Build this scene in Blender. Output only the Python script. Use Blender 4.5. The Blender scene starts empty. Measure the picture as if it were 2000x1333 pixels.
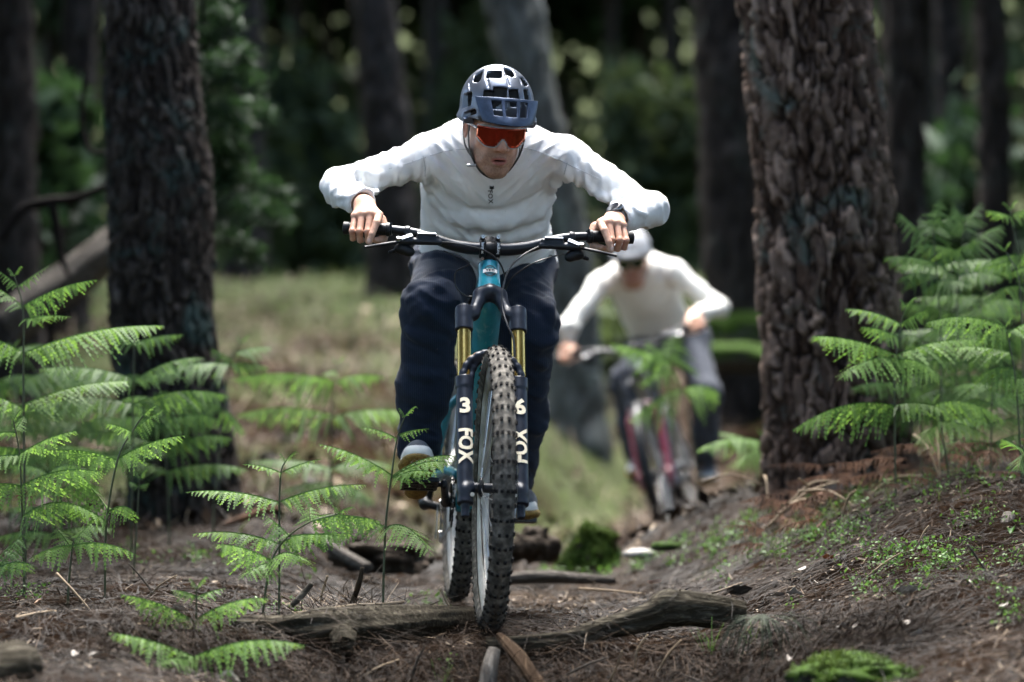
import bpy, math, random
import numpy as np
from mathutils import Vector, Matrix
from mathutils.bvhtree import BVHTree
rng = np.random.default_rng(7)
random.seed(7)
S = bpy.context.scene
COL = S.collection
R = math.radians

# ---------------------------------------------------------------- camera, sky, sun, exposure
CAM_H, FPX, HORIZON = 0.54, 5555.56, 836.0          # eye height, focal length in photo pixels, horizon row
cam = bpy.data.cameras.new('camera')
cam.lens, cam.sensor_width = 100.0, 36.0
cam.shift_y = (HORIZON - 666.5) / 2000.0
cam.clip_start, cam.clip_end = 0.1, 600.0
cam.dof.use_dof = True
cam.dof.focus_distance = 7.62
cam.dof.aperture_fstop = 1.75
camo = bpy.data.objects.new('camera', cam)
camo.location = (0, 0, CAM_H)
camo.rotation_euler = (R(90), 0, 0)
COL.objects.link(camo)
S.camera = camo

SUN_EL, SUN_AZ = 64.0, -6.0      # the sun stands high, a little behind the riders and to the right
world = bpy.data.worlds.new('World')
S.world = world
world.use_nodes = True
wn = world.node_tree.nodes
wn.clear()
sky = wn.new('ShaderNodeTexSky')
sky.sky_type = 'NISHITA'
sky.sun_disc = False
sky.sun_elevation = R(SUN_EL)
sky.sun_rotation = R(SUN_AZ)
bg = wn.new('ShaderNodeBackground')
bg.inputs['Strength'].default_value = 0.11
wo = wn.new('ShaderNodeOutputWorld')
world.node_tree.links.new(sky.outputs[0], bg.inputs[0])
world.node_tree.links.new(bg.outputs[0], wo.inputs[0])

sun = bpy.data.lights.new('sun', 'SUN')
sun.energy = 4.9
sun.angle = R(60)
sun.color = (1.0, 0.96, 0.90)
suno = bpy.data.objects.new('sun', sun)
_sd = Vector((math.sin(R(SUN_AZ)) * math.cos(R(SUN_EL)), math.cos(R(SUN_AZ)) * math.cos(R(SUN_EL)), math.sin(R(SUN_EL))))
suno.rotation_euler = _sd.to_track_quat('Z', 'Y').to_euler()
suno.location = (0, 0, 40)
COL.objects.link(suno)

S.view_settings.view_transform = 'Standard'
S.view_settings.look = 'None'
S.view_settings.gamma = 1.0
S.view_settings.exposure = 3.3
S.view_settings.use_curve_mapping = False
S.render.engine = 'CYCLES'
S.cycles.use_denoising = True
S.cycles.max_bounces = 6
S.cycles.diffuse_bounces = 3
S.cycles.glossy_bounces = 3
S.cycles.transmission_bounces = 4
S.cycles.transparent_max_bounces = 6
S.cycles.caustics_reflective = False
S.cycles.caustics_refractive = False


def at(px, py, d):
    """photo pixel + distance from the camera -> world point"""
    return Vector(((px - 1000.0) / FPX * d, d, CAM_H - (py - HORIZON) / FPX * d))


# ---------------------------------------------------------------- tagging and linking
def tag(o, label=None, cat=None, group=None, kind=None):
    if label: o['label'] = label
    if cat: o['category'] = cat
    if group: o['group'] = group
    if kind: o['kind'] = kind
    return o


ORD = 'first second third fourth fifth sixth seventh eighth ninth tenth eleventh twelfth thirteenth fourteenth fifteenth sixteenth'.split()


def rank(items, key=lambda q: q[0]):
    """place of each item counted from the left"""
    o = sorted(range(len(items)), key=lambda i: key(items[i]))
    return {i: ORD[n] for n, i in enumerate(o)}


def empty(name, loc=(0, 0, 0), label=None, cat=None, group=None):
    o = bpy.data.objects.new(name, None)
    o.empty_display_size = 0.1
    o.matrix_world = Matrix.Translation(Vector(loc))
    COL.objects.link(o)
    return tag(o, label, cat, group)


def np_mesh(name, V, F, mats=(), fm=None, smooth=True, cols=None):
    """V (n,3), F (m,3|4) arrays or list of arrays -> mesh data"""
    V = np.asarray(V, np.float32)
    Fs = F if isinstance(F, list) else [F]
    Fs = [np.asarray(f, np.int32) for f in Fs if len(f)]
    me = bpy.data.meshes.new(name)
    me.vertices.add(len(V))
    me.vertices.foreach_set('co', V.ravel())
    loops = np.concatenate([f.ravel() for f in Fs])
    sizes = np.concatenate([np.full(len(f), f.shape[1], np.int32) for f in Fs])
    starts = np.concatenate([[0], np.cumsum(sizes)[:-1]]).astype(np.int32)
    me.loops.add(len(loops))
    me.loops.foreach_set('vertex_index', loops)
    me.polygons.add(len(sizes))
    me.polygons.foreach_set('loop_start', starts)
    if fm is not None:
        me.polygons.foreach_set('material_index', np.asarray(fm, np.int32))
    me.polygons.foreach_set('use_smooth', np.full(len(sizes), smooth, bool))
    for m in mats: me.materials.append(m)
    if cols is not None:
        for an, c in cols.items():
            c = np.asarray(c, np.float32)
            if c.ndim == 1:
                a = me.attributes.new(an, 'FLOAT', 'POINT'); a.data.foreach_set('value', c)
            else:
                a = me.attributes.new(an, 'FLOAT_COLOR', 'POINT')
                if c.shape[1] == 3: c = np.hstack([c, np.ones((len(c), 1), np.float32)])
                a.data.foreach_set('color', c.ravel())
    me.update(calc_edges=True)
    me.validate()
    return me


def link(name, me, parent=None):
    o = bpy.data.objects.new(name, me)
    COL.objects.link(o)
    if parent is not None: o.parent = parent
    return o


class MB:
    """collects simple shapes into ONE mesh object"""
    def __init__(s):
        s.v, s.f, s.m, s.n = [], [], [], 0
        s.fs = []

    def add(s, V, F, mi=0):
        V = np.asarray(V, float)
        s.v.append(V)
        for f in F:
            s.f.append([i + s.n for i in f]); s.m.append(mi)
        s.n += len(V)
        return s

    def box(s, c, size, rot=None, mi=0, taper=1.0):
        x, y, z = [k / 2 for k in size]
        V = np.array([(-x, -y, -z), (x, -y, -z), (x, y, -z), (-x, y, -z),
                      (-x * taper, -y * taper, z), (x * taper, -y * taper, z), (x * taper, y * taper, z), (-x * taper, y * taper, z)])
        if rot is not None: V = V @ np.array(rot.to_3x3()).T
        return s.add(V + np.array(c), [(0, 3, 2, 1), (4, 5, 6, 7), (0, 1, 5, 4), (1, 2, 6, 5), (2, 3, 7, 6), (3, 0, 4, 7)], mi)

    def tube(s, pts, rad, n=8, mi=0, cap=True, flat=1.0, flat_dir=None):
        """swept tube through points; rad one value or one per point; flat squeezes along flat_dir"""
        pts = [Vector(p) for p in pts]
        m = len(pts)
        rad = [rad] * m if not hasattr(rad, '__len__') else list(rad)
        up = None
        V = []
        for i in range(m):
            t = (pts[min(i + 1, m - 1)] - pts[max(i - 1, 0)])
            t = t.normalized() if t.length > 1e-9 else Vector((0, 0, 1))
            if up is None:
                up = Vector(flat_dir) if flat_dir is not None else (Vector((0, 0, 1)) if abs(t.z) < .9 else Vector((0, 1, 0)))
            b = (up - t * up.dot(t))
            b = b.normalized() if b.length > 1e-6 else t.orthogonal().normalized()
            up = b if flat_dir is None else Vector(flat_dir)
            a = t.cross(b)
            for k in range(n):
                an = 2 * math.pi * k / n
                V.append(pts[i] + (a * math.cos(an) + b * math.sin(an) * flat) * rad[i])
        F = []
        for i in range(m - 1):
            for k in range(n):
                k2 = (k + 1) % n
                F.append((i * n + k, i * n + k2, (i + 1) * n + k2, (i + 1) * n + k))
        if cap:
            F.append(tuple(range(n))[::-1]); F.append(tuple((m - 1) * n + k for k in range(n)))
        return s.add([tuple(p) for p in V], F, mi)

    def ring(s, c, axis, R0, r, n=48, k=10, mi=0, squash=1.0):
        """torus; squash scales the section along the axis"""
        ax = Vector(axis).normalized(); u = ax.orthogonal().normalized(); w = ax.cross(u); c = Vector(c)
        V, F = [], []
        for i in range(n):
            an = 2 * math.pi * i / n
            e = u * math.cos(an) + w * math.sin(an)
            for j in range(k):
                bn = 2 * math.pi * j / k
                V.append(tuple(c + e * (R0 + r * math.cos(bn)) + ax * (r * squash * math.sin(bn))))
        for i in range(n):
            for j in range(k):
                F.append((i * k + j, ((i + 1) % n) * k + j, ((i + 1) % n) * k + (j + 1) % k, i * k + (j + 1) % k))
        return s.add(V, F, mi)

    def lathe(s, c, axis, prof, n=24, mi=0):
        """prof: list of (radius, along axis)"""
        ax = Vector(axis).normalized(); u = ax.orthogonal().normalized(); w = ax.cross(u); c = Vector(c)
        V, F = [], []
        for (r, h) in prof:
            for i in range(n):
                an = 2 * math.pi * i / n
                V.append(tuple(c + ax * h + (u * math.cos(an) + w * math.sin(an)) * max(r, 1e-5)))
        for j in range(len(prof) - 1):
            for i in range(n):
                i2 = (i + 1) % n
                F.append((j * n + i, j * n + i2, (j + 1) * n + i2, (j + 1) * n + i))
        F.append(tuple(range(n))[::-1]); F.append(tuple((len(prof) - 1) * n + i for i in range(n)))
        return s.add(V, F, mi)

    def build(s, name, mats, parent=None, smooth=True, local=None, bevel=0, cols=None):
        """local: matrix taking the collected coordinates into the parent's space"""
        V = np.concatenate(s.v) if s.v else np.zeros((0, 3))
        if local is not None:
            M = np.array(local); V = V @ M[:3, :3].T + M[:3, 3]
        me = bpy.data.meshes.new(name)
        me.from_pydata([tuple(p) for p in V], [], s.f)
        mats = mats if isinstance(mats, (list, tuple)) else [mats]
        for m in mats: me.materials.append(m)
        me.polygons.foreach_set('material_index', np.array(s.m, np.int32))
        me.polygons.foreach_set('use_smooth', np.full(len(s.f), smooth, bool))
        if smooth:
            try: me.set_sharp_from_angle(angle=R(42))
            except Exception: pass
        me.update()
        o = link(name, me, parent)
        if bevel:
            b = o.modifiers.new('bevel', 'BEVEL'); b.width = bevel; b.segments = 2; b.limit_method = 'ANGLE'
        return o


def spline(pts, n=6):
    """Catmull-Rom through the points"""
    P = [Vector(p) for p in pts]
    out = []
    for i in range(len(P) - 1):
        p0, p1, p2, p3 = P[max(i - 1, 0)], P[i], P[i + 1], P[min(i + 2, len(P) - 1)]
        for k in range(n):
            t = k / n
            out.append(0.5 * ((2 * p1) + (p2 - p0) * t + (2 * p0 - 5 * p1 + 4 * p2 - p3) * t * t + (3 * p1 - p0 - 3 * p2 + p3) * t ** 3))
    out.append(P[-1])
    return out


# ---------------------------------------------------------------- numpy noise
def _hash(ix, iy, iz, seed):
    h = (ix.astype(np.int64) * 374761393 + iy.astype(np.int64) * 668265263 + iz.astype(np.int64) * 2147483647 + seed * 1274126177) & 0xFFFFFFFF
    h = ((h ^ (h >> 13)) * 1274126177) & 0xFFFFFFFF
    h = ((h ^ (h >> 16)) * 2246822519) & 0xFFFFFFFF
    return ((h ^ (h >> 15)) & 0xFFFFFF) / float(0xFFFFFF)


def vnoise(x, y, z=None, seed=0):
    x = np.asarray(x, float); y = np.asarray(y, float)
    z = np.zeros_like(x) if z is None else np.asarray(z, float)
    ix, iy, iz = np.floor(x), np.floor(y), np.floor(z)
    fx, fy, fz = x - ix, y - iy, z - iz
    fx, fy, fz = [f * f * (3 - 2 * f) for f in (fx, fy, fz)]
    r = 0
    for a in (0, 1):
        for b in (0, 1):
            for c in (0, 1):
                w = (fx if a else 1 - fx) * (fy if b else 1 - fy) * (fz if c else 1 - fz)
                r = r + w * _hash(ix + a, iy + b, iz + c, seed)
    return r * 2 - 1


def fbm(x, y, z=None, oct=4, seed=0):
    r, a, f = 0, 0.5, 1.0
    for i in range(oct):
        r = r + a * vnoise(np.asarray(x) * f, np.asarray(y) * f, None if z is None else np.asarray(z) * f, seed + i * 17)
        a *= .5; f *= 2.03
    return r


def sstep(a, b, x):
    t = np.clip((np.asarray(x, float) - a) / (b - a), 0, 1)
    return t * t * (3 - 2 * t)


# ---------------------------------------------------------------- smooth solid modelling on a grid (bodies, clothes, helmet, frame)
class Solid:
    """union of rounded shapes, blended; meshed by surface nets"""
    def __init__(s): s.p = []

    def cone(s, a, b, ra, rb=None, k=.02, flat=False, squash=None, op='u'):
        s.p.append(('c', np.array(a, float), np.array(b, float), ra, ra if rb is None else rb, k, flat, squash, op)); return s

    def chain(s, pts, rads, k=.02, op='u', squash=None):
        for i in range(len(pts) - 1):
            s.cone(pts[i], pts[i + 1], rads[i], rads[i + 1], k, False, squash, op)
        return s

    def ell(s, c, r, rot=None, k=.02, op='u'):
        s.p.append(('e', np.array(c, float), np.array(r, float), np.eye(3) if rot is None else np.array(rot, float), k, op)); return s

    def box(s, c, h, rot=None, rnd=.004, k=.004, op='u'):
        s.p.append(('b', np.array(c, float), np.array(h, float), np.eye(3) if rot is None else np.array(rot, float), rnd, k, op)); return s

    def bounds(s):
        lo, hi = np.full(3, 1e9), np.full(3, -1e9)
        for p in s.p:
            if p[-1] != 'u': continue
            a, b = s._aabb(p)
            lo, hi = np.minimum(lo, a), np.maximum(hi, b)
        return lo, hi

    def _aabb(s, p):
        if p[0] == 'c':
            m = max(p[3], p[4]) * (1.0 if p[7] is None else max(1.0, 1.0 / p[7][1]))
            return np.minimum(p[1], p[2]) - m, np.maximum(p[1], p[2]) + m
        if p[0] == 'e':
            e = np.abs(p[3]) @ p[2]
            return p[1] - e, p[1] + e
        e = np.abs(p[3]) @ (p[2] + p[4])
        return p[1] - e, p[1] + e

    def grid(s, res, pad=.012):
        lo, hi = s.bounds()
        lo = lo - pad - 2 * res; hi = hi + pad + 2 * res
        n = np.ceil((hi - lo) / res).astype(int) + 1
        s.lo, s.res, s.n = lo, res, n
        s.D = np.full(n, .2, np.float32)
        for p in s.p: s._apply(p)
        return s

    def _apply(s, p):
        a, b = s._aabb(p)
        k = p[5] if p[0] == 'c' else (p[4] if p[0] == 'e' else p[5])
        m = k + 4 * s.res
        i0 = np.clip(np.floor((a - m - s.lo) / s.res).astype(int), 0, s.n - 1)
        i1 = np.clip(np.ceil((b + m - s.lo) / s.res).astype(int) + 1, 1, s.n)
        if np.any(i1 <= i0): return
        sl = tuple(slice(i0[j], i1[j]) for j in range(3))
        X = [(s.lo[j] + s.res * np.arange(i0[j], i1[j])).astype(np.float32) for j in range(3)]
        P = np.stack(np.meshgrid(*X, indexing='ij'), -1)
        d = s._dist(p, P).astype(np.float32)
        D = s.D[sl]
        op = p[-1]
        if op == 'u':
            h = np.clip(.5 + .5 * (D - d) / max(k, 1e-5), 0, 1)
            s.D[sl] = D * (1 - h) + d * h - k * h * (1 - h)
        elif op == 's':
            h = np.clip(.5 - .5 * (D + d) / max(k, 1e-5), 0, 1)
            s.D[sl] = D * (1 - h) - d * h + k * h * (1 - h)

    def _dist(s, p, P):
        if p[0] == 'c':
            _, a, b, ra, rb, k, flat, sq, op = p
            q = P - a.astype(np.float32)
            if sq is not None:
                ax = np.array(sq[0], np.float32)
                q = q + (q @ ax)[..., None] * ax * (sq[1] - 1)
                ab = (b - a) + np.dot(b - a, ax) * ax * (sq[1] - 1)
            else:
                ab = b - a
            ab = ab.astype(np.float32)
            L2 = max(float(ab @ ab), 1e-9)
            t0 = (q @ ab) / L2
            t = np.clip(t0, 0, 1)
            d = np.linalg.norm(q - t[..., None] * ab, axis=-1) - (ra + (rb - ra) * t)
            if flat:
                L = math.sqrt(L2)
                d = np.maximum(np.linalg.norm(q - t0[..., None] * ab, axis=-1) - (ra + (rb - ra) * t), np.maximum(-t0 * L, (t0 - 1) * L))
            return d
        if p[0] == 'e':
            q = (P - p[1].astype(np.float32)) @ p[3].astype(np.float32)
            r = p[2].astype(np.float32)
            k0 = np.linalg.norm(q / r, axis=-1)
            k1 = np.linalg.norm(q / (r * r), axis=-1)
            return np.where(k0 < 1e-4, -r.min(), k0 * (k0 - 1) / np.maximum(k1, 1e-6))
        q = np.abs((P - p[1].astype(np.float32)) @ p[3].astype(np.float32)) - p[2].astype(np.float32)
        return np.linalg.norm(np.maximum(q, 0), axis=-1) + np.minimum(q.max(-1), 0) - p[4]

    def sample(s, p):
        i = np.clip(np.round((np.asarray(p) - s.lo) / s.res).astype(int), 0, s.n - 1)
        return s.D[i[..., 0], i[..., 1], i[..., 2]]

    def seen(s, px, py, d0, d1):
        """first surface point along the sight line through a photo pixel"""
        ds = np.arange(d0, d1, s.res * .5)
        pts = np.stack([(px - 1000.0) / FPX * ds, ds, CAM_H - (py - HORIZON) / FPX * ds], -1)
        v = s.sample(pts)
        i = np.argmax(v < 0)
        return None if v[i] >= 0 else Vector(pts[i])

    def fold(s, pix, d0, d1, r=.012, sink=.006, k=.02, op='u'):
        """a cloth fold laid along the surface under a row of photo pixels"""
        pts = [s.seen(x, y, d0, d1) for x, y in pix]
        pts = [p for p in pts if p is not None]
        if len(pts) < 2: return
        pts = spline(pts, 3)
        n = len(pts)
        off = Vector((0, sink if op == 'u' else -sink, 0))
        for i in range(n - 1):
            e0 = math.sin(math.pi * (i + .3) / (n + .2)) ** .5; e1 = math.sin(math.pi * (i + 1.3) / (n + .4)) ** .5
            q = ('c', np.array(pts[i] + off), np.array(pts[i + 1] + off), r * e0, r * e1, k, False, None, op)
            s._apply(q)

    def mesh(s):
        D, res = s.D, s.res
        ins = D < 0
        nx, ny, nz = D.shape
        cnt = np.zeros((nx - 1, ny - 1, nz - 1), np.int8)
        off = [(a, b, c) for a in (0, 1) for b in (0, 1) for c in (0, 1)]
        for a, b, c in off: cnt += ins[a:nx - 1 + a, b:ny - 1 + b, c:nz - 1 + c]
        act = (cnt > 0) & (cnt < 8)
        I = np.argwhere(act)
        idx = np.full(act.shape, -1, np.int32)
        idx[act] = np.arange(len(I))
        acc = np.zeros((len(I), 3)); num = np.zeros(len(I))
        for o in off:
            for ax in range(3):
                if o[ax]: continue
                o2 = list(o); o2[ax] = 1
                d0 = D[I[:, 0] + o[0], I[:, 1] + o[1], I[:, 2] + o[2]]
                d1 = D[I[:, 0] + o2[0], I[:, 1] + o2[1], I[:, 2] + o2[2]]
                m = (d0 < 0) != (d1 < 0)
                t = np.where(m, d0 / np.where(m, d0 - d1, 1), 0)
                pt = np.tile(np.array(o, float), (len(I), 1)); pt[:, ax] = t
                acc += pt * m[:, None]; num += m
        V = s.lo + res * (I + acc / num[:, None])
        F = []
        for ax in range(3):
            u, w = (ax + 1) % 3, (ax + 2) % 3
            a = [slice(None)] * 3; b = [slice(None)] * 3
            a[ax] = slice(0, -1); b[ax] = slice(1, None)
            ch = ins[tuple(a)] != ins[tuple(b)]
            E = np.argwhere(ch)
            E = E[(E[:, u] > 0) & (E[:, w] > 0) & (E[:, u] < D.shape[u] - 1) & (E[:, w] < D.shape[w] - 1)]
            sgn = ins[tuple(a)][E[:, 0], E[:, 1], E[:, 2]]
            def cell(du, dw):
                c = E.copy(); c[:, u] += du; c[:, w] += dw
                return idx[c[:, 0], c[:, 1], c[:, 2]]
            q = np.stack([cell(-1, -1), cell(0, -1), cell(0, 0), cell(-1, 0)], 1)
            q[~sgn] = q[~sgn][:, ::-1]
            F.append(q)
        F = np.concatenate(F)
        F = F[(F >= 0).all(1)]
        return V, F


def smooth_verts(V, F, it=1, w=.5):
    n = len(V)
    for _ in range(it):
        acc = np.zeros_like(V); c = np.zeros(n)
        for i in range(4):
            a, b = F[:, i], F[:, (i + 1) % 4]
            np.add.at(acc, a, V[b]); np.add.at(c, a, 1)
            np.add.at(acc, b, V[a]); np.add.at(c, b, 1)
        V = V * (1 - w) + w * acc / np.maximum(c, 1)[:, None]
    return V


def vnormals(V, F):
    N = np.cross(V[F[:, 2]] - V[F[:, 0]], V[F[:, 3]] - V[F[:, 1]])
    acc = np.zeros_like(V)
    for i in range(4): np.add.at(acc, F[:, i], N)
    return acc / np.maximum(np.linalg.norm(acc, axis=1), 1e-12)[:, None]


# ---------------------------------------------------------------- materials
class NT:
    def __init__(s, name):
        s.m = bpy.data.materials.new(name); s.m.use_nodes = True
        s.t = s.m.node_tree; s.b = s.t.nodes['Principled BSDF']; s.o = s.t.nodes['Material Output']

    def n(s, t, **kw):
        x = s.t.nodes.new(t)
        for k, v in kw.items():
            if hasattr(x, k) and k not in x.inputs: setattr(x, k, v)
            else: x.inputs[k].default_value = v
        return x

    def l(s, a, b): s.t.links.new(a, b)

    def coord(s, scale=(1, 1, 1), kind='Object'):
        c = s.n('ShaderNodeTexCoord'); mp = s.n('ShaderNodeMapping')
        mp.inputs['Scale'].default_value = scale
        s.l(c.outputs[kind], mp.inputs['Vector'])
        return mp.outputs[0]

    def noise(s, vec, scale, detail=5, rough=.55, dist=0):
        x = s.n('ShaderNodeTexNoise'); s.l(vec, x.inputs['Vector'])
        x.inputs['Scale'].default_value = scale; x.inputs['Detail'].default_value = detail
        x.inputs['Roughness'].default_value = rough; x.inputs['Distortion'].default_value = dist
        return x.outputs[0]

    def ramp(s, fac, stops):
        x = s.n('ShaderNodeValToRGB'); s.l(fac, x.inputs[0])
        e = x.color_ramp.elements
        while len(e) < len(stops): e.new(.5)
        for i, (p, c) in enumerate(stops):
            e[i].position = p; e[i].color = tuple(c) + (1,) if len(c) == 3 else c
        return x.outputs[0]

    def mix(s, fac, a, b, mode='MIX'):
        x = s.n('ShaderNodeMix'); x.data_type = 'RGBA'; x.blend_type = mode
        for sock, v in ((x.inputs['Factor'], fac), (x.inputs[6], a), (x.inputs[7], b)):
            if hasattr(v, 'is_linked') or hasattr(v, 'links'): s.l(v, sock)
            elif isinstance(v, (int, float)): sock.default_value = v
            else: sock.default_value = tuple(v) + (1,) if len(v) == 3 else v
        return x.outputs[2]

    def attr(s, name, out='Color'):
        x = s.n('ShaderNodeAttribute'); x.attribute_name = name
        return x.outputs[out]

    def bump(s, h, strength=.5, dist=.01, nrm=None):
        x = s.n('ShaderNodeBump'); s.l(h, x.inputs['Height'])
        x.inputs['Strength'].default_value = strength; x.inputs['Distance'].default_value = dist
        if nrm is not None: s.l(nrm, x.inputs['Normal'])
        return x.outputs[0]

    def done(s, col=None, rough=None, normal=None, metal=None, **kw):
        for k, v in (('Base Color', col), ('Roughness', rough), ('Normal', normal), ('Metallic', metal)):
            if v is None: continue
            if hasattr(v, 'links'): s.l(v, s.b.inputs[k])
            elif isinstance(v, (int, float)): s.b.inputs[k].default_value = v
            else: s.b.inputs[k].default_value = tuple(v) + (1,)
        for k, v in kw.items(): s.b.inputs[k].default_value = v
        return s.m


def plain(name, col, rough=.5, metal=0.0, var=.25, scale=40, bump=.0, **kw):
    """a painted or moulded surface with a little uneven wear"""
    t = NT(name); v = t.coord()
    nz = t.noise(v, scale, 4)
    c = t.ramp(nz, [(.3, [k * (1 - var) for k in col]), (.7, [min(1, k * (1 + var)) for k in col])])
    rg = t.n('ShaderNodeMapRange'); t.l(nz, rg.inputs[0])
    rg.inputs[3].default_value = max(0, rough - .1); rg.inputs[4].default_value = min(1, rough + .1)
    nm = t.bump(nz, bump, .004) if bump else None
    return t.done(c, rg.outputs[0], nm, metal, **kw)
# ================================================================= materials of the wood
def foliage_mat(name, dark, light, trans=.35, rough=.5, spec=.3):
    t = NT(name)
    a = t.attr('shade', 'Fac')
    c = t.ramp(a, [(0, dark), (1, light)])
    t.done(c, rough, **{'Specular IOR Level': spec})
    tr = t.n('ShaderNodeBsdfTranslucent')
    c2 = t.mix(1.0, c, (1.15, 1.2, .72), 'MULTIPLY')
    t.l(c2, tr.inputs[0])
    mx = t.n('ShaderNodeMixShader'); mx.inputs[0].default_value = trans
    t.l(t.b.outputs[0], mx.inputs[1]); t.l(tr.outputs[0], mx.inputs[2]); t.l(mx.outputs[0], t.o.inputs[0])
    return t.m


M_far = foliage_mat('far_foliage', (.022, .034, .018), (.044, .060, .032), .12, .7, .1)
M_shrub = foliage_mat('shrub_foliage', (.028, .040, .020), (.066, .088, .045), .35, .7, .1)
M_pineleaf = foliage_mat('pine_foliage', (.008, .021, .010), (.032, .062, .032), .3, .6, .15)
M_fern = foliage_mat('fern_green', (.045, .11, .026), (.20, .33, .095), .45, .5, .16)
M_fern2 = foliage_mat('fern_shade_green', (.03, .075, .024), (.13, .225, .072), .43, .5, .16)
M_fernstem = plain('fern_stem', (.05, .06, .022), .45)
M_grass = foliage_mat('grass_green', (.042, .066, .024), (.14, .19, .08), .35, .6, .1)
M_herb = foliage_mat('herb_green', (.04, .11, .02), (.13, .24, .06), .35)


def bark_mat(name, a, b, crack, lichen=(.16, .22, .19), lich=.25):
    t = NT(name)
    v = t.coord()
    cell = t.attr('cell', 'Fac'); ck = t.attr('plate', 'Fac')
    base = t.ramp(cell, [(0.1, a), (.5, [x * .7 + y * .3 for x, y in zip(a, b)]), (.72, [x * .45 + y * .55 for x, y in zip(a, b)]), (.95, b)])
    n1 = t.noise(v, 38, 6, .65)
    base = t.mix(n1, t.mix(1, base, (.55, .55, .55), 'MULTIPLY'), t.mix(1, base, (1.4, 1.38, 1.34), 'MULTIPLY'))
    n2 = t.noise(v, 4.5, 5, .7, 1.0)
    lm = t.ramp(n2, [(.60 - lich * .2, (0, 0, 0)), (.72 - lich * .2, (1, 1, 1))])
    base = t.mix(t.mix(1, lm, (.7, .7, .7), 'MULTIPLY'), base, lichen)
    col = t.mix(ck, crack, base)
    return t.done(col, .85, t.bump(n1, .6, .006), **{'Specular IOR Level': .06})


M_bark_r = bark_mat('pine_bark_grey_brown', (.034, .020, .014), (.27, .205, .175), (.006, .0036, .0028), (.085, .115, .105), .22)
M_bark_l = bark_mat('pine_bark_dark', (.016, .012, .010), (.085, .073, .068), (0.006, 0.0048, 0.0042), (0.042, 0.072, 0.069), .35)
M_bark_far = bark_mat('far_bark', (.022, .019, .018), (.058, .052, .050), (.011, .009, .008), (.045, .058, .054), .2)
M_bark_pale = bark_mat('pale_bark', (0.0675, 0.075, 0.075), (0.1575, 0.1725, 0.1725), (0.0525, 0.0525, 0.04875), (0.15, 0.1875, 0.165), .4)


def wood_mat(name, a, b, moss=0.0, stretch=(2, 30, 30), kind='Generated'):
    t = NT(name); v = t.coord()
    vs = t.coord(stretch)
    n = t.noise(vs, 3.0, 8, .65, .6)
    c = t.ramp(n, [(.25, [k * .5 for k in a]), (.5, a), (.75, b)])
    if moss:
        g = t.n('ShaderNodeNewGeometry'); sx = t.n('ShaderNodeSeparateXYZ'); t.l(g.outputs['Normal'], sx.inputs[0])
        n3 = t.noise(v, 14, 6, .7)
        ad = t.n('ShaderNodeMath', operation='MULTIPLY_ADD'); t.l(n3, ad.inputs[0]); ad.inputs[1].default_value = 2.2; t.l(sx.outputs[2], ad.inputs[2])
        mk = t.ramp(ad.outputs[0], [(1.25 - moss * .8, (0, 0, 0)), (1.45 - moss * .8, (1, 1, 1))])
        mk.node.color_ramp.elements[0].position = max(0, min(1, 1.05 - moss * .8)); mk.node.color_ramp.elements[1].position = max(0, min(1, 1.25 - moss * .8))
        mc = t.ramp(t.noise(v, 60, 4), [(.3, (.008, .018, .003)), (.7, (.045, .085, .012))])
        c = t.mix(mk, c, mc)
    return t.done(c, .85, t.bump(n, .8, .008), **{'Specular IOR Level': .08})


M_log = wood_mat('weathered_log', (.032, .027, .019), (.15, .132, .098), 0, (2, 40, 40))
M_logpale = wood_mat('pale_stub_wood', (.13, .115, .10), (.33, .30, .26), 0, (20, 20, 4))
M_logdark = wood_mat('dark_root_wood', (.028, .021, .015), (.11, .085, .065), .0, (8.4, 8.4, 1.8))
M_barkslab = wood_mat('bark_slab', (.045, .028, .017), (.19, .13, .08), 0, (18, 6, 6))
M_stick = wood_mat('grey_stick', (0.064, 0.056, 0.048), (0.184, 0.164, 0.144), 0, (4.8, 24, 24))
M_twig = plain('dry_twig', (.22, .16, .10), .8, var=.4, scale=20)
M_twigd = plain('brown_dead_fern', (.11, .050, .024), .85, var=.5, scale=20)
M_stonemoss = wood_mat('mossy_stone', (.045, .042, .037), (.13, .125, .115), .22, (6, 6, 6))
M_stumpmoss = wood_mat('mossy_stump', (.05, .038, .028), (.19, .155, .125), .25, (6, 6, 20))
M_stone = wood_mat('grey_stone', (0.072, 0.069, 0.063), (0.162, 0.156, 0.144), .15, (3, 3, 3))
M_palestone = wood_mat('pale_stone', (.40, .38, .35), (.62, .60, .57), 0, (6, 6, 6))


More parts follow.
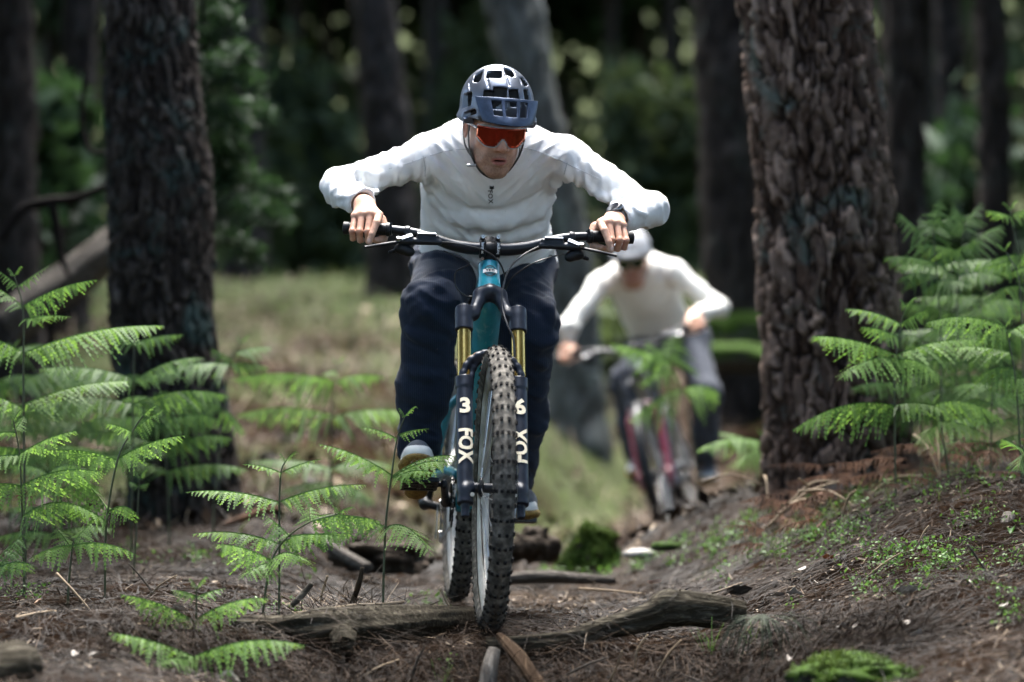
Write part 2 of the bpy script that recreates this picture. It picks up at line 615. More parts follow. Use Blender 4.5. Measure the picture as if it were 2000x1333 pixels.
def soil_mat():
    t = NT('forest_floor'); v = t.coord()
    a = t.noise(v, 55, 8, .7); b = t.noise(v, 3.2, 5, .6); g = t.noise(v, .9, 5, .6, .5)
    fine = t.noise(t.coord((60, 260, 60)), 1.0, 4, .6)
    c = t.ramp(a, [(.25, (.0025, .002, .0015)), (.5, (.008, .0056, .004)), (.68, (.021, .015, .011)), (.85, (.06, .048, .037))])
    c = t.mix(t.ramp(b, [(.4, (0, 0, 0)), (.7, (0.55, 0.55, 0.55))]), c, (0.045, 0.026, 0.016))
    gr = t.ramp(t.noise(v, 26, 6, .7), [(.3, (.024, .029, .014)), (.6, (.070, .080, .042)), (.85, (.17, .17, .115))])
    gm = t.attr('green', 'Fac')
    gm2 = t.n('ShaderNodeMath', operation='MULTIPLY_ADD'); t.l(g, gm2.inputs[0]); gm2.inputs[1].default_value = 1.6; gm2.inputs[2].default_value = -.8
    gm3 = t.n('ShaderNodeMath', operation='ADD'); t.l(gm, gm3.inputs[0]); t.l(gm2.outputs[0], gm3.inputs[1])
    mk = t.ramp(gm3.outputs[0], [(.35, (0, 0, 0)), (.75, (1, 1, 1))])
    c = t.mix(mk, c, gr)
    pa = t.attr('path', 'Fac')
    c = t.mix(pa, c, t.ramp(a, [(.3, (.028, .020, .015)), (.6, (.075, .058, .045)), (.85, (.17, .14, .115))]))
    return t.done(c, .95, t.bump(a, .7, .012), **{'Specular IOR Level': .0})


M_soil = soil_mat()


# ================================================================= ground
def path_x(y): return .02 + .70 * sstep(8, 14.0, y) + .55 * sstep(13.5, 20, y) + .7 * sstep(20, 32, y)


def H0(x, y):
    x = np.asarray(x, float); y = np.asarray(y, float)
    wob = .08 * vnoise(x * 2.1, y * 0 + 3.3, seed=5)
    front = -.13 * (1 - sstep(6.75, 7.16, y + wob)) - .12 * (1 - sstep(5.6, 6.9, y))
    z = front
    z = z + sstep(.28, 1.45, x) * (.13 + .26 * sstep(6.7, 8.9, y)) * (1 - .55 * sstep(11.5, 15, y))
    z = z + sstep(.45, .9, x) * .07 * (1 - sstep(6.7, 7.3, y))
    z = z + sstep(-.3, -1.0, x) * (.07 + .10 * sstep(8.5, 11, y) + .10 * (1 - sstep(6.2, 7.2, y)))
    ys = 17.3 - 4.8 * sstep(.3, 1.3, np.abs(x - path_x(y))) * np.where(x < path_x(y), 1.0, .75)
    t = np.clip((y - ys) / (25.5 - ys), 0, 1)
    z = z + 1.72 * t ** 1.15 + .018 * np.clip(y - 25.5, 0, 200) + 20 * sstep(60, 105, y)
    z = z + .12 * np.exp(-((x - .66) / .30) ** 2 - ((y - 10.6) / .8) ** 2) - .075 * np.exp(-((x - .75) / .5) ** 2 - ((y - 14.4) / 1.6) ** 2)
    z = z + .10 * fbm(x * .8, y * .8, seed=11, oct=3) * sstep(11, 15, y)
    z = z + .035 * fbm(x * 2.3, y * 2.3, seed=21, oct=3)
    return z


def H(x, y):
    x = np.asarray(x, float); y = np.asarray(y, float)
    return H0(x, y) + .012 * fbm(x * 14, y * 14, seed=31, oct=3) * (1 - sstep(11, 14, y))


def Hs(x, y): return float(H(np.array([x]), np.array([y]))[0])


def green_amt(x, y):
    g = .38 * sstep(10, 13, y) + .45 * sstep(16, 25, y)
    g = g + .5 * np.exp(-((x - .95) / .45) ** 2 - ((y - 9.0) / .5) ** 2) + .45 * np.exp(-((x - .3) / .3) ** 2 - ((y - 10.4) / .6) ** 2)
    g = g + .45 * np.exp(-((x - .35) / .7) ** 2 - ((y - 17.5) / 3) ** 2)
    return g - .8 * np.exp(-((x - path_x(y)) / .32) ** 2) * (1 - sstep(20, 25, y))


def make_ground():
    def grow(a, b, n, p=2.2):
        t = np.linspace(0, 1, n + 1)[1:]
        return a + (b - a) * t ** p
    xs = np.concatenate([-grow(2.4, 110, 34)[::-1], np.arange(-2.4, 2.4001, .03), grow(2.4, 110, 34)])
    ys = np.concatenate([5.6 - grow(0, 60, 26)[::-1], np.arange(5.6, 11.5, .03), np.arange(11.5, 27, .12), 27 + grow(0, 150, 30)])
    X, Y = np.meshgrid(xs, ys, indexing='ij')
    Z = H(X, Y)
    nx, ny = X.shape
    V = np.stack([X.ravel(), Y.ravel(), Z.ravel()], 1)
    i = np.arange(nx * ny).reshape(nx, ny)
    F = np.stack([i[:-1, :-1], i[1:, :-1], i[1:, 1:], i[:-1, 1:]], -1).reshape(-1, 4)
    gr = green_amt(V[:, 0], V[:, 1])
    pa = np.exp(-((V[:, 0] - path_x(V[:, 1])) / .30) ** 4) * sstep(7.9, 9.2, V[:, 1]) * (1 - sstep(18, 22, V[:, 1])) * .75
    pa = np.maximum(pa, .8 * np.exp(-((V[:, 0] - 1.06) / .25) ** 2 - ((V[:, 1] - 13.2) / .8) ** 2))
    me = np_mesh('ground', V, F, [M_soil], cols={'green': gr, 'path': pa})
    return tag(link('ground', me), 'needle covered forest floor with a worn dirt trail', None, None, 'structure')


make_ground()


# ================================================================= leaf masses
def leaf_quads(C, size, up=.4, seed=0, asp=.55):
    """diamond leaves round the centres C"""
    r = np.random.default_rng(seed)
    n = len(C)
    a = r.normal(size=(n, 3)); a /= np.linalg.norm(a, axis=1)[:, None]
    b = r.normal(size=(n, 3)); b[:, 2] += up; b = np.cross(a, b); b /= np.maximum(np.linalg.norm(b, axis=1), 1e-6)[:, None]
    s = (size if np.ndim(size) else np.full(n, size)) * r.uniform(.6, 1.3, n)
    a = a * s[:, None]; b = b * s[:, None] * asp
    V = np.stack([C - a, C + b, C + a, C - b], 1).reshape(-1, 3)
    F = np.arange(4 * n).reshape(n, 4)
    return V, F


def cloud(n, c, rad, clumps=12, spread=.28, seed=0):
    """points gathered in clumps inside an ellipsoid, with gaps between"""
    r = np.random.default_rng(seed)
    k = r.normal(size=(clumps, 3)); k /= np.linalg.norm(k, axis=1)[:, None]
    k *= r.uniform(.25, 1, clumps)[:, None] ** .6
    w = r.uniform(.4, 1.4, clumps); w /= w.sum()
    j = r.choice(clumps, n, p=w)
    p = k[j] + r.normal(size=(n, 3)) * spread * r.uniform(.5, 1.2, clumps)[j][:, None]
    shade = np.clip(r.uniform(0, 1, clumps)[j] * .55 + r.uniform(0, .5, n), 0, 1)
    return np.asarray(c) + p * np.asarray(rad), shade


def leaf_object(name, parent, mat, n, c, rad, size, clumps, seed, spread=.28, asp=.55, kind=None):
    P, sh = cloud(n, c, rad, clumps, spread, seed)
    V, F = leaf_quads(P, size, seed=seed + 1, asp=asp)
    o = link(name, np_mesh(name, V, F, [mat], smooth=False, cols={'shade': np.repeat(sh, 4)}), parent)
    if kind: o['kind'] = kind
    return o


# ================================================================= trunks
def plates(u, v, per, seed):
    """cracked bark: distance to the nearest crack, and a value per plate; u wraps at per"""
    iu, iv = np.floor(u).astype(int), np.floor(v).astype(int)
    f1 = np.full(u.shape, 9.0); f2 = f1.copy(); cid = np.zeros(u.shape)
    for du in (-1, 0, 1):
        for dv in (-2, -1, 0, 1, 2):
            cu, cv = iu + du, iv + dv
            w = np.mod(cu, per)
            jx = _hash(w, cv, w * 0, seed); jy = _hash(w, cv, w * 0, seed + 1)
            d = np.hypot(cu + jx - u, cv + jy - v)
            h = _hash(w, cv, w * 0, seed + 2)
            n = d < f1
            f2 = np.where(n, f1, np.minimum(f2, d)); cid = np.where(n, h, cid); f1 = np.where(n, d, f1)
    return f2 - f1, cid


def trunk(parent, mat, line, dz=.009, nu=200, fine_top=2.4, top=9.0, cw=.05, ch=.13, relief=.018, seed=1, flare=.25, name='trunk', lean=None):
    """line: list of (point, radius) from the ground up; carried on upwards to `top` metres"""
    pts = [np.array(p) for p, r in line]; rad = [r for p, r in line]
    z = np.array([p[2] for p in pts]); o = np.argsort(z)
    z = z[o]; X = np.array([pts[i][0] for i in o]); Y = np.array([pts[i][1] for i in o]); Rr = np.array([rad[i] for i in o])
    sl = (X[-1] - X[-2]) / max(z[-1] - z[-2], .01) if lean is None else lean
    zt = np.array([z[-1] + 2, max(top, z[-1] + 4)])
    X = np.append(X, X[-1] + sl * (zt - z[-1]) * .7); Y = np.append(Y, Y[-1] + 0 * zt); Rr = np.append(Rr, Rr[-1] * np.array([.85, .45])); z = np.append(z, zt)
    zs = np.concatenate([np.arange(z[0] - .15, fine_top, dz), np.linspace(fine_top, zt[-1], 14)])
    th = np.linspace(0, 2 * np.pi, nu, endpoint=False)
    T, Z = np.meshgrid(th, zs)
    def ip(A):
        k = np.interp(zs, z, A)
        m = max(3, int(.12 / dz)) | 1
        return np.convolve(np.pad(k, m // 2, mode='edge'), np.ones(m) / m, 'valid') if len(zs) > m else k
    cx, cy, rr = ip(X), ip(Y), ip(Rr)
    rr = rr * (1 + flare * np.exp(-np.clip(zs - z[0], 0, 9) / .16))
    per = max(8, int(2 * np.pi * Rr[0] / cw))
    U = T / (2 * np.pi) * per; Vv = Z / ch
    U = U + .55 * vnoise(np.cos(T) * 5, np.sin(T) * 5, Z * 9, seed + 9) + .40 * vnoise(np.cos(T) * 14, np.sin(T) * 14, Z * 26, seed + 29)
    Vv = Vv + .7 * vnoise(np.cos(T) * 4, np.sin(T) * 4, Z * 5, seed + 19) + .35 * vnoise(np.cos(T) * 14, np.sin(T) * 14, Z * 22, seed + 39) + .5 * np.sin(T * 3 + seed)
    e, cid = plates(U, Vv, per, seed)
    e2, cid2 = plates(U * 2.1, Vv * 2.3, int(per * 2.1) if False else per * 9999, seed + 50)
    wid = fbm(np.cos(T) * 5, np.sin(T) * 5, Z * 6, 3, seed + 77)
    pl = sstep(.0, .30, e + .22 * wid)
    lump = fbm(np.cos(T) * 2, np.sin(T) * 2, Z * 2.2, 3, seed + 3)
    fine = fbm(np.cos(T) * 16, np.sin(T) * 16, Z * 12, 3, seed + 4)
    r = rr[:, None] * (1 + .05 * lump) + relief * (pl * (.35 + .95 * cid) - .7) + relief * .45 * cid2 * sstep(.0, .15, e2) * pl + relief * .6 * fine
    V = np.stack([cx[:, None] + r * np.cos(T), cy[:, None] + r * np.sin(T), Z], -1).reshape(-1, 3)
    m, n = T.shape
    i = np.arange(m * n).reshape(m, n)
    j = np.roll(i, -1, axis=1)
    F = np.stack([i[:-1], j[:-1], j[1:], i[1:]], -1).reshape(-1, 4)
    me = np_mesh(name, V, F, [mat], cols={'cell': np.clip(cid * .5 + .5 * cid2, 0, 1).ravel(), 'plate': np.clip(pl * .9 + .1, 0, 1).ravel()})
    return link(name, me, parent)


CROWN = None


def crown(parent, c, s, seed):
    """a pine crown far above the picture; its mesh is shared, turned and scaled"""
    global CROWN
    if CROWN is None:
        P, sh = cloud(1500, (0, 0, 0), (2.6, 2.6, 1.9), 26, .2, 77)
        V, F = leaf_quads(P, .30, seed=78, asp=.45)
        CROWN = np_mesh('crown', V, F, [M_pineleaf], smooth=False, cols={'shade': np.repeat(sh, 4)})
    o = link('crown', CROWN, parent)
    o.location = c; o.scale = (s, s, s * .9); o.rotation_euler = (0, 0, seed * 1.7)
    return o


def px_trunk(d, rows):
    """rows: (centre px, py, half width px) -> points with radii at distance d"""
    return [(tuple(at(x, y, d)), w / FPX * d) for x, y, w in rows]


def tree(label, d, rows, mat, group=None, top=9, crown_s=1.0, seed=1, ground=True, name='pine_tree', cdx=0, cdy=0, **kw):
    ln = px_trunk(d, rows)
    b = min(ln, key=lambda q: q[0][2])[0]
    t = empty(name, (0, 0, 0), label, 'tree', group)
    if ground:
        z = Hs(b[0], b[1])
        if b[2] > z - .02: ln.append(((b[0], b[1], z - .05), min(ln, key=lambda q: q[0][2])[1] * 1.05))
    trunk(t, mat, ln, top=top, seed=seed, **kw)
    hi = max(ln, key=lambda q: q[0][2])[0]
    for q in range(2):
        a = seed * 2.3 + q * 2.6
        if crown_s: crown(t, (hi[0] + 1.1 * math.cos(a) + cdx, hi[1] + 1.1 * math.sin(a) + cdy, top - .3 - 1.5 * q), crown_s, seed + q)  # unseen crowns, some shifted off their trunks to let sun onto the trail
    return t


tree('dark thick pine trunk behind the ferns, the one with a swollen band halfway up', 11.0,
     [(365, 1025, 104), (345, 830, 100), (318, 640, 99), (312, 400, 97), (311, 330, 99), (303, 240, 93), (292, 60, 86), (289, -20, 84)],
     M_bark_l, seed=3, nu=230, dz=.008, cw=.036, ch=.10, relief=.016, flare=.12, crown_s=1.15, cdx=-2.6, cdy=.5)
tree('thick pine trunk with flaking grey and reddish bark plates standing on the bank', 10.0,
     [(1645, 955, 140), (1632, 800, 135), (1620, 600, 130), (1605, 330, 129), (1578, 60, 125), (1568, -30, 124)],
     M_bark_r, seed=8, nu=280, dz=.0075, cw=.044, ch=.13, relief=.022, flare=.10, crown_s=1.15, cdx=3.0, cdy=.5)

LOWRES = dict(nu=40, dz=.06, cw=.09, ch=.3, relief=.03, flare=.2)
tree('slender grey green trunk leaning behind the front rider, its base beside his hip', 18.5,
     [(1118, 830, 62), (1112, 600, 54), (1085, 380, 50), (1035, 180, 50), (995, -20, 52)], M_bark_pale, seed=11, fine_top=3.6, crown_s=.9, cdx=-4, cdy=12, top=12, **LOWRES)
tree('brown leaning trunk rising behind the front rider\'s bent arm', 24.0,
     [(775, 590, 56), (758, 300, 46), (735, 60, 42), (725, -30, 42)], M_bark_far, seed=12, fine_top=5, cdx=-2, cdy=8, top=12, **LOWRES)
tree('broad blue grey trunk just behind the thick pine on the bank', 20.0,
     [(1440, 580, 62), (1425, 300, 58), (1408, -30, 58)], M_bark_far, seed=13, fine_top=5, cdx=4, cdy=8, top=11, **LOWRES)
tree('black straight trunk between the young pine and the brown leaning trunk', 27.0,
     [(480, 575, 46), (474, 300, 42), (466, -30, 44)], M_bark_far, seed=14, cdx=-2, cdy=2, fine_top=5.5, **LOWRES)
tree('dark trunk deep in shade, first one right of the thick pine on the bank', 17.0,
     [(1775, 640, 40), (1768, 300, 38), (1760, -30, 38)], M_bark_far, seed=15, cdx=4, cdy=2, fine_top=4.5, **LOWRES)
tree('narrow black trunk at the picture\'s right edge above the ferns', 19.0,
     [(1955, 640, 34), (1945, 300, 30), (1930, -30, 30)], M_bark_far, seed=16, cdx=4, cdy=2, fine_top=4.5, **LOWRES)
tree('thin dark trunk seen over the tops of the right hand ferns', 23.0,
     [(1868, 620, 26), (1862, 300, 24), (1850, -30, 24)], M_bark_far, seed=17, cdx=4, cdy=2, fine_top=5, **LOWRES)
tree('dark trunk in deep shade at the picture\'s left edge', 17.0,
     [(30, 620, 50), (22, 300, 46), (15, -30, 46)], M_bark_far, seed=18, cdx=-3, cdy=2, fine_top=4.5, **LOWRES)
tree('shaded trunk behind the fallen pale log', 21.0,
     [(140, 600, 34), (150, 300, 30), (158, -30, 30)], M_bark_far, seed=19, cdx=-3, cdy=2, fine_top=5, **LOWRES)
far_rows = [(590, 38, 15), (655, 42, 13), (845, 34, 22), (905, 42, 14), (1190, 38, 15), (1255, 43, 13), (1325, 38, 15), (380, 36, 20), (250, 40, 20), (545, 44, 11), (1120, 46, 11), (1690, 38, 20), (1815, 42, 16), (85, 44, 16)]
for k, (px, d, w) in enumerate(far_rows):
    lean = random.uniform(-25, 25)
    where = ['left of the front rider\'s elbow', 'thin and pale, left of the brown leaning trunk', 'right of the brown leaning trunk', 'above the front rider\'s shoulder',
             'over the rider\'s raised shoulder, right of the leaning trunk', 'thin, over the rider\'s forearm', 'left of the broad blue grey trunk', 'right of the swollen pine trunk',
             'hidden behind the swollen pine trunk', 'thinnest, right of the black straight trunk', 'thinnest, behind the leaning grey green trunk', 'behind the thick pine on the bank',
             'behind the tall ferns', 'left of the shaded trunk'][k]
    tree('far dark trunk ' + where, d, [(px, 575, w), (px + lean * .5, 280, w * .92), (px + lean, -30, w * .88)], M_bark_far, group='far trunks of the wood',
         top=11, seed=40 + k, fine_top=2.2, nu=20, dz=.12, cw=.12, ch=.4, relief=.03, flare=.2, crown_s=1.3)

# the wood beyond: leaves seen ahead, plus unseen leaves added to block light
def far_forest_and_shade():
    r = np.random.default_rng(5)
    C, sz, sh = [], [], []
    n = 34000                                   # ahead, behind the trunks
    x = r.uniform(-26, 26, n); y = r.uniform(44, 66, n); z = r.uniform(0, 1, n) ** 1.1 * 17
    k = fbm(x * .35, y * .12, z * .4, 3, 9)
    m = k > -.22
    C.append(np.stack([x, y, z + 2.0], 1)[m]); sz.append(np.full(m.sum(), .36)); sh.append(np.clip(.45 + k * 1.1 + r.uniform(-.2, .2, n), 0, 1)[m])
    n = 16000                                   # unseen leaf walls added round the sides and behind to cut low sky light
    a = r.uniform(0, 2 * np.pi, n); rad = r.uniform(15, 24, n)
    x = rad * np.sin(a); y = 7 + rad * np.cos(a); z = r.uniform(0, 17, n)
    m = ~((y > 10) & (np.abs(x) < .22 * y + 1.5))
    C.append(np.stack([x, y, z], 1)[m]); sz.append(np.full(m.sum(), .55)); sh.append(r.uniform(0, 1, n)[m])
    n = 9500                                    # unseen leaves added overhead to darken the sides and cut front fill
    x = r.uniform(-13, 13, n); y = r.uniform(-7, 17, n); z = r.uniform(7.0, 10.5, n)
    k = fbm(x * .5, y * .5, None, 2, 19)
    m = ((np.abs(x - .2) > 2.3 + .8 * k) | (y < 1.5)) & (k > -.32)
    C.append(np.stack([x, y, z], 1)[m]); sz.append(np.full(m.sum(), .5)); sh.append(r.uniform(0, 1, n)[m])
    n = 7500                                   # unseen leaf roof added ahead to shade the background
    x = r.uniform(-22, 22, n); y = r.uniform(27, 78, n); z = r.uniform(13.2, 17, n)
    C.append(np.stack([x, y, z], 1)); sz.append(np.full(n, .62)); sh.append(r.uniform(0, 1, n))
    C, sz, sh = np.concatenate(C), np.concatenate(sz), np.concatenate(sh)
    V, F = leaf_quads(C, sz, seed=6, asp=.6)
    o = link('far_forest_and_shade', np_mesh('far_forest_and_shade', V, F, [M_far], smooth=False, cols={'shade': np.repeat(sh, 4)}))
    tag(o, 'dim green mass of the wood beyond the trunks, plus unseen leaves added for shade', 'forest', None, 'stuff')


far_forest_and_shade()

# shrubs and young trees that blur into green patches
def shrub(label, d, px, py0, py1, wpx, n, mat=M_shrub, leaf=.16, seed=1, clumps=14, name='shrub', cat='shrub'):
    b = at(px, py1, d); tp = at(px, py0, d)
    t = empty(name, (b.x, b.y, Hs(b.x, b.y)), label, cat)
    c = (0, 0, (b.z + tp.z) / 2 - t.location.z)
    leaf_object('foliage', t, mat, n, c, (wpx / 2 / FPX * d, .9, (tp.z - b.z) / 2), leaf, clumps, seed)
    mb = MB()
    for k in range(4):
        a = random.uniform(-1, 1)
        mb.tube([(0, 0, -.05), (a * .1, random.uniform(-.1, .1), c[2] * .6), (a * .4, random.uniform(-.3, .3), c[2] * 1.3)], [.05, .035, .012], 6)
    mb.build('stem', M_bark_far, t)
    return t


shrub('tall pale olive shrub behind the rider\'s outstretched forearm', 29, 1285, 130, 560, 230, 3200, seed=21, leaf=.12)
shrub('sunlit yellow green sapling above the second rider', 31, 1340, 330, 570, 150, 1700, seed=22, leaf=.10)
shrub('dim green shrub left of the front rider\'s elbow', 30, 590, 120, 560, 170, 2600, seed=23, leaf=.14)
shrub('grey green bush just left of the brown leaning trunk', 33, 640, 260, 570, 130, 1900, seed=24, leaf=.13)
shrub('pale leafy sapling just above and left of the helmet', 36, 935, 20, 330, 80, 500, seed=25, leaf=.15)
shrub('dark green shrub between helmet and leaning trunk', 34, 870, 130, 560, 110, 700, seed=26, leaf=.18)
shrub('small dark bush beside the leaning grey green trunk\'s foot', 21, 1195, 560, 760, 120, 500, seed=27, leaf=.1)
shrub('shaded evergreen shrub at the picture\'s left edge', 19, 90, 180, 500, 200, 900, M_pineleaf, .12, 28)
shrub('dark evergreen bush in deep shade behind the right hand ferns', 22, 1850, 250, 600, 260, 1000, M_pineleaf, .13, 29)


# young pine whose sprays stick out beside the left trunk
def pine_sprays():
    d = 13.0
    b = at(395, 640, d)
    t = empty('young_pine', (b.x, b.y, Hs(b.x, b.y)), 'young pine with feathery green sprays just right of the swollen dark trunk', 'tree')
    L = t.location
    mb = MB(); mb.tube([(0, 0, -.05), (.02, 0, 1.0), (.0, 0, 2.4)], [.035, .028, .01], 8)
    mb.build('trunk', M_bark_far, t)
    r = np.random.default_rng(3)
    for k, (px, py, tx, ty) in enumerate([(385, 330, 560, 395), (385, 260, 520, 225), (390, 200, 480, 110), (385, 330, 470, 300), (388, 420, 555, 440),
                                          (388, 120, 455, 40), (390, 480, 500, 505), (385, 160, 500, 170), (385, 390, 455, 350), (392, 60, 440, -20), (385, 300, 330, 260), (386, 230, 470, 250)]):
        a = at(px, py, d) - L; e = at(tx, ty, d - r.uniform(-.5, .5)) - L
        pts = spline([a, (a + e) / 2 + Vector((0, 0, .05)), e], 8)
        mb = MB(); mb.tube(pts, [.008] * len(pts), 5)
        sp = mb.build('branch', M_bark_far, t)
        n = 420
        tt = r.uniform(.15, 1.05, n)
        P = np.array([list(a.lerp(e, q)) for q in tt]); P[:, 2] += .05 * np.sin(tt * 3)
        P += r.normal(size=(n, 3)) * np.array([.05, .05, .045]) * (1.15 - .6 * tt)[:, None]
        V, F = leaf_quads(P, .045, seed=k + 60, asp=.13)
        link('needles', np_mesh('needles', V, F, [M_pineleaf], smooth=False, cols={'shade': np.repeat(r.uniform(.2, 1, n), 4)}), sp)


pine_sprays()


# ================================================================= logs, stumps, stones, sticks
def rough_tube(pts, rads, nseg=60, nu=28, amp=.12, seed=1, ridges=0, squash=1.0):
    """log, root or stick: swept, lumpy and grained along its length"""
    P = spline(pts, max(2, nseg // max(1, len(pts) - 1)))
    m = len(P)
    rr = np.interp(np.linspace(0, 1, m), np.linspace(0, 1, len(rads)), rads)
    up = Vector((0, 0, 1)); V = []
    for i in range(m):
        t = (P[min(i + 1, m - 1)] - P[max(i - 1, 0)]).normalized()
        b = up - t * up.dot(t)
        b = b.normalized() if b.length > .1 else Vector((0, 1, 0)); a = t.cross(b)
        th = np.linspace(0, 2 * np.pi, nu, endpoint=False)
        s = i / m * (sum((P[q + 1] - P[q]).length for q in range(m - 1)))
        lump = 1 + amp * fbm(np.cos(th) * 1.3 + seed, np.sin(th) * 1.3, np.full(nu, s * 5), 4, seed)
        gr = amp * .35 * vnoise(th * 6.4, np.full(nu, s * 3.0), None, seed + 5) + amp * .2 * vnoise(th * 15, np.full(nu, s * 5.0), None, seed + 6)
        r = rr[i] * (lump + gr)
        V.append(np.array(P[i]) + np.outer(r * np.cos(th), np.array(a)) + np.outer(r * np.sin(th) * squash, np.array(b)))
    V = np.concatenate(V)
    i = np.arange(m * nu).reshape(m, nu); j = np.roll(i, -1, 1)
    F = np.stack([i[:-1], j[:-1], j[1:], i[1:]], -1).reshape(-1, 4)
    c0 = len(V); V = np.vstack([V, np.array(P[0]), np.array(P[-1])])
    T = [np.stack([np.full(nu, c0), np.roll(np.arange(nu), -1), np.arange(nu)], 1),
         np.stack([np.full(nu, c0 + 1), (m - 1) * nu + np.arange(nu), (m - 1) * nu + np.roll(np.arange(nu), -1)], 1)]
    return V, F, np.concatenate(T)


def log(name, label, cat, mat, pts, rads, group=None, parent=None, **kw):
    V, F, T = rough_tube(pts, rads, **kw)
    o = link(name, np_mesh(name, V, [F, T], [mat]), parent)
    if label: tag(o, label, cat, group)
    return o


def stone(name, label, cat, mat, c, rad, seed, flat=0.0, amp=.35, group=None):
    n = 48
    th, ph = np.meshgrid(np.linspace(0, 2 * np.pi, n, endpoint=False), np.linspace(0, np.pi, 26))
    D = np.stack([np.sin(ph) * np.cos(th), np.sin(ph) * np.sin(th), np.cos(ph)], -1)
    k = 1 + amp * fbm(D[..., 0] * 1.6 + seed, D[..., 1] * 1.6, D[..., 2] * 1.6, 3, seed) + amp * .25 * fbm(D[..., 0] * 7, D[..., 1] * 7, D[..., 2] * 7, 3, seed + 4)
    q = np.sign(D) * np.abs(D) ** (.75)
    V = np.asarray(c) + (q * k[..., None] * np.asarray(rad)).astype(float)
    m = V.shape[0]; V = V.reshape(-1, 3)
    i = np.arange(m * n).reshape(m, n); j = np.roll(i, -1, 1)
    F = np.stack([i[:-1], i[1:], j[1:], j[:-1]], -1).reshape(-1, 4)
    o = link(name, np_mesh(name, V, F, [mat]))
    return tag(o, label, cat, group)


# the two weathered logs lying across the lip of the drop
Lg = log('fallen_log', 'weathered grey log across the lip left of the front wheel, with a knobbly end', 'log', M_log,
         [at(452, 1222, 7.12), at(560, 1232, 7.10), at(640, 1228, 7.08), at(760, 1220, 7.17), at(860, 1212, 7.36), at(945, 1208, 7.58)],
         [.026, .036, .052, .046, .038, .030], amp=.34, seed=4, nseg=80, nu=40)
log('knot', None, None, M_log, [at(672, 1275, 7.03), at(672, 1262, 6.99), at(670, 1243, 7.02)], [.014, .026, .034], parent=Lg, amp=.2, seed=14, nseg=10)
log('fallen_log', 'weathered log half buried in needles right of the front wheel', 'log', M_log,
    [at(950, 1262, 7.07), at(1100, 1250, 7.08), at(1180, 1228, 7.12), at(1270, 1205, 7.15), at(1310, 1190, 7.16), at(1380, 1192, 7.18), at(1450, 1200, 7.2)],
    [.022, .024, .027, .034, .046, .042, .034], amp=.36, seed=6, nseg=80, nu=40)
log('root_stub', 'short pale weathered stub standing at the bottom, below the front tyre', 'root', M_logpale,
    [at(966, 1268, 6.86), at(956, 1310, 6.84), at(948, 1360, 6.83)], [.014, .019, .022], amp=.3, seed=7, nseg=24)
log('bark_slab', 'broken slab of layered brown bark slanting down below the front tyre', 'bark', M_barkslab,
    [at(975, 1240, 6.94), at(1010, 1280, 6.88), at(1050, 1340, 6.84), at(1075, 1380, 6.82)], [.010, .024, .026, .024], amp=.4, seed=9, nseg=40, nu=36, squash=.5)
log('fallen_log', 'dark log end with flaking bark in the bottom corner of the picture', 'log', M_log,
    [at(-60, 1345, 6.3), at(30, 1310, 6.3), at(62, 1300, 6.32)], [.075, .062, .045], amp=.3, seed=10, nseg=24)
log('dead_branch', 'grey barkless branch lying across the trail behind the front wheel', 'branch', M_stick,
    [at(985, 1132, 9.3), at(1060, 1126, 9.3), at(1130, 1130, 9.35), at(1200, 1134, 9.4)], [.018, .022, .018, .012], amp=.2, seed=11, nseg=30)
log('dead_branch', 'thick grey branch behind the fern stems left of the rear wheel', 'branch', M_stick,
    [at(600, 1040, 9.8), at(650, 1072, 9.6), at(720, 1112, 9.4)], [.018, .022, .02], amp=.2, seed=12, nseg=24)
log('dead_branch', 'thin wavy stick lying on needles left of the front wheel', 'stick', M_twig,
    [at(575, 1200, 7.45), at(640, 1192, 7.45), at(700, 1184, 7.5), at(745, 1182, 7.5), at(790, 1176, 7.55)], [.006, .0075, .0075, .006, .004], amp=.2, seed=13, nseg=30, nu=10)
log('dead_branch', 'short straight stick propped at a slant beside the needle heap', 'stick', M_stick,
    [at(570, 1183, 7.5), at(590, 1163, 7.5), at(609, 1140, 7.5)], [.007, .0085, .007], amp=.15, seed=15, nseg=12, nu=12)
log('root', 'curved brown root running from the left trunk\'s foot', 'root', M_twigd,
    [at(440, 1025, 10.5), at(480, 1012, 10.4), at(510, 998, 10.4), at(545, 994, 10.4)], [.012, .014, .012, .008], amp=.2, seed=16, nseg=20, nu=12)
log('fallen_log', 'long pale brown log slanting up behind the swollen dark trunk', 'log', M_stick,
    [at(20, 640, 14.5), at(80, 590, 14.5), at(160, 535, 14.5), at(240, 475, 14.5), at(330, 415, 14.6)], [.11, .105, .10, .095, .09], amp=.35, seed=17, nseg=40)
log('dead_branch', 'dark forked dead limb arching in front of the pale slanting log', 'branch', M_bark_far,
    [at(0, 470, 13), at(45, 410, 13), at(100, 395, 13), at(150, 388, 13), at(215, 360, 13)], [.02, .022, .024, .02, .014], amp=.2, seed=18, nseg=30, nu=12)
log('dead_branch', 'dark dead limb hanging from the forked one over the pale log', 'branch', M_bark_far,
    [at(100, 395, 13), at(112, 450, 13), at(120, 500, 13), at(135, 540, 13)], [.022, .022, .018, .010], amp=.2, seed=19, nseg=24, nu=12)
log('dead_branch', 'thin curved dead branch hugging the left side of the swollen trunk', 'branch', M_bark_far,
    [at(170, 130, 12.2), at(160, 220, 12.2), at(172, 290, 12.2), at(215, 300, 12.2)], [.010, .012, .012, .008], amp=.2, seed=20, nseg=24, nu=10)
log('fallen_log', 'mossy fallen log on the slope behind the second rider\'s elbow', 'log', M_stumpmoss,
    [at(1370, 575, 20.5), at(1430, 560, 20.4), at(1530, 545, 20.3)], [.10, .11, .11], amp=.2, seed=22, nseg=24)
stone('boulder', 'grey boulder below the mossy log behind the second rider', 'rock', M_stone, at(1450, 650, 20), (.32, .3, .17), 3)
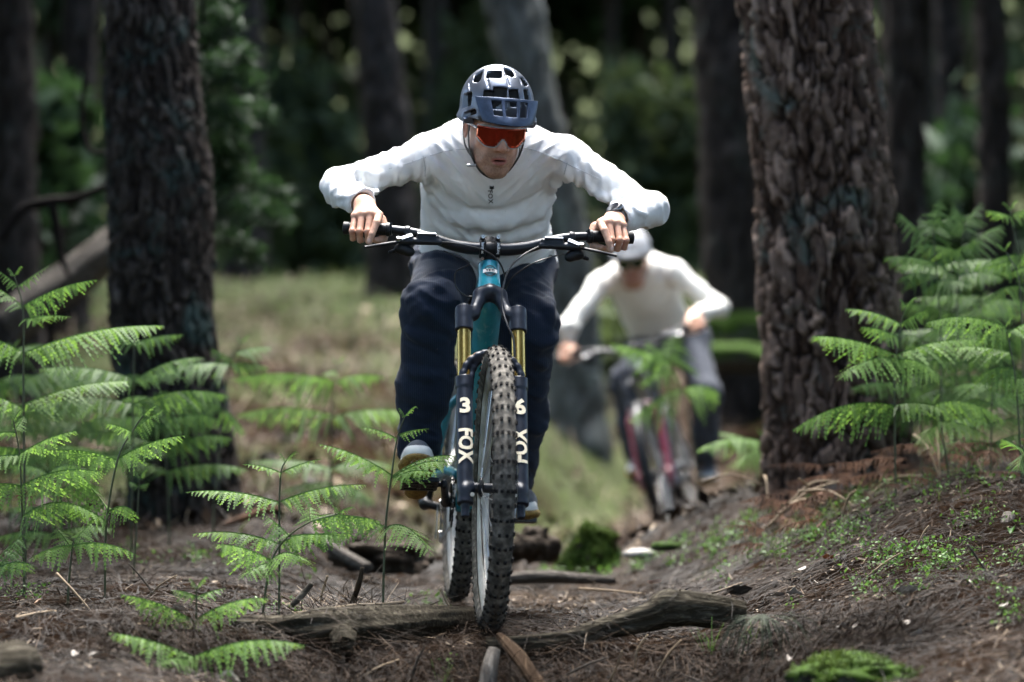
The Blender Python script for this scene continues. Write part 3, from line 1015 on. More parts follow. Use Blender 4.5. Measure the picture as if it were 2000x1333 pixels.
stone('boulder', 'low dark mossy boulder right of the second rider\'s thigh', 'rock', M_stonemoss, at(1420, 700, 19.2), (.35, .25, .1), 5)


def tufts_of_moss(o, n, size, up=.1, seed=1, side=None, front=0):
    """a pelt of tiny moss shoots on the upward faces of a stone or stump"""
    me = o.data; r = np.random.default_rng(seed)
    N = np.zeros(len(me.vertices) * 3); V = N.copy()
    me.vertices.foreach_get('co', V); me.vertices.foreach_get('normal', N)
    V, N = V.reshape(-1, 3), N.reshape(-1, 3)
    k = fbm(V[:, 0] * 14, V[:, 1] * 14, V[:, 2] * 14, 3, seed + 2)
    w = np.clip(N[:, 2] * (1 - front) - front * N[:, 1] - up + k * .9 + (0 if side is None else side * -N[:, 0]), 0, 1)
    if w.sum() <= 0: return
    i = r.choice(len(V), n, p=w / w.sum())
    C = V[i] + N[i] * r.uniform(0, size * 1.1, n)[:, None] + r.normal(size=(n, 3)) * .004
    Vq, Fq = leaf_quads(C, size, up=.8, seed=seed + 1, asp=.45)
    m = link('moss', np_mesh('moss', Vq, Fq, [M_moss], smooth=False, cols={'shade': np.repeat(np.clip(.5 + k[i] + r.uniform(-.3, .3, n), 0, 1), 4)}), o)
    m['kind'] = 'stuff'


M_moss = foliage_mat('moss_green', (.016, .030, .008), (.085, .125, .030), .3, .7, .1)


def stump():
    d = 10.4
    b = at(1155, 1095, d)
    s = Solid()
    c = np.array(b)
    s.cone(c + (0, 0, -.08), c + (.03, .02, .11), .085, .062, .02)
    s.cone(c + (-.1, .0, -.06), c + (-.02, .0, .06), .045, .04, .03)
    s.cone(c + (.06, -.02, -.06), c + (.05, .02, .07), .05, .045, .03)
    rot = np.array(Matrix.Rotation(R(18), 3, 'Y'))
    s.box(c + (.03, 0, .215), (.2, .2, .09), rot, op='s')
    s.grid(.006); V, F = s.mesh()
    N = vnormals(V, F)
    V = V + N * (.030 * fbm(V[:, 0] * 18, V[:, 1] * 18, V[:, 2] * 14, 4, 3) + .012 * fbm(V[:, 0] * 90, V[:, 1] * 90, V[:, 2] * 90, 2, 5))[:, None]
    o = tag(link('mossy_stump', np_mesh('mossy_stump', V, F, [M_stumpmoss])), 'small broken stump coated in bright green moss beside the trail', 'stump')
    tufts_of_moss(o, 4200, .006, -.05, 3, .5)


stump()
stone('rotten_wood', 'dark lump of rotten wood between the front wheel and the mossy stump', 'wood', M_logdark, at(1040, 1065, 9.9), (.080, .07, .060), 8, amp=.9)
stone('rotten_wood', 'low brown lump of rotten wood left of the rear wheel', 'wood', M_logdark, at(760, 1090, 9.6), (.13, .08, .045), 9, amp=.9)
stone('flat_stone', 'flat pale stone beside the mossy stump', 'stone', M_palestone, at(1248, 1082, 9.9), (.055, .05, .018), 12, amp=.25)
stone('flat_stone', 'small grey stone on the trail edge right of the pale flat one', 'stone', M_stone, at(1300, 1068, 9.7), (.05, .04, .016), 13, amp=.3)
o = stone('mossy_rock', 'moss capped rock in the foreground, the larger one of the two', 'rock', M_stonemoss, at(1670, 1330, 6.5), (.135, .12, .055), 16, amp=.6)
tufts_of_moss(o, 3600, .0042, .25, 5, None, .75)
o = stone('mossy_rock', 'moss capped rock in the bottom right corner', 'rock', M_stonemoss, at(1930, 1328, 6.5), (.11, .1, .045), 18, amp=.6)
tufts_of_moss(o, 2600, .0042, .25, 7, None, .75)
log('birch_stick', 'pale peeling stick lying on the bank at the picture\'s right edge', 'stick', M_logpale,
    [at(1948, 1068, 7.9), at(1960, 1040, 7.95), at(1970, 1008, 8.0)], [.018, .019, .018], amp=.15, seed=31, nseg=16, nu=16)
# ================================================================= bracken
def frond_mesh(a, b, W, arch, n=22, tilt=.75, curl=0.0, seed=0, lob=7):
    """one side frond: midrib from a to b, toothed leaflets on both sides, drooping towards the viewer"""
    r = np.random.default_rng(seed)
    a, b = np.array(a, float), np.array(b, float)
    L = np.linalg.norm(b - a)
    up = np.array((0, 0, 1.0))
    mid = (a + b) / 2 + up * arch
    t = np.linspace(0, 1, n * 2 + 1)[:, None]
    C = (1 - t) ** 2 * a + 2 * t * (1 - t) * mid + t ** 2 * b
    Tn = 2 * (1 - t) * (mid - a) + 2 * t * (b - mid); Tn /= np.linalg.norm(Tn, axis=1)[:, None]
    if curl:
        k = sstep(.8, 1.0, t[:, 0])[:, None]
        C = C + k * curl * np.array((0, 0, -1.0))
    V, F, sh = [], [], []
    # midrib
    for i in range(len(t)):
        w = .0022 * (1 - .7 * t[i, 0])
        V += [C[i] + up * w, C[i] + np.array((0, -w, -w)), C[i] + np.array((0, w, -w))]; sh += [.15] * 3
    for i in range(len(t) - 1):
        for q in range(3):
            F.append((i * 3 + q, i * 3 + (q + 1) % 3, i * 3 + 3 + (q + 1) % 3, i * 3 + 3 + q))
    nb = len(V)
    for i in range(1, n * 2):
        tt = t[i, 0]
        side = 1 if i % 2 else -1
        T = Tn[i]
        h = np.cross(T, up); nh = np.linalg.norm(h); h = h / nh if nh > .15 else np.array((0, -1.0, 0))
        if h[1] > 0: h = -h                        # h points to the viewer's side
        prof = min(1.0, .55 + 2.2 * tt) * (1 - tt) ** .72 * (1.0 + .12 * r.normal())
        ln = W * max(prof, .03)
        if side > 0: dr = h * math.cos(tilt) - up * math.sin(tilt)
        else: dr = -h * math.cos(tilt * .45) - up * math.sin(tilt * .45)
        dr = dr + T * (.45 + .12 * r.normal()) + r.normal(size=3) * .10
        dr /= np.linalg.norm(dr)
        nn = np.cross(dr, T); nn /= np.linalg.norm(nn)
        if nn[2] < 0: nn = -nn
        e = np.cross(nn, dr)
        sag = .22 * ln
        m = max(3, min(lob, int(ln / .0045)))
        base_w = min(.28 * ln, .62 * L / n * 1.2)
        s0 = r.uniform(.35, 1.0) * (.8 + .2 * (side < 0))
        # toothed leaflet: central strip plus teeth on both edges
        for j in range(m):
            u0, u1 = j / m, (j + 1) / m
            c0 = C[i] + dr * ln * u0 - up * sag * u0 * u0
            c1 = C[i] + dr * ln * u1 - up * sag * u1 * u1
            wv = base_w * (1 - u0) ** .7 * (.85 + .3 * r.random())
            tip = c0 * .25 + c1 * .75
            V += [c0, c1, tip + e * wv + dr * ln / m * .35 - nn * wv * .15, tip - e * wv + dr * ln / m * .35 - nn * wv * .15]
            q = len(V) - 4
            F.append((q, q + 3, q + 1, q + 2))
            sh += [s0 * .8, s0 * .8, min(1, s0 * 1.1), min(1, s0 * 1.1)]
    return np.array(V), np.array(F), np.array(sh)


def stem_mesh(pts, r0, r1):
    mb = MB()
    P = spline(pts, 6)
    mb.tube(P, list(np.linspace(r0, r1, len(P))), 6)
    return mb


def fern(label, d, stem, fronds, mat=None, dd=0.0, W=.098, seed=0, curl=True, group=None, r0=.0038, sink=True, lob=7):
    """stem: photo pixels from the ground up; fronds: ((attach px), (tip px), depth offset of tip, arch, width factor)"""
    mat = mat or M_fern
    P = [at(x, y, d + dd * i / max(1, len(stem) - 1)) for i, (x, y) in enumerate(stem)]
    if sink:
        g = Hs(P[0].x, P[0].y)
        if P[0].z > g + .004: P.insert(0, Vector((P[0].x, P[0].y, g - .02)))
    root = empty('bracken_fern', P[0], label, 'fern', group)
    L = root.location
    stem_mesh([p - L for p in P], r0, r0 * .45).build('stem', M_fernstem, root)
    for k, f in enumerate(fronds):
        (ax, ay), (tx, ty) = f[0], f[1]
        off = f[2] if len(f) > 2 else ((-1) ** k) * .06
        arch = f[3] if len(f) > 3 else .035
        wf = f[4] if len(f) > 4 else 1.0
        a = at(ax, ay, d); b = at(tx, ty, d + off)
        ln = (b - a).length
        n = int(np.clip(ln / .0135, 9, 30))
        V, F, sh = frond_mesh(a - L, b - L, W * wf * min(1.15, .45 + ln * 2.0), arch * min(1, ln / .25), n, random.uniform(.5, 1.15), 0, seed * 31 + k, lob)
        link('frond', np_mesh('frond', V, F, [mat], smooth=False, cols={'shade': sh}), root)
    if curl:                                       # the unrolling tip
        tip = P[-1] - L; nx = (P[-1] - P[-2]).normalized()
        V, F, sh = frond_mesh(tip, tip + nx * .02 + Vector((.03, -.01, .012)), .016, .012, 9, .8, .008, seed + 5, 3)
        link('frond', np_mesh('frond', V, F, [mat], smooth=False, cols={'shade': sh}), root)
        V, F, sh = frond_mesh(tip, tip + nx * .012 + Vector((-.022, .01, .014)), .012, .010, 8, .8, .008, seed + 6, 3)
        link('frond', np_mesh('frond', V, F, [mat], smooth=False, cols={'shade': sh}), root)
    return root


# --- in focus, centre left
fern('tall slim fern whose upper frond lies over the front rider\'s shoe', 7.55,
     [(748, 1186), (753, 1032), (765, 928), (776, 856), (790, 815)],
     [((776, 858), (702, 835), -.05, .03, .55), ((778, 850), (838, 838), .05, .02, .45),
      ((764, 928), (622, 868), -.06, .03, 1.0), ((764, 932), (895, 892), .10, .05, 1.05), ((766, 934), (885, 905), -.02, .06, 1.05), ((768, 936), (850, 925), -.08, .05, .9),
      ((753, 1030), (606, 1010), .05, .04, 1.15), ((753, 1032), (844, 1088), -.16, .085, 1.25)], seed=1)
fern('fern with two level pairs of narrow fronds, left of the tall slim one', 7.7,
     [(545, 1192), (546, 1060), (546, 975), (549, 922), (557, 903)],
     [((551, 925), (474, 908), -.04, .03, .55), ((552, 922), (628, 897), .03, .02, .5),
      ((546, 982), (362, 962), -.08, .03, .95), ((547, 980), (716, 948), .06, .03, .95),
      ((543, 1062), (375, 1044), -.05, .035, 1.0), ((545, 1060), (690, 1046), .08, .03, .9)], seed=2)
fern('low arching fern leaning to the right with broad bright side fronds', 7.4,
     [(514, 1196), (529, 1101), (560, 1051), (608, 1019), (660, 1004)],
     [((529, 1095), (421, 1064), -.08, .035, 1.3), ((533, 1092), (592, 1096), -.16, .05, 1.3), ((530, 1100), (472, 1130), -.14, .03, 1.0),
      ((566, 1048), (520, 1008), .04, .02, 1.25), ((566, 1048), (680, 1050), -.06, .02, .9), ((606, 1020), (604, 990), .05, .02, .9), ((608, 1019), (744, 1020), -.05, .04, 1.2)], seed=3)
fern('small low fern with a level pair of fronds in the left foreground', 7.05,
     [(380, 1300), (383, 1215), (384, 1150)],
     [((381, 1215), (234, 1162), -.08, .03, .95), ((381, 1212), (527, 1170), -.05, .045, 1.1), ((383, 1165), (335, 1153), .03, .02, .6), ((383, 1168), (440, 1150), .05, .02, .6)], seed=4)
fern('lowest fern in the left foreground, its two fronds spread wide and drooping', 6.75,
     [(378, 1345), (379, 1285)],
     [((379, 1284), (211, 1236), -.10, .02, 1.15), ((379, 1284), (597, 1262), -.08, .05, 1.15), ((379, 1290), (300, 1300), -.16, .03, .7)], seed=5, curl=False)
# --- left group
fern('tall dark fern at the picture\'s left edge in front of the pale slanting log', 8.4,
     [(51, 1172), (48, 960), (46, 760), (45, 610), (28, 540)],
     [((46, 598), (191, 547), -.05, .03, .85), ((46, 602), (-30, 552), .05, .03, .8), ((46, 625), (140, 620), -.12, .02, .6), ((36, 560), (95, 520), .05, .01, .4), ((36, 560), (-10, 525), .05, .01, .4),
      ((47, 690), (322, 637), .12, .05, 1.35), ((47, 690), (-90, 650), -.08, .04, 1.2), ((48, 790), (255, 745), .2, .04, 1.2), ((48, 800), (-80, 765), -.08, .04, 1.2),
      ((49, 880), (-60, 880), -.05, .03, .9)], M_fern, seed=6, W=.108, r0=.0045)
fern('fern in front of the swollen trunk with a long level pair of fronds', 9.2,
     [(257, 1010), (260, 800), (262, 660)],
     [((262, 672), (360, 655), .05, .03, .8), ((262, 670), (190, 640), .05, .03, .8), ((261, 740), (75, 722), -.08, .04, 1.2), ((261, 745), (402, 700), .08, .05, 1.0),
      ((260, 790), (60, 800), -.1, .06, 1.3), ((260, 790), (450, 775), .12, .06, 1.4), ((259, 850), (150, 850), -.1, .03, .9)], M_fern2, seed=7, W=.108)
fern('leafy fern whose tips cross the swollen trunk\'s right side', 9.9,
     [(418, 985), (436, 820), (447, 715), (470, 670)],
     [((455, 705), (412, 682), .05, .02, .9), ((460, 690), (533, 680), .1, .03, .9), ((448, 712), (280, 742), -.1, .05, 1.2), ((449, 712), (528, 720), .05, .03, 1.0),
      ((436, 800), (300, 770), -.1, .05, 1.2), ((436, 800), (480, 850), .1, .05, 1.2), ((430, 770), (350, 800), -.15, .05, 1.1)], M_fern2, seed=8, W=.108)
fern('blurred fern on the open slope left of the front rider\'s knee', 10.7,
     [(645, 905), (650, 800), (655, 735), (658, 712)],
     [((655, 745), (448, 742), -.1, .05, 1.1), ((655, 745), (752, 738), .1, .04, 1.0), ((656, 725), (625, 735), -.1, .02, .6),
      ((650, 812), (462, 812), -.1, .06, 1.35), ((650, 815), (812, 812), .1, .05, 1.3)], M_fern, seed=9, W=.108)
fern('blurred low fern behind the two level pairs of fronds', 10.4,
     [(655, 1020), (650, 950), (648, 905)],
     [((648, 915), (480, 905), -.1, .04, 1.2), ((648, 915), (770, 915), .1, .06, 1.3), ((650, 950), (730, 990), -.2, .06, 1.2), ((650, 945), (540, 965), -.1, .04, 1.0)], M_fern2, seed=10, W=.10)
fern('sharp fern with a forked top standing before the swollen trunk', 7.75,
     [(205, 1166), (208, 1025), (230, 898), (262, 838), (280, 812)],
     [((258, 844), (207, 828), -.04, .03, .7), ((262, 838), (320, 800), .04, .01, .75), ((230, 896), (364, 851), -.06, .03, 1.05), ((229, 898), (85, 882), .05, .03, 1.0),
      ((212, 1000), (128, 918), .08, .05, 1.2), ((212, 1000), (268, 1005), -.12, .06, 1.1), ((209, 1020), (118, 980), -.1, .03, 1.0)], seed=11)
fern('sharp fern low at the left edge with stacked drooping fronds', 7.7,
     [(47, 1128), (42, 960), (38, 885), (26, 822)],
     [((30, 840), (48, 812), .04, .01, .5), ((30, 845), (-25, 850), .04, .02, .6), ((38, 888), (152, 842), -.06, .03, 1.0), ((38, 890), (-50, 905), -.06, .03, 1.0),
      ((41, 950), (205, 925), -.12, .05, 1.25), ((41, 950), (-60, 960), -.1, .04, 1.2), ((43, 1010), (150, 990), -.15, .05, 1.1)], seed=12)
fern('small low fern between the two sharp ones at the left', 7.6,
     [(133, 1160), (140, 1080), (145, 1052)],
     [((144, 1060), (181, 1018), .05, .02, .9), ((143, 1066), (272, 1088), -.05, .05, 1.0), ((143, 1066), (55, 1095), -.08, .04, 1.0), ((142, 1075), (105, 1028), .06, .02, .8)], seed=13, curl=False)
fern('low fern at the very left edge near the ground', 7.5,
     [(-15, 1170), (-8, 1110)],
     [((-8, 1112), (68, 1106), -.08, .05, 1.1), ((-8, 1112), (40, 1070), .05, .03, .9), ((-8, 1100), (55, 1040), .1, .03, .8)], M_fern2, seed=14, curl=False)
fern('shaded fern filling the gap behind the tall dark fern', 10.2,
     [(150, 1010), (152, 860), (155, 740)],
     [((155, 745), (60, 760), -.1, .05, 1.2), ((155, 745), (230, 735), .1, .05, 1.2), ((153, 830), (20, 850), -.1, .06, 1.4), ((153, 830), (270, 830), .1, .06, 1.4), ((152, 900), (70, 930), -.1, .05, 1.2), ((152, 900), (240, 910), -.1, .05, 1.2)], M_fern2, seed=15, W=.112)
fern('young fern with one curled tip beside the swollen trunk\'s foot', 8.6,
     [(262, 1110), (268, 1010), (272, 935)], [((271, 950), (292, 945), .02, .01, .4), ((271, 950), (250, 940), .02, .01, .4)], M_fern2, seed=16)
# --- right group
fern('bright fern standing right in front of the thick pine on the bank', 8.6,
     [(1749, 948), (1747, 742), (1751, 693), (1760, 632), (1769, 600)],
     [((1760, 634), (1650, 604), .05, .035, .95), ((1761, 632), (1812, 606), .05, .02, .7), ((1755, 660), (1680, 640), -.1, .03, .8),
      ((1751, 694), (1586, 657), -.08, .03, 1.4), ((1751, 694), (1930, 668), .08, .045, 1.3), ((1750, 700), (1640, 742), -.2, .05, 1.2), ((1749, 705), (1840, 740), -.2, .05, 1.1),
      ((1748, 793), (1547, 842), -.08, .075, 1.25), ((1748, 793), (1850, 805), -.1, .05, 1.1)], seed=21, W=.108)
fern('fern with a long drooping frond low on the right of the bright one', 8.8,
     [(1856, 948), (1840, 850), (1820, 790)],
     [((1820, 792), (1963, 824), -.1, .07, 1.3), ((1820, 792), (1760, 800), -.1, .03, .9), ((1832, 830), (1792, 872), -.15, .03, .9), ((1832, 825), (1940, 862), -.1, .05, 1.1)], seed=22, W=.108)
fern('tall fern at the right edge with a long silvery top frond', 8.5,
     [(1996, 935), (1985, 760), (1970, 665), (1962, 640)],
     [((1966, 640), (1808, 632), -.06, .05, 1.25), ((1968, 650), (2080, 620), .05, .04, 1.2), ((1975, 690), (1850, 682), .12, .03, 1.0), ((1980, 720), (1900, 745), -.1, .05, 1.2), ((1984, 740), (2060, 760), -.1, .04, 1.2)], seed=23, W=.112)
fern('feathery upright fern rising above the others just right of the thick pine', 9.4,
     [(1838, 905), (1837, 640), (1828, 520), (1822, 440)],
     [((1824, 470), (1836, 388), .05, .01, 1.0), ((1826, 490), (1752, 415), .1, .03, 1.0), ((1828, 515), (1726, 504), -.06, .03, 1.2), ((1828, 515), (1920, 470), .1, .03, 1.2), ((1830, 540), (1757, 545), -.12, .04, 1.2), ((1831, 550), (1900, 560), -.1, .04, 1.2), ((1825, 455), (1795, 425), .08, .01, .8), ((1825, 455), (1870, 412), .08, .01, .8)], M_fern2, seed=24, W=.115)
fern('feathery fern tall behind the right hand group, tips against the dark wood', 9.6,
     [(1866, 905), (1870, 620), (1875, 500), (1888, 430)],
     [((1884, 450), (1918, 392), .05, .01, .8), ((1884, 450), (1860, 395), .05, .01, .8), ((1877, 490), (1960, 440), .1, .03, 1.2), ((1877, 495), (1790, 480), -.1, .03, 1.1), ((1873, 540), (1960, 545), -.1, .05, 1.3), ((1873, 545), (1800, 570), -.1, .04, 1.2)], M_fern2, seed=25, W=.115)
fern('fern with arching fronds at the upper right edge', 9.2,
     [(2010, 900), (2005, 600), (1985, 480), (1972, 410)],
     [((1976, 425), (1925, 412), -.06, .02, .8), ((1978, 420), (2040, 400), .05, .02, .8), ((1990, 500), (1912, 528), -.08, .05, 1.2), ((1990, 505), (2060, 480), .05, .04, 1.1), ((1997, 560), (1920, 590), -.1, .05, 1.2)], M_fern, seed=26, W=.112)
fern('coiled young fern tip poking up at the right edge', 8.8,
     [(2000, 780), (1992, 560), (1972, 505), (1962, 490)],
     [((1976, 512), (1922, 524), -.04, .02, .6), ((1982, 528), (2040, 520), .03, .02, .6)], M_fern, seed=27)
fern('shaded fern low behind the right hand group', 9.6,
     [(1900, 905), (1895, 760), (1890, 700)],
     [((1890, 705), (1800, 715), -.1, .05, 1.3), ((1890, 705), (1990, 700), .1, .05, 1.3), ((1893, 760), (1790, 780), -.1, .05, 1.3), ((1893, 760), (1990, 790), -.1, .05, 1.3), ((1895, 800), (1960, 850), -.1, .05, 1.0)], M_fern2, seed=28, W=.112)
fern('small crisp fern tip at the right edge above the pale peeling stick', 7.9,
     [(2020, 975), (2005, 900), (1996, 870)],
     [((1998, 880), (1956, 858), -.05, .02, .9), ((2000, 885), (1990, 920), -.1, .02, .8), ((1998, 876), (2040, 860), .03, .02, .8)], seed=29, curl=False)
# --- middle distance
fern('blurred fern in front of the second rider\'s red fork', 11.6,
     [(1362, 935), (1350, 840), (1330, 762), (1310, 705)],
     [((1330, 760), (1234, 822), -.1, .05, 1.3), ((1332, 762), (1404, 768), -.05, .075, 1.35), ((1318, 725), (1256, 742), -.08, .05, 1.1), ((1312, 712), (1318, 655), .08, .01, 1.2), ((1310, 712), (1190, 672), -.05, .03, .8), ((1312, 715), (1262, 668), .05, .03, 1.0)], M_fern, seed=31, W=.17)
fern('blurred pale fern reaching left from the thick pine\'s base', 10.6,
     [(1475, 975), (1480, 900), (1488, 850)],
     [((1486, 856), (1536, 836), .05, .02, .9), ((1484, 862), (1360, 880), -.08, .05, 1.35), ((1482, 880), (1440, 920), -.2, .05, 1.2), ((1484, 870), (1400, 845), .08, .03, .9), ((1482, 885), (1520, 905), -.1, .03, .8)], M_fern, seed=32, W=.112)


# --- more plants behind, filling both groups
def filler(label, px, py, d, h, n, seed, group, mat):
    r = random.Random(seed)
    g = at(px, py, d)
    top = py - h
    bend = r.uniform(-20, 20)
    stem = [(px, py), (px + bend * .4, py - h * .6), (px + bend, top)]
    fr = []
    for k in range(n):
        t = .38 + .6 * k / max(1, n - 1)
        x = px + bend * t; y = py - h * t
        w = h * r.uniform(.42, .62) * (1.15 - .75 * (t - .38))
        for s in (-1, 1):
            fr.append(((x, y), (x + s * w, y + r.uniform(-.18, .12) * w), r.uniform(-.25, .25), r.uniform(.03, .07), r.uniform(.95, 1.3)))
    fern(label, d, stem, fr, mat, W=.105, seed=seed, group=group)


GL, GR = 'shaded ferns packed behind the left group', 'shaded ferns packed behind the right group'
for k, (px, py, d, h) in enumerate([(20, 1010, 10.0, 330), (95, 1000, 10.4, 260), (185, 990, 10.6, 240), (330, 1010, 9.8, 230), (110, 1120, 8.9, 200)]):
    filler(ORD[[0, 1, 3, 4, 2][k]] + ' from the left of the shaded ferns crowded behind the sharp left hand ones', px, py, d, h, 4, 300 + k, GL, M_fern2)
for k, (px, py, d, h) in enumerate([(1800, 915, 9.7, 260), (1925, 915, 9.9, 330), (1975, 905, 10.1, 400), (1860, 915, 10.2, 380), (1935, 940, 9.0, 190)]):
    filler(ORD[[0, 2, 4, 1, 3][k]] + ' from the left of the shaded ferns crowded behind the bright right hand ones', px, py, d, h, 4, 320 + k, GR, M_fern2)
# ================================================================= mountain bikes
M_black = plain('black_anodised', (.014, .016, .021), .34, .2, scale=60, **{'Specular IOR Level': .4})
M_blackmat = plain('black_plastic', (.009, .010, .012), .45, scale=80, **{'Specular IOR Level': .3})
M_fork = plain('fork_black', (.010, .014, .024), .36, .0, scale=50, **{'Specular IOR Level': .35})
M_gold = plain('gold_stanchion', (.72, .47, .13), .22, 1.0, var=.1, scale=120)
M_silver = plain('worn_silver', (.55, .55, .56), .3, 1.0, var=.15, scale=70)
M_spoke = plain('steel_spoke', (.55, .55, .55), .3, 1.0, var=.1)
M_cable = plain('cable_black', (.02, .02, .022), .35)
M_rim = plain('dusty_rim', (.42, .41, .39), .45, .2, var=.4, scale=14)
M_rotor = plain('steel_rotor', (.4, .4, .4), .3, 1.0)
M_cream = plain('cream_print', (.74, .66, .50), .5, var=.08)
M_ink = plain('black_print', (.012, .012, .014), .5)
M_white_ink = plain('white_print', (.75, .75, .75), .5, var=.05)
M_gum = plain('gum_rubber', (.30, .19, .055), .65, var=.45, scale=90, bump=.4)
M_red = plain('red_fork', (.13, .010, .022), .3, .0, var=.15, scale=20, **{'Coat Weight': .6})
M_frame2 = plain('grey_frame', (.33, .34, .36), .3, .2, var=.1, scale=20)


def teal_mat():
    t = NT('teal_paint'); v = t.coord()
    st = t.noise(t.coord((60, 60, 3)), 1.0, 4)
    n = t.noise(v, 30, 5)
    c = t.ramp(n, [(.3, (.008, .19, .26)), (.7, (.014, .27, .35))])
    mk = t.ramp(st, [(.56, (0, 0, 0)), (.74, (.55, .55, .55))])
    c = t.mix(mk, c, (.26, .42, .47))
    return t.done(c, .3, None, .0, **{'Coat Weight': .5, 'Coat Roughness': .15})


M_teal = teal_mat()


def tyre_mat(name, dust=.6):
    t = NT(name); v = t.coord()
    n = t.noise(v, 45, 5, .65); k = t.attr('knob', 'Fac')
    base = t.ramp(n, [(.3, (.025, .023, .021)), (.5, (.09, .083, .073)), (.75, (.30, .275, .24))])
    kn = t.ramp(n, [(.3, (.006, .006, .007)), (.75, (.018, .017, .017))])
    c = t.mix(k, base, kn)
    return t.done(c, .85, t.bump(n, .4, .002), **{'Specular IOR Level': .12})


M_tyre = tyre_mat('dusty_tyre')


def text_mesh(s, size, depth=.0006, bold=.0, sx=1.0, spacing=1.0):
    c = bpy.data.curves.new('lettering', 'FONT'); c.body = s; c.size = size; c.align_x = 'CENTER'; c.align_y = 'CENTER'
    c.offset = bold; c.resolution_u = 3; c.space_character = spacing
    o = bpy.data.objects.new('lettering', c); COL.objects.link(o)
    dg = bpy.context.evaluated_depsgraph_get()
    me = o.evaluated_get(dg).to_mesh()
    V = np.array([v.co[:] for v in me.vertices]).reshape(-1, 3); F = [tuple(p.vertices) for p in me.polygons]
    o.evaluated_get(dg).to_mesh_clear()
    bpy.data.objects.remove(o); bpy.data.curves.remove(c)
    V[:, 0] *= sx
    return V, F


def subdivide(V, F, it=2):
    """split long triangles so flat lettering can follow a curved surface"""
    T = []
    for f in F:
        for i in range(1, len(f) - 1): T.append((f[0], f[i], f[i + 1]))
    V = [tuple(v) for v in V]
    for _ in range(it):
        cache, N = {}, []
        def m(a, b):
            k = (min(a, b), max(a, b))
            if k not in cache:
                V.append(tuple((np.array(V[a]) + np.array(V[b])) / 2)); cache[k] = len(V) - 1
            return cache[k]
        for a, b, c in T:
            ab, bc, ca = m(a, b), m(b, c), m(c, a)
            N += [(a, ab, ca), (ab, b, bc), (ca, bc, c), (ab, bc, ca)]
        T = N
    return np.array(V), T


def on_cylinder(V, r, lift=.0006):
    """x across, y along the axis -> wrapped on the front (-Y) of a vertical cylinder"""
    a = V[:, 0] / r
    return np.stack([(r + lift) * np.sin(a), -(r + lift) * np.cos(a), V[:, 1]], 1)


def solid_obj(s, res, name, mats, parent, smooth=1, fm=None):
    s.grid(res); V, F = s.mesh()
    if smooth: V = smooth_verts(V, F, smooth, .5)
    return link(name, np_mesh(name, V, F, mats if isinstance(mats, (list, tuple)) else [mats]), parent)


AX_S, AX_C = math.sin(R(64)), math.cos(R(64))


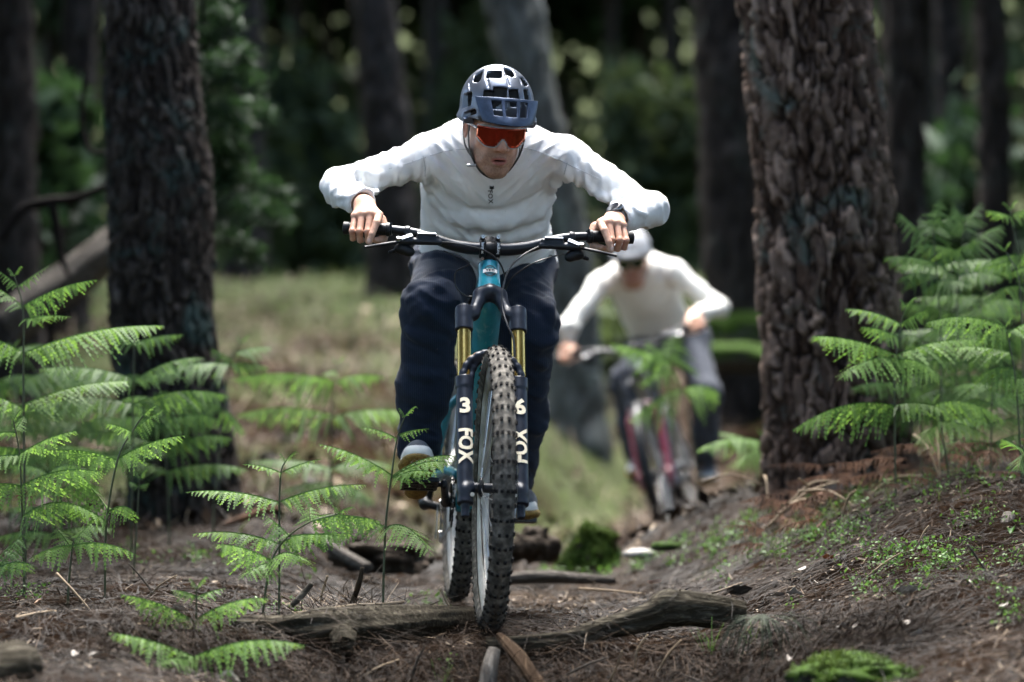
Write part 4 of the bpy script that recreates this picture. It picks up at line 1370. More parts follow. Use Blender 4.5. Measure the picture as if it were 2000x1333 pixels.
def wheel(parent, c, name, rotor_x, tyre=None):
    """29 inch wheel in the bike's own frame, axle along x"""
    t = bpy.data.objects.new(name, None); COL.objects.link(t); t.parent = parent; t.location = c
    R0, rs = .3395, .0285
    V, F, kn = [], [], []
    n, k = 120, 14
    for i in range(n):
        an = 2 * math.pi * i / n
        e = (0, math.cos(an), math.sin(an))
        for j in range(k):
            b = math.radians(-140 + 280 * j / (k - 1))
            rr = R0 + rs * math.cos(b) * 1.0
            V.append((rs * 1.02 * math.sin(b), e[1] * rr, e[2] * rr)); kn.append(0)
    for i in range(n):
        for j in range(k - 1):
            F.append((i * k + j, i * k + j + 1, ((i + 1) % n) * k + j + 1, ((i + 1) % n) * k + j))
    rows = 62
    for i in range(rows):
        a0 = 2 * math.pi * i / rows
        lay = [(-.0088, .0034, .0046), (.0088, .0034, .0046)] if i % 2 == 0 else [(-.0072, .0034, .0040), (.0072, .0034, .0040)]
        lay += [(-.019, .0036, .0052), (.019, .0036, .0052)] if i % 2 == 1 else []
        lay += [(-.0268, .0040, .0062), (.0268, .0040, .0062)]
        for (x, hw, hl) in lay:
            b = math.asin(max(-.95, min(.95, x / (rs * 1.02))))
            nrm = (math.sin(b), math.cos(b))
            for q, (h, sc) in enumerate(((-.001, 1.12), (.0042, .9))):
                for sx, sl in ((-1, -1), (1, -1), (1, 1), (-1, 1)):
                    bb = b + sx * hw * sc / rs
                    rad = R0 + (rs + h) * math.cos(bb); xx = (rs * 1.02 + h) * math.sin(bb)
                    aa = a0 + sl * hl * sc / .37
                    V.append((xx, rad * math.cos(aa), rad * math.sin(aa))); kn.append(.2 if q == 0 else 1)
            m = len(V) - 8
            F += [(m + 4, m + 5, m + 6, m + 7), (m, m + 1, m + 5, m + 4), (m + 1, m + 2, m + 6, m + 5), (m + 2, m + 3, m + 7, m + 6), (m + 3, m, m + 4, m + 7)]
    me = np_mesh('tyre', np.array(V), np.array(F), [tyre or M_tyre], cols={'knob': np.array(kn, float)})
    me.polygons.foreach_set('use_smooth', np.array([f < n * (k - 1) for f in range(len(F))]))
    link('tyre', me, t)
    mb = MB()
    prof = [(.324, -.0165), (.316, -.0165), (.300, -.008), (.297, 0), (.300, .008), (.316, .0165), (.324, .0165), (.322, .013), (.308, .012), (.308, -.012), (.322, -.013), (.324, -.0165)]
    u = 72
    Vr, Fr = [], []
    for i in range(u):
        an = 2 * math.pi * i / u
        for r_, x in prof: Vr.append((x, r_ * math.cos(an), r_ * math.sin(an)))
    m = len(prof)
    for i in range(u):
        for j in range(m - 1): Fr.append((i * m + j, i * m + j + 1, ((i + 1) % u) * m + j + 1, ((i + 1) % u) * m + j))
    mb.add(Vr, Fr).build('rim', M_rim, t)
    mb = MB().lathe((0, 0, 0), (1, 0, 0), [(.009, -.052), (.014, -.05), (.014, -.04), (.029, -.034), (.029, -.030), (.013, -.024), (.013, .024), (.029, .030), (.029, .034), (.014, .04), (.014, .05), (.009, .052)], 20)
    mb.build('hub', M_black, t)
    for i in range(28):
        a = 2 * math.pi * (i + .5) / 28
        sx = .032 if i % 2 else -.032
        off = .5 * (1 if (i // 2) % 2 else -1)
        MB().tube([(sx, .028 * math.cos(a + off), .028 * math.sin(a + off)), (sx * .1, .302 * math.cos(a), .302 * math.sin(a))], .0011, 5).build('spoke', M_spoke, t)
    mb = MB()
    mb.ring((rotor_x, 0, 0), (1, 0, 0), .092, .008, 40, 4, squash=.12)
    for i in range(5):
        a = 2 * math.pi * i / 5
        mb.tube([(rotor_x, .02 * math.cos(a), .02 * math.sin(a)), (rotor_x, .09 * math.cos(a + .4), .09 * math.sin(a + .4))], .003, 4)
    mb.build('brake_rotor', M_rotor, t)
    return t


BAR = [(0, .335, .640), (.05, .335, .640), (.10, .336, .647), (.15, .338, .662), (.20, .343, .676), (.27, .352, .684), (.395, .378, .686)]


def bar_point(x):
    s = 1 if x >= 0 else -1
    xs = [p[0] for p in BAR]
    return Vector((x, float(np.interp(abs(x), xs, [p[1] for p in BAR])), float(np.interp(abs(x), xs, [p[2] for p in BAR]))))


def leg(x, s, fwd=0.0):
    """a point on a fork leg: s metres up from the axle"""
    return Vector((x, .008 + AX_C * s - fwd * AX_S, AX_S * s + fwd * AX_C * -1))


def bike(name, label, M, frame_mat, low_mat, stan_mat, crown_mat, decals, group):
    root = empty(name, (0, 0, 0), label, 'bicycle', group)
    root.matrix_world = M
    wheel(root, (0, 0, 0), 'front_wheel', .055, None if decals else M_blackmat)
    wheel(root, (0, 1.25, 0), 'rear_wheel', .055, None if decals else M_blackmat)
    steer = lambda u: Vector((0, .049 + .488 * u, u))
    # ---- frame
    s = Solid()
    s.cone(steer(.500), steer(.600), .034, .0265, .004, flat=True)
    bb, st = Vector((0, .81, -.058)), Vector((0, 1.0, .37))
    s.cone(steer(.505) + Vector((0, .02, -.01)), bb + Vector((0, -.02, .03)), .037, .033, .02, squash=((1, 0, 0), 1.0))
    s.cone(steer(.585) + Vector((0, .015, 0)), st, .024, .019, .02)
    s.cone(bb, st, .024, .019, .02)
    s.cone(bb - Vector((.042, 0, 0)), bb + Vector((.042, 0, 0)), .028, .028, .01, flat=True)
    for sx in (-1, 1):
        s.chain([(sx * .035, .84, .02), (sx * .055, .93, .03), (sx * .070, 1.12, .012), (sx * .070, 1.25, 0)], [.016, .014, .013, .016], .01)
        s.chain([(sx * .012, .97, .26), (sx * .052, 1.02, .22), (sx * .072, 1.14, .10), (sx * .072, 1.25, .012)], [.014, .012, .012, .012], .01)
    fr = solid_obj(s, .0042, 'frame', frame_mat, root)
    # ---- crown, stem: cast pieces
    s = Solid()
    for sx in (-1, 1):
        s.cone(leg(sx * .072, .458), leg(sx * .072, .528), .0245, .0235, .002, flat=True)
    top = steer(.500) + Vector((0, -.012, .0))
    arc = [leg(-.072, .505), Vector((-.046, leg(0, .505).y + .006, leg(0, .505).z + .004)), Vector((-.024, top.y, top.z + .012)), top + Vector((0, -.004, .019)),
           Vector((.024, top.y, top.z + .012)), Vector((.046, leg(0, .505).y + .006, leg(0, .505).z + .004)), leg(.072, .505)]
    s.chain([tuple(p) for p in arc], [.018, .015, .020, .022, .020, .015, .018], .012)
    s.cone(steer(.455) + Vector((0, -.004, 0)), steer(.47), .019, .019, .001, op='s')
    s.cone(top + Vector((0, -.05, -.030)), top + Vector((0, .05, -.030)), .020, .020, .004, op='s')
    solid_obj(s, .0026, 'fork_crown', crown_mat, root)
    for sx in (-1, 1):
        MB().lathe(leg(sx * .072, .528), (0, AX_C, AX_S), [(.019, 0), (.019, .003), (.012, .006), (.012, .010), (0, .010)], 20).build('top_cap', M_black, root)
        MB().lathe(leg(sx * .072, .25), (0, AX_C, AX_S), [(.0183, 0), (.0183, .215)], 28).build('stanchion', stan_mat, root)
        lo = bpy.data.objects.new('fork_lower', None)
        s = Solid()
        s.cone(leg(sx * .072, -.048), leg(sx * .072, .300), .0215, .0222, .004, flat=True)
        s.cone(leg(sx * .072, .285), leg(sx * .072, .318), .0245, .0245, .003, flat=True)
        s.cone(leg(sx * .072, .0, .016) , Vector((sx * .055, 0, 0)), .017, .015, .012)
        s.cone(leg(sx * .072, -.085), leg(sx * .072, -.04), .011, .013, .004, flat=True)
        lw = solid_obj(s, .003, 'fork_lower', low_mat, root)
        MB().lathe(leg(sx * .055, -.004, .030), (0, -1, 0), [(.0055, 0), (.0055, .004), (.003, .004)], 14).build('axle_bolt', M_silver, lw)
        if decals:
            M4 = Matrix.Translation(leg(sx * .072, 0)) @ Matrix.Rotation(-R(26), 4, 'X')
            def decal(txt, size, s0, rot, bold, sxx=1.0, nm='lettering', spacing=1.0):
                V, F = text_mesh(txt, size, bold=bold, sx=sxx, spacing=spacing)
                c, sn = math.cos(rot), math.sin(rot)
                V = np.stack([V[:, 0] * c - V[:, 1] * sn, V[:, 0] * sn + V[:, 1] * c, V[:, 2]], 1)
                V, F = subdivide(V, F, 2)
                W = on_cylinder(V, .0224, .0020); W[:, 2] += s0
                mb = MB(); mb.add(W, F); mb.build(nm, M_cream, lw, smooth=False, local=M4)
            decal('3' if sx < 0 else '6', .058, .224, 0, .0024, 1.05, 'number_print')
            decal('FOX', .053, .112, -R(90) if sx < 0 else R(90), .0020, .92, 'fork_lettering', 1.02)
    # arch over the tyre, forward of the legs
    s = Solid()
    pts = []
    for q in range(13):
        a = math.pi * q / 12
        x = -.078 * math.cos(a); h = .300 + .105 * math.sin(a) ** .75
        pts.append(tuple(leg(x, h, .012 + .012 * math.sin(a))))
    s.chain(pts, [.012] + [.0105] * 11 + [.012], .006)
    pts2 = []
    for q in range(13):
        a = math.pi * q / 12
        x = -.056 * math.cos(a); h = .285 + .108 * math.sin(a) ** .7
        pts2.append(tuple(leg(x, h, .004 + .012 * math.sin(a))))
    s.chain(pts2, [.008] * 13, .006)
    for q in (2, 3, 9, 10): s.cone(pts[q], pts2[q], .007, .006, .006)
    solid_obj(s, .0026, 'fork_arch', low_mat, root)
    MB().lathe((0, 0, 0), (1, 0, 0), [(.0075, -.075), (.0075, .075)], 14).build('front_axle', M_black, root)
    # brake caliper on the rider's left leg
    s = Solid()
    s.box(leg(.056, .135, -.034), (.014, .020, .032), np.array(Matrix.Rotation(-R(26), 3, 'X')), .006, .004)
    s.cone(leg(.066, .10, -.02), leg(.06, .10, -.034), .008, .008, .006)
    s.cone(leg(.066, .17, -.02), leg(.06, .17, -.034), .008, .008, .006)
    solid_obj(s, .003, 'brake_caliper', M_black, root)
    # stem and bar
    s = Solid()
    s.cone(steer(.602), steer(.628), .021, .021, .002, flat=True)
    s.cone(steer(.628), steer(.668), .020, .020, .004, flat=True)
    s.cone(steer(.648), Vector((0, .335, .640)), .019, .022, .012)
    for x in (-.0205, .0205):
        s.cone((x - .0075, .335, .640), (x + .0075, .335, .640), .0265, .0265, .002, flat=True)
        s.cone((x, .312, .670), (x, .356, .668), .006, .006, .004)
    stem = solid_obj(s, .0028, 'stem', M_blackmat, root)
    for x in (-.0205, .0205):
        MB().lathe((x, .313, .670), (0, -1, .15), [(.0052, 0), (.0052, .006), (.003, .006)], 12).build('bolt', M_silver, stem)
        MB().lathe((x, .314, .612), (0, -1, -.2), [(.0042, 0), (.0042, .006), (.003, .006)], 12).build('bolt', M_silver, stem)
        if decals:
            V, F = text_mesh('burgtec', .0105, bold=.0003)
            V = np.stack([V[:, 1], np.zeros(len(V)), -V[:, 0]], 1) if x < 0 else np.stack([-V[:, 1], np.zeros(len(V)), V[:, 0]], 1)
            V, F = subdivide(V, F, 1)
            a = V[:, 2] / .0272
            W = np.stack([V[:, 0] + x, .335 - .0274 * np.cos(a), .640 + .0274 * np.sin(a)], 1)
            MB().add(W, F).build('stem_lettering', M_white_ink, stem, smooth=False)
    if decals:
        V, F = text_mesh('RIDEWIDE', .009, bold=.0002, sx=1.1); V, F = subdivide(V, F, 1)
        W = np.stack([V[:, 0] + .004, np.full(len(V), .335 - .0181), .641 + V[:, 1] + .004], 1)
    pts = [Vector((-p[0], p[1], p[2])) for p in BAR[::-1]] + [Vector(p) for p in BAR[1:]]
    P = spline(pts, 6)
    rad = [float(np.interp(abs(p.x), [0, .06, .18, .3, .4], [.0175, .0172, .0125, .0111, .0111])) for p in P]
    MB().tube(P, rad, 16).build('handlebar', M_black, root)
    # controls: mirrored pieces at both ends
    for sx in (-1, 1):
        e0, e1 = bar_point(sx * .268), bar_point(sx * .395)
        ex = (e1 - e0).normalized()
        mb = MB(); mb.lathe(e0, ex, [(.0145, 0), (.0185, .001), (.0185, .010), (.0155, .012), (.0162, .03), (.0158, .06), (.0162, .095), (.0155, .113), (.0172, .114), (.0172, .128), (.008, .131)], 20)
        gp = mb.build('grip', M_blackmat, root)
        MB().lathe(e0 - ex * .004, ex, [(.0165, 0), (.0165, .008)], 16).tube([e0 + Vector((0, -.006, .016)), e0 + Vector((0, -.016, .016))], .004, 8).build('lock_ring', M_black, gp)
        c0 = bar_point(sx * .222)
        s = Solid()
        s.cone(c0 - ex * .008, c0 + ex * .008, .0165, .0165, .003, flat=True)
        s.cone(c0 + Vector((0, -.008, -.008)), c0 + Vector((-sx * .01, -.022, -.020)), .008, .008, .006)
        m0 = c0 + Vector((sx * .020, -.026, -.027)); m1 = c0 + Vector((-sx * .085, -.022, -.026))
        s.cone(m0, m1, .0095, .0088, .004)
        s.cone(c0 + Vector((-sx * .03, -.022, -.014)), c0 + Vector((-sx * .078, -.02, -.014)), .0085, .0075, .006)
        lv = solid_obj(s, .0026, 'brake_lever', M_black, root)
        mb = MB(); mb.box(c0 + Vector((-sx * .050, -.026, -.006)), (.052, .010, .006), Matrix.Rotation(R(-35), 3, 'X'))
        mb.build('reservoir_cap', M_silver, lv, bevel=.0015)
        mb = MB(); mb.box(c0 + Vector((sx * .004, -.030, -.016)), (.034, .008, .011), Matrix.Rotation(R(-35), 3, 'X') @ Matrix.Rotation(sx * R(25), 3, 'Y'))
        mb.lathe(c0 + Vector((sx * .026, -.030, -.026)), (0, -.5, .85), [(.007, 0), (.007, .01), (.003, .011)], 12)
        mb.build('lever_pivot', M_silver, lv, bevel=.001)
        L0 = c0 + Vector((sx * .028, -.030, -.030)); L1 = c0 + Vector((sx * .060, -.050, -.037)); L2 = c0 + Vector((sx * .100, -.056, -.045)); L3 = c0 + Vector((sx * .118, -.061, -.049))
        P = spline([L0, L1, L2, L3], 5)
        MB().tube(P, [.007] + [.0058] * (len(P) - 2) + [.0062], 10, flat=.75).build('lever_blade', M_blackmat, lv)
        s = Solid()
        k0 = c0 + Vector((sx * .012, -.012, -.046))
        s.ell(k0, (.024, .017, .017), k=.006); s.ell(k0 + Vector((-sx * .016, -.006, -.008)), (.016, .013, .014), k=.006)
        s.cone(c0 + Vector((0, 0, -.012)), k0, .008, .009, .006)
        s.cone(k0, k0 + Vector((sx * .034, .012, -.010)), .007, .006, .004)
        solid_obj(s, .003, 'shifter', M_blackmat, root)
    # hoses
    c0 = bar_point(-.222); c1 = bar_point(.222)
    MB().tube(spline([c0 + Vector((.085, -.022, -.026)), Vector((-.09, .295, .648)), Vector((-.02, .283, .632)), Vector((.022, .285, .603)), Vector((.040, .300, .560)), Vector((.036, .33, .52))], 7), .0024, 7).build('brake_hose', M_cable, root)
    MB().tube(spline([c1 + Vector((-.085, -.022, -.026)), Vector((.085, .282, .622)), Vector((.05, .268, .585)), Vector((.033, .252, .535)), Vector((.030, .228, .480)), Vector((.042, .190, .43)), Vector((.058, .170, .385)), leg(.062, .30, .0), leg(.056, .16, -.03)], 7), .0026, 7).build('brake_hose', M_cable, root)
    MB().tube(spline([Vector((-.125, .33, .63)), Vector((-.055, .32, .600)), Vector((-.090, .325, .575)), Vector((-.088, .33, .535)), Vector((-.060, .325, .510)), Vector((-.030, .325, .512))], 7), .0021, 7).build('dropper_cable', M_cable, root)
    MB().tube(spline([c1 + Vector((-.02, -.015, -.045)), Vector((.12, .30, .605)), Vector((.062, .31, .565)), Vector((.046, .33, .53))], 7), .0021, 7).build('shift_cable', M_cable, root)
    # badge
    if decals:
        hc = steer(.565); n = Vector((0, -AX_S, AX_C))
        M4 = Matrix.Translation(hc + n * .0322) @ Matrix.Rotation(-R(26), 4, 'X')
        bd = MB()
        pts = []
        for q in range(40):
            a = 2 * math.pi * q / 40
            rr = .0185 if q % 2 else .0158
            pts.append((rr * math.cos(a) * 1.0, 0, rr * math.sin(a) * 1.0))
        V = np.array(pts); a = V[:, 0] / .0345
        def wrap(V):
            a = V[:, 0] / .0315
            return np.stack([.0315 * np.sin(a), .0315 * (1 - np.cos(a)) + V[:, 1], V[:, 2]], 1)
        o_ = wrap(V); i_ = wrap(V * .80)
        bd.add(np.vstack([o_, i_]), [(q, (q + 1) % 40, 40 + (q + 1) % 40, 40 + q) for q in range(40)], 0)
        bn = MB()
        xs = np.linspace(-.0205, .0205, 9)
        B = wrap(np.array([(x, -.0006, .0052 + .0012 * math.cos(x * 70)) for x in xs] + [(x, -.0006, -.0052 + .0012 * math.cos(x * 70)) for x in xs]))
        bn.add(B, [(q, q + 1, 9 + q + 1, 9 + q) for q in range(8)])
        TV, TF = text_mesh('YETI', .0098, bold=.0006, sx=1.25); TV, TF = subdivide(TV, TF, 1)
        tx = MB().add(wrap(np.stack([TV[:, 0], np.full(len(TV), -.0012), TV[:, 1] + .001], 1)), TF)
        TV, TF = text_mesh('CYCLES', .0052, bold=.0002); TV, TF = subdivide(TV, TF, 1)
        t2 = MB().add(wrap(np.stack([TV[:, 0], np.full(len(TV), -.0008), TV[:, 1] - .0095], 1)), TF)
        TV, TF = text_mesh('RIDE', .0052, bold=.0002)
        t3 = MB().add(wrap(np.stack([TV[:, 0], np.full(len(TV), -.0008), TV[:, 1] + .0098], 1)), TF)
        b0 = bd.build('head_badge', M_ink, fr, smooth=False, local=M4)
        bn.build('badge_banner', M_white_ink, fr, smooth=False, local=M4); tx.build('badge_lettering', M_ink, fr, smooth=False, local=M4)
        t2.build('badge_lettering', M_ink, fr, smooth=False, local=M4); t3.build('badge_lettering', M_ink, fr, smooth=False, local=M4)
    # ---- saddle on its post
    MB().tube([st, Vector((0, 1.055, .50))], [.0155, .0155], 12).build('seatpost', M_black, root)
    s = Solid()
    s.chain([(0, .93, .525), (0, 1.02, .53), (0, 1.12, .535), (0, 1.17, .54)], [.018, .024, .05, .045], .03, squash=((0, 0, 1), 2.0))
    solid_obj(s, .005, 'saddle', M_blackmat, root)
    # ---- drivetrain, on the rider's right
    mb = MB(); mb.ring((-.052, bb.y, bb.z), (1, 0, 0), .062, .007, 44, 5, squash=.25)
    for q in range(4):
        a = q * math.pi / 2 + .4
        mb.tube([(-.052, bb.y, bb.z), (-.052, bb.y + .06 * math.cos(a), bb.z + .06 * math.sin(a))], .006, 5)
    for q in range(32):
        a = 2 * math.pi * q / 32
        mb.box((-.052, bb.y + .071 * math.cos(a), bb.z + .071 * math.sin(a)), (.003, .006, .006), Matrix.Rotation(a, 3, 'X'))
    mb.build('chainring', M_black, root)
    cd = Vector((0, -.162, .0525))
    for sx, nm in ((-1, -1), (1, 1)):
        d_ = cd if sx < 0 else -cd
        s = Solid()
        s.chain([(sx * .068, bb.y, bb.z), (sx * .078, bb.y + d_.y * .5, bb.z + d_.z * .5), (sx * .086, bb.y + d_.y, bb.z + d_.z)], [.017, .0145, .0155], .006, squash=((1, 0, 0), 1.5))
        s.cone((sx * .04, bb.y, bb.z), (sx * .07, bb.y, bb.z), .015, .015, .004)
        solid_obj(s, .0035, 'crank_arm', M_blackmat, root)
        pc = Vector((sx * .155, bb.y + d_.y, bb.z + d_.z))
        mb = MB(); mb.tube([pc - Vector((sx * .07, 0, 0)), pc + Vector((sx * .045, 0, 0))], .008, 10)
        tilt = R(16) if sx < 0 else R(4)
        rt = Matrix.Rotation(-tilt, 3, 'X')
        for yy in (-.045, -.016, .016, .045):
            mb.box(pc + rt @ Vector((0, yy, 0)), (.098, .011, .015), rt)
        for xx in (-.047, 0, .047): mb.box(pc + rt @ Vector((xx, 0, 0)), (.010, .1, .013), rt)
        mb.build('pedal', M_black, root, bevel=.002)
    # cassette, derailleur, chain
    mb = MB()
    for q in range(9): mb.lathe((-.052 + q * .0036, 1.25, 0), (1, 0, 0), [(.02 + q * .010, -.001), (.02 + q * .010, .001)], 28)
    mb.build('cassette', M_rotor, root)
    s = Solid()
    s.cone((-.085, 1.262, -.02), (-.098, 1.275, -.062), .013, .017, .008)
    s.ell((-.102, 1.27, -.075), (.020, .028, .022), k=.01)
    s.cone((-.10, 1.25, -.075), (-.06, 1.235, -.085), .014, .012, .008)
    dr = solid_obj(s, .0035, 'derailleur', M_blackmat, root)
    mb = MB()
    for xx in (-.066, -.046):
        mb.tube([(xx, 1.235, -.075), (xx - .001, 1.215, -.13), (xx - .004, 1.225, -.178)], [.011, .008, .011], 8, flat=.25, flat_dir=(1, 0, 0))
    for cc in ((1.235, -.078), (1.223, -.172)): mb.lathe((-.056, cc[0], cc[1]), (1, 0, 0), [(.017, -.004), (.017, .004)], 16)
    mb.build('derailleur_cage', M_silver, dr)
    mb = MB()
    path = [Vector((-.052, bb.y, bb.z + .068)), Vector((-.045, 1.25, .062)), Vector((-.045, 1.285, .04)), Vector((-.046, 1.29, 0)), Vector((-.05, 1.262, -.045)), Vector((-.056, 1.252, -.078)), Vector((-.056, 1.228, -.105)),
            Vector((-.056, 1.207, -.165)), Vector((-.056, 1.215, -.188)), Vector((-.054, 1.1, -.165)), Vector((-.052, bb.y, bb.z - .068)), Vector((-.052, bb.y - .05, bb.z - .046)), Vector((-.052, bb.y - .068, bb.z)), Vector((-.052, bb.y - .05, bb.z + .048)), Vector((-.052, bb.y, bb.z + .068))]
    for i in range(len(path) - 1):
        a, b = path[i], path[i + 1]; n = max(1, int((b - a).length / .0127))
        for q in range(n):
            c = a.lerp(b, (q + .5) / n); dv = (b - a).normalized()
            rt = Matrix.Rotation(math.atan2(dv.z, dv.y), 3, 'X')
            mb.box(c, (.006 if q % 2 else .004, .011, .0075), rt)
    mb.build('chain', M_rotor, root)
    return root


def bike_matrix(axle, yaw, roll, pitch=0.0):
    return Matrix.Translation(axle) @ Matrix.Rotation(R(yaw), 4, 'Z') @ Matrix.Rotation(R(roll), 4, 'Y') @ Matrix.Rotation(R(pitch), 4, 'X')


BM1 = bike_matrix(at(963, 954, 7.35), 5.0, 1.6)
bike('mountain_bike', 'turquoise mountain bike with gold fork tubes and dusty knobbly tyres ridden by the front rider', BM1, M_teal, M_fork, M_gold, M_fork, True, 'mountain bikes coming down the trail')
BM2 = bike_matrix(at(1278, 925, 14.0), -9.0, -13.0)
bike('mountain_bike', 'blurred pale mountain bike with a dark red fork ridden by the second rider', BM2, M_frame2, M_red, M_black, M_black, False, 'mountain bikes coming down the trail')
# ================================================================= riders
def skin_mat():
    t = NT('skin'); v = t.coord()
    c = t.attr('tint')
    n = t.noise(v, 160, 4)
    c = t.mix(.35, c, t.mix(1, c, t.ramp(n, [(.3, (.72, .66, .62)), (.7, (1.25, 1.2, 1.15))]), 'MULTIPLY'))
    return t.done(c, .48, t.bump(n, .25, .002), None, **{'Subsurface Weight': .12, 'Subsurface Radius': (.01, .004, .002), 'Subsurface Scale': .4, 'Specular IOR Level': .4})


M_skin = skin_mat()


def cloth_mat(name, col, rough=.85, weave=900, sheen=.2, dirt=.0, rib=0, spec=.12):
    t = NT(name); v = t.coord()
    n = t.noise(v, 9, 6, .65); w = t.noise(v, weave, 2)
    c = t.ramp(n, [(.3, [k * .93 for k in col]), (.7, [min(1, k * 1.04) for k in col])])
    if rib:
        wv = t.n('ShaderNodeTexWave'); t.l(v, wv.inputs[0]); wv.inputs['Scale'].default_value = rib; wv.inputs['Distortion'].default_value = .6; wv.bands_direction = 'X'
        c = t.mix(wv.outputs[1], c, [min(1, k * 1.9) for k in col])
    if dirt:
        d = t.noise(v, 130, 3, .6)
        c = t.mix(t.ramp(d, [(.70, (0, 0, 0)), (.76, (dirt, dirt, dirt))]), c, (.22, .2, .17))
    b = t.bump(w, .25, .001)
    b = t.bump(t.noise(v, 26, 4, .6, .8), .35, .006, b)
    return t.done(c, rough, b, None, **{'Sheen Weight': sheen, 'Sheen Roughness': .5, 'Specular IOR Level': spec})


M_jersey = cloth_mat('white_jersey', (.84, .85, .86), dirt=.5)
M_jersey2 = cloth_mat('cream_jersey', (.78, .77, .73))
M_trouser = cloth_mat('navy_trousers', (.012, .017, .030), .75, rib=55, sheen=.08, spec=.08, dirt=.35)
M_trouser2 = cloth_mat('blue_grey_trousers', (.055, .062, .080), .8, sheen=.05)
M_sock = cloth_mat('dark_sock', (.02, .025, .035))
M_helmet = plain('satin_helmet', (.13, .15, .195), .36, .65, var=.12, scale=25, **{'Coat Weight': .25, 'Coat Roughness': .3})
M_visor = plain('blue_grey_visor', (.035, .055, .10), .40, .5, var=.25, scale=60)
M_helmet_in = plain('black_foam', (.012, .012, .014), .7)
M_helmet2 = plain('white_helmet', (.40, .41, .44), .35, var=.08)
M_strap = plain('black_strap', (.02, .02, .022), .6)
M_white_rub = plain('white_rubber', (.80, .80, .78), .5, var=.1, scale=40)
M_shoe = plain('grey_shoe', (.10, .11, .13), .6, var=.3)
M_clear = plain('clear_frame', (.45, .45, .47), .12, var=.1, **{'Coat Weight': .6})
M_steel = plain('watch_bezel', (.20, .20, .21), .25, .8)
M_glass = plain('watch_glass', (.02, .022, .03), .08, **{'Coat Weight': .8})
M_nail = plain('finger_nail', (.70, .48, .40), .3, var=.05)
M_inkcloth = plain('jersey_print', (.012, .012, .014), .7)
M_seam = plain('seam_thread', (.46, .48, .51), .8)


def lens_mat(name, a, b):
    t = NT(name); lw = t.n('ShaderNodeLayerWeight'); lw.inputs[0].default_value = .35
    c = t.mix(lw.outputs[1], a, b)
    return t.done(c, .06, None, .75, **{'Coat Weight': .5, 'Coat Roughness': .03})


M_lens = lens_mat('red_mirror_lens', (.36, .030, .014), (.72, .17, .05))
M_lens2 = lens_mat('green_mirror_lens', (.06, .09, .03), (.16, .18, .06))


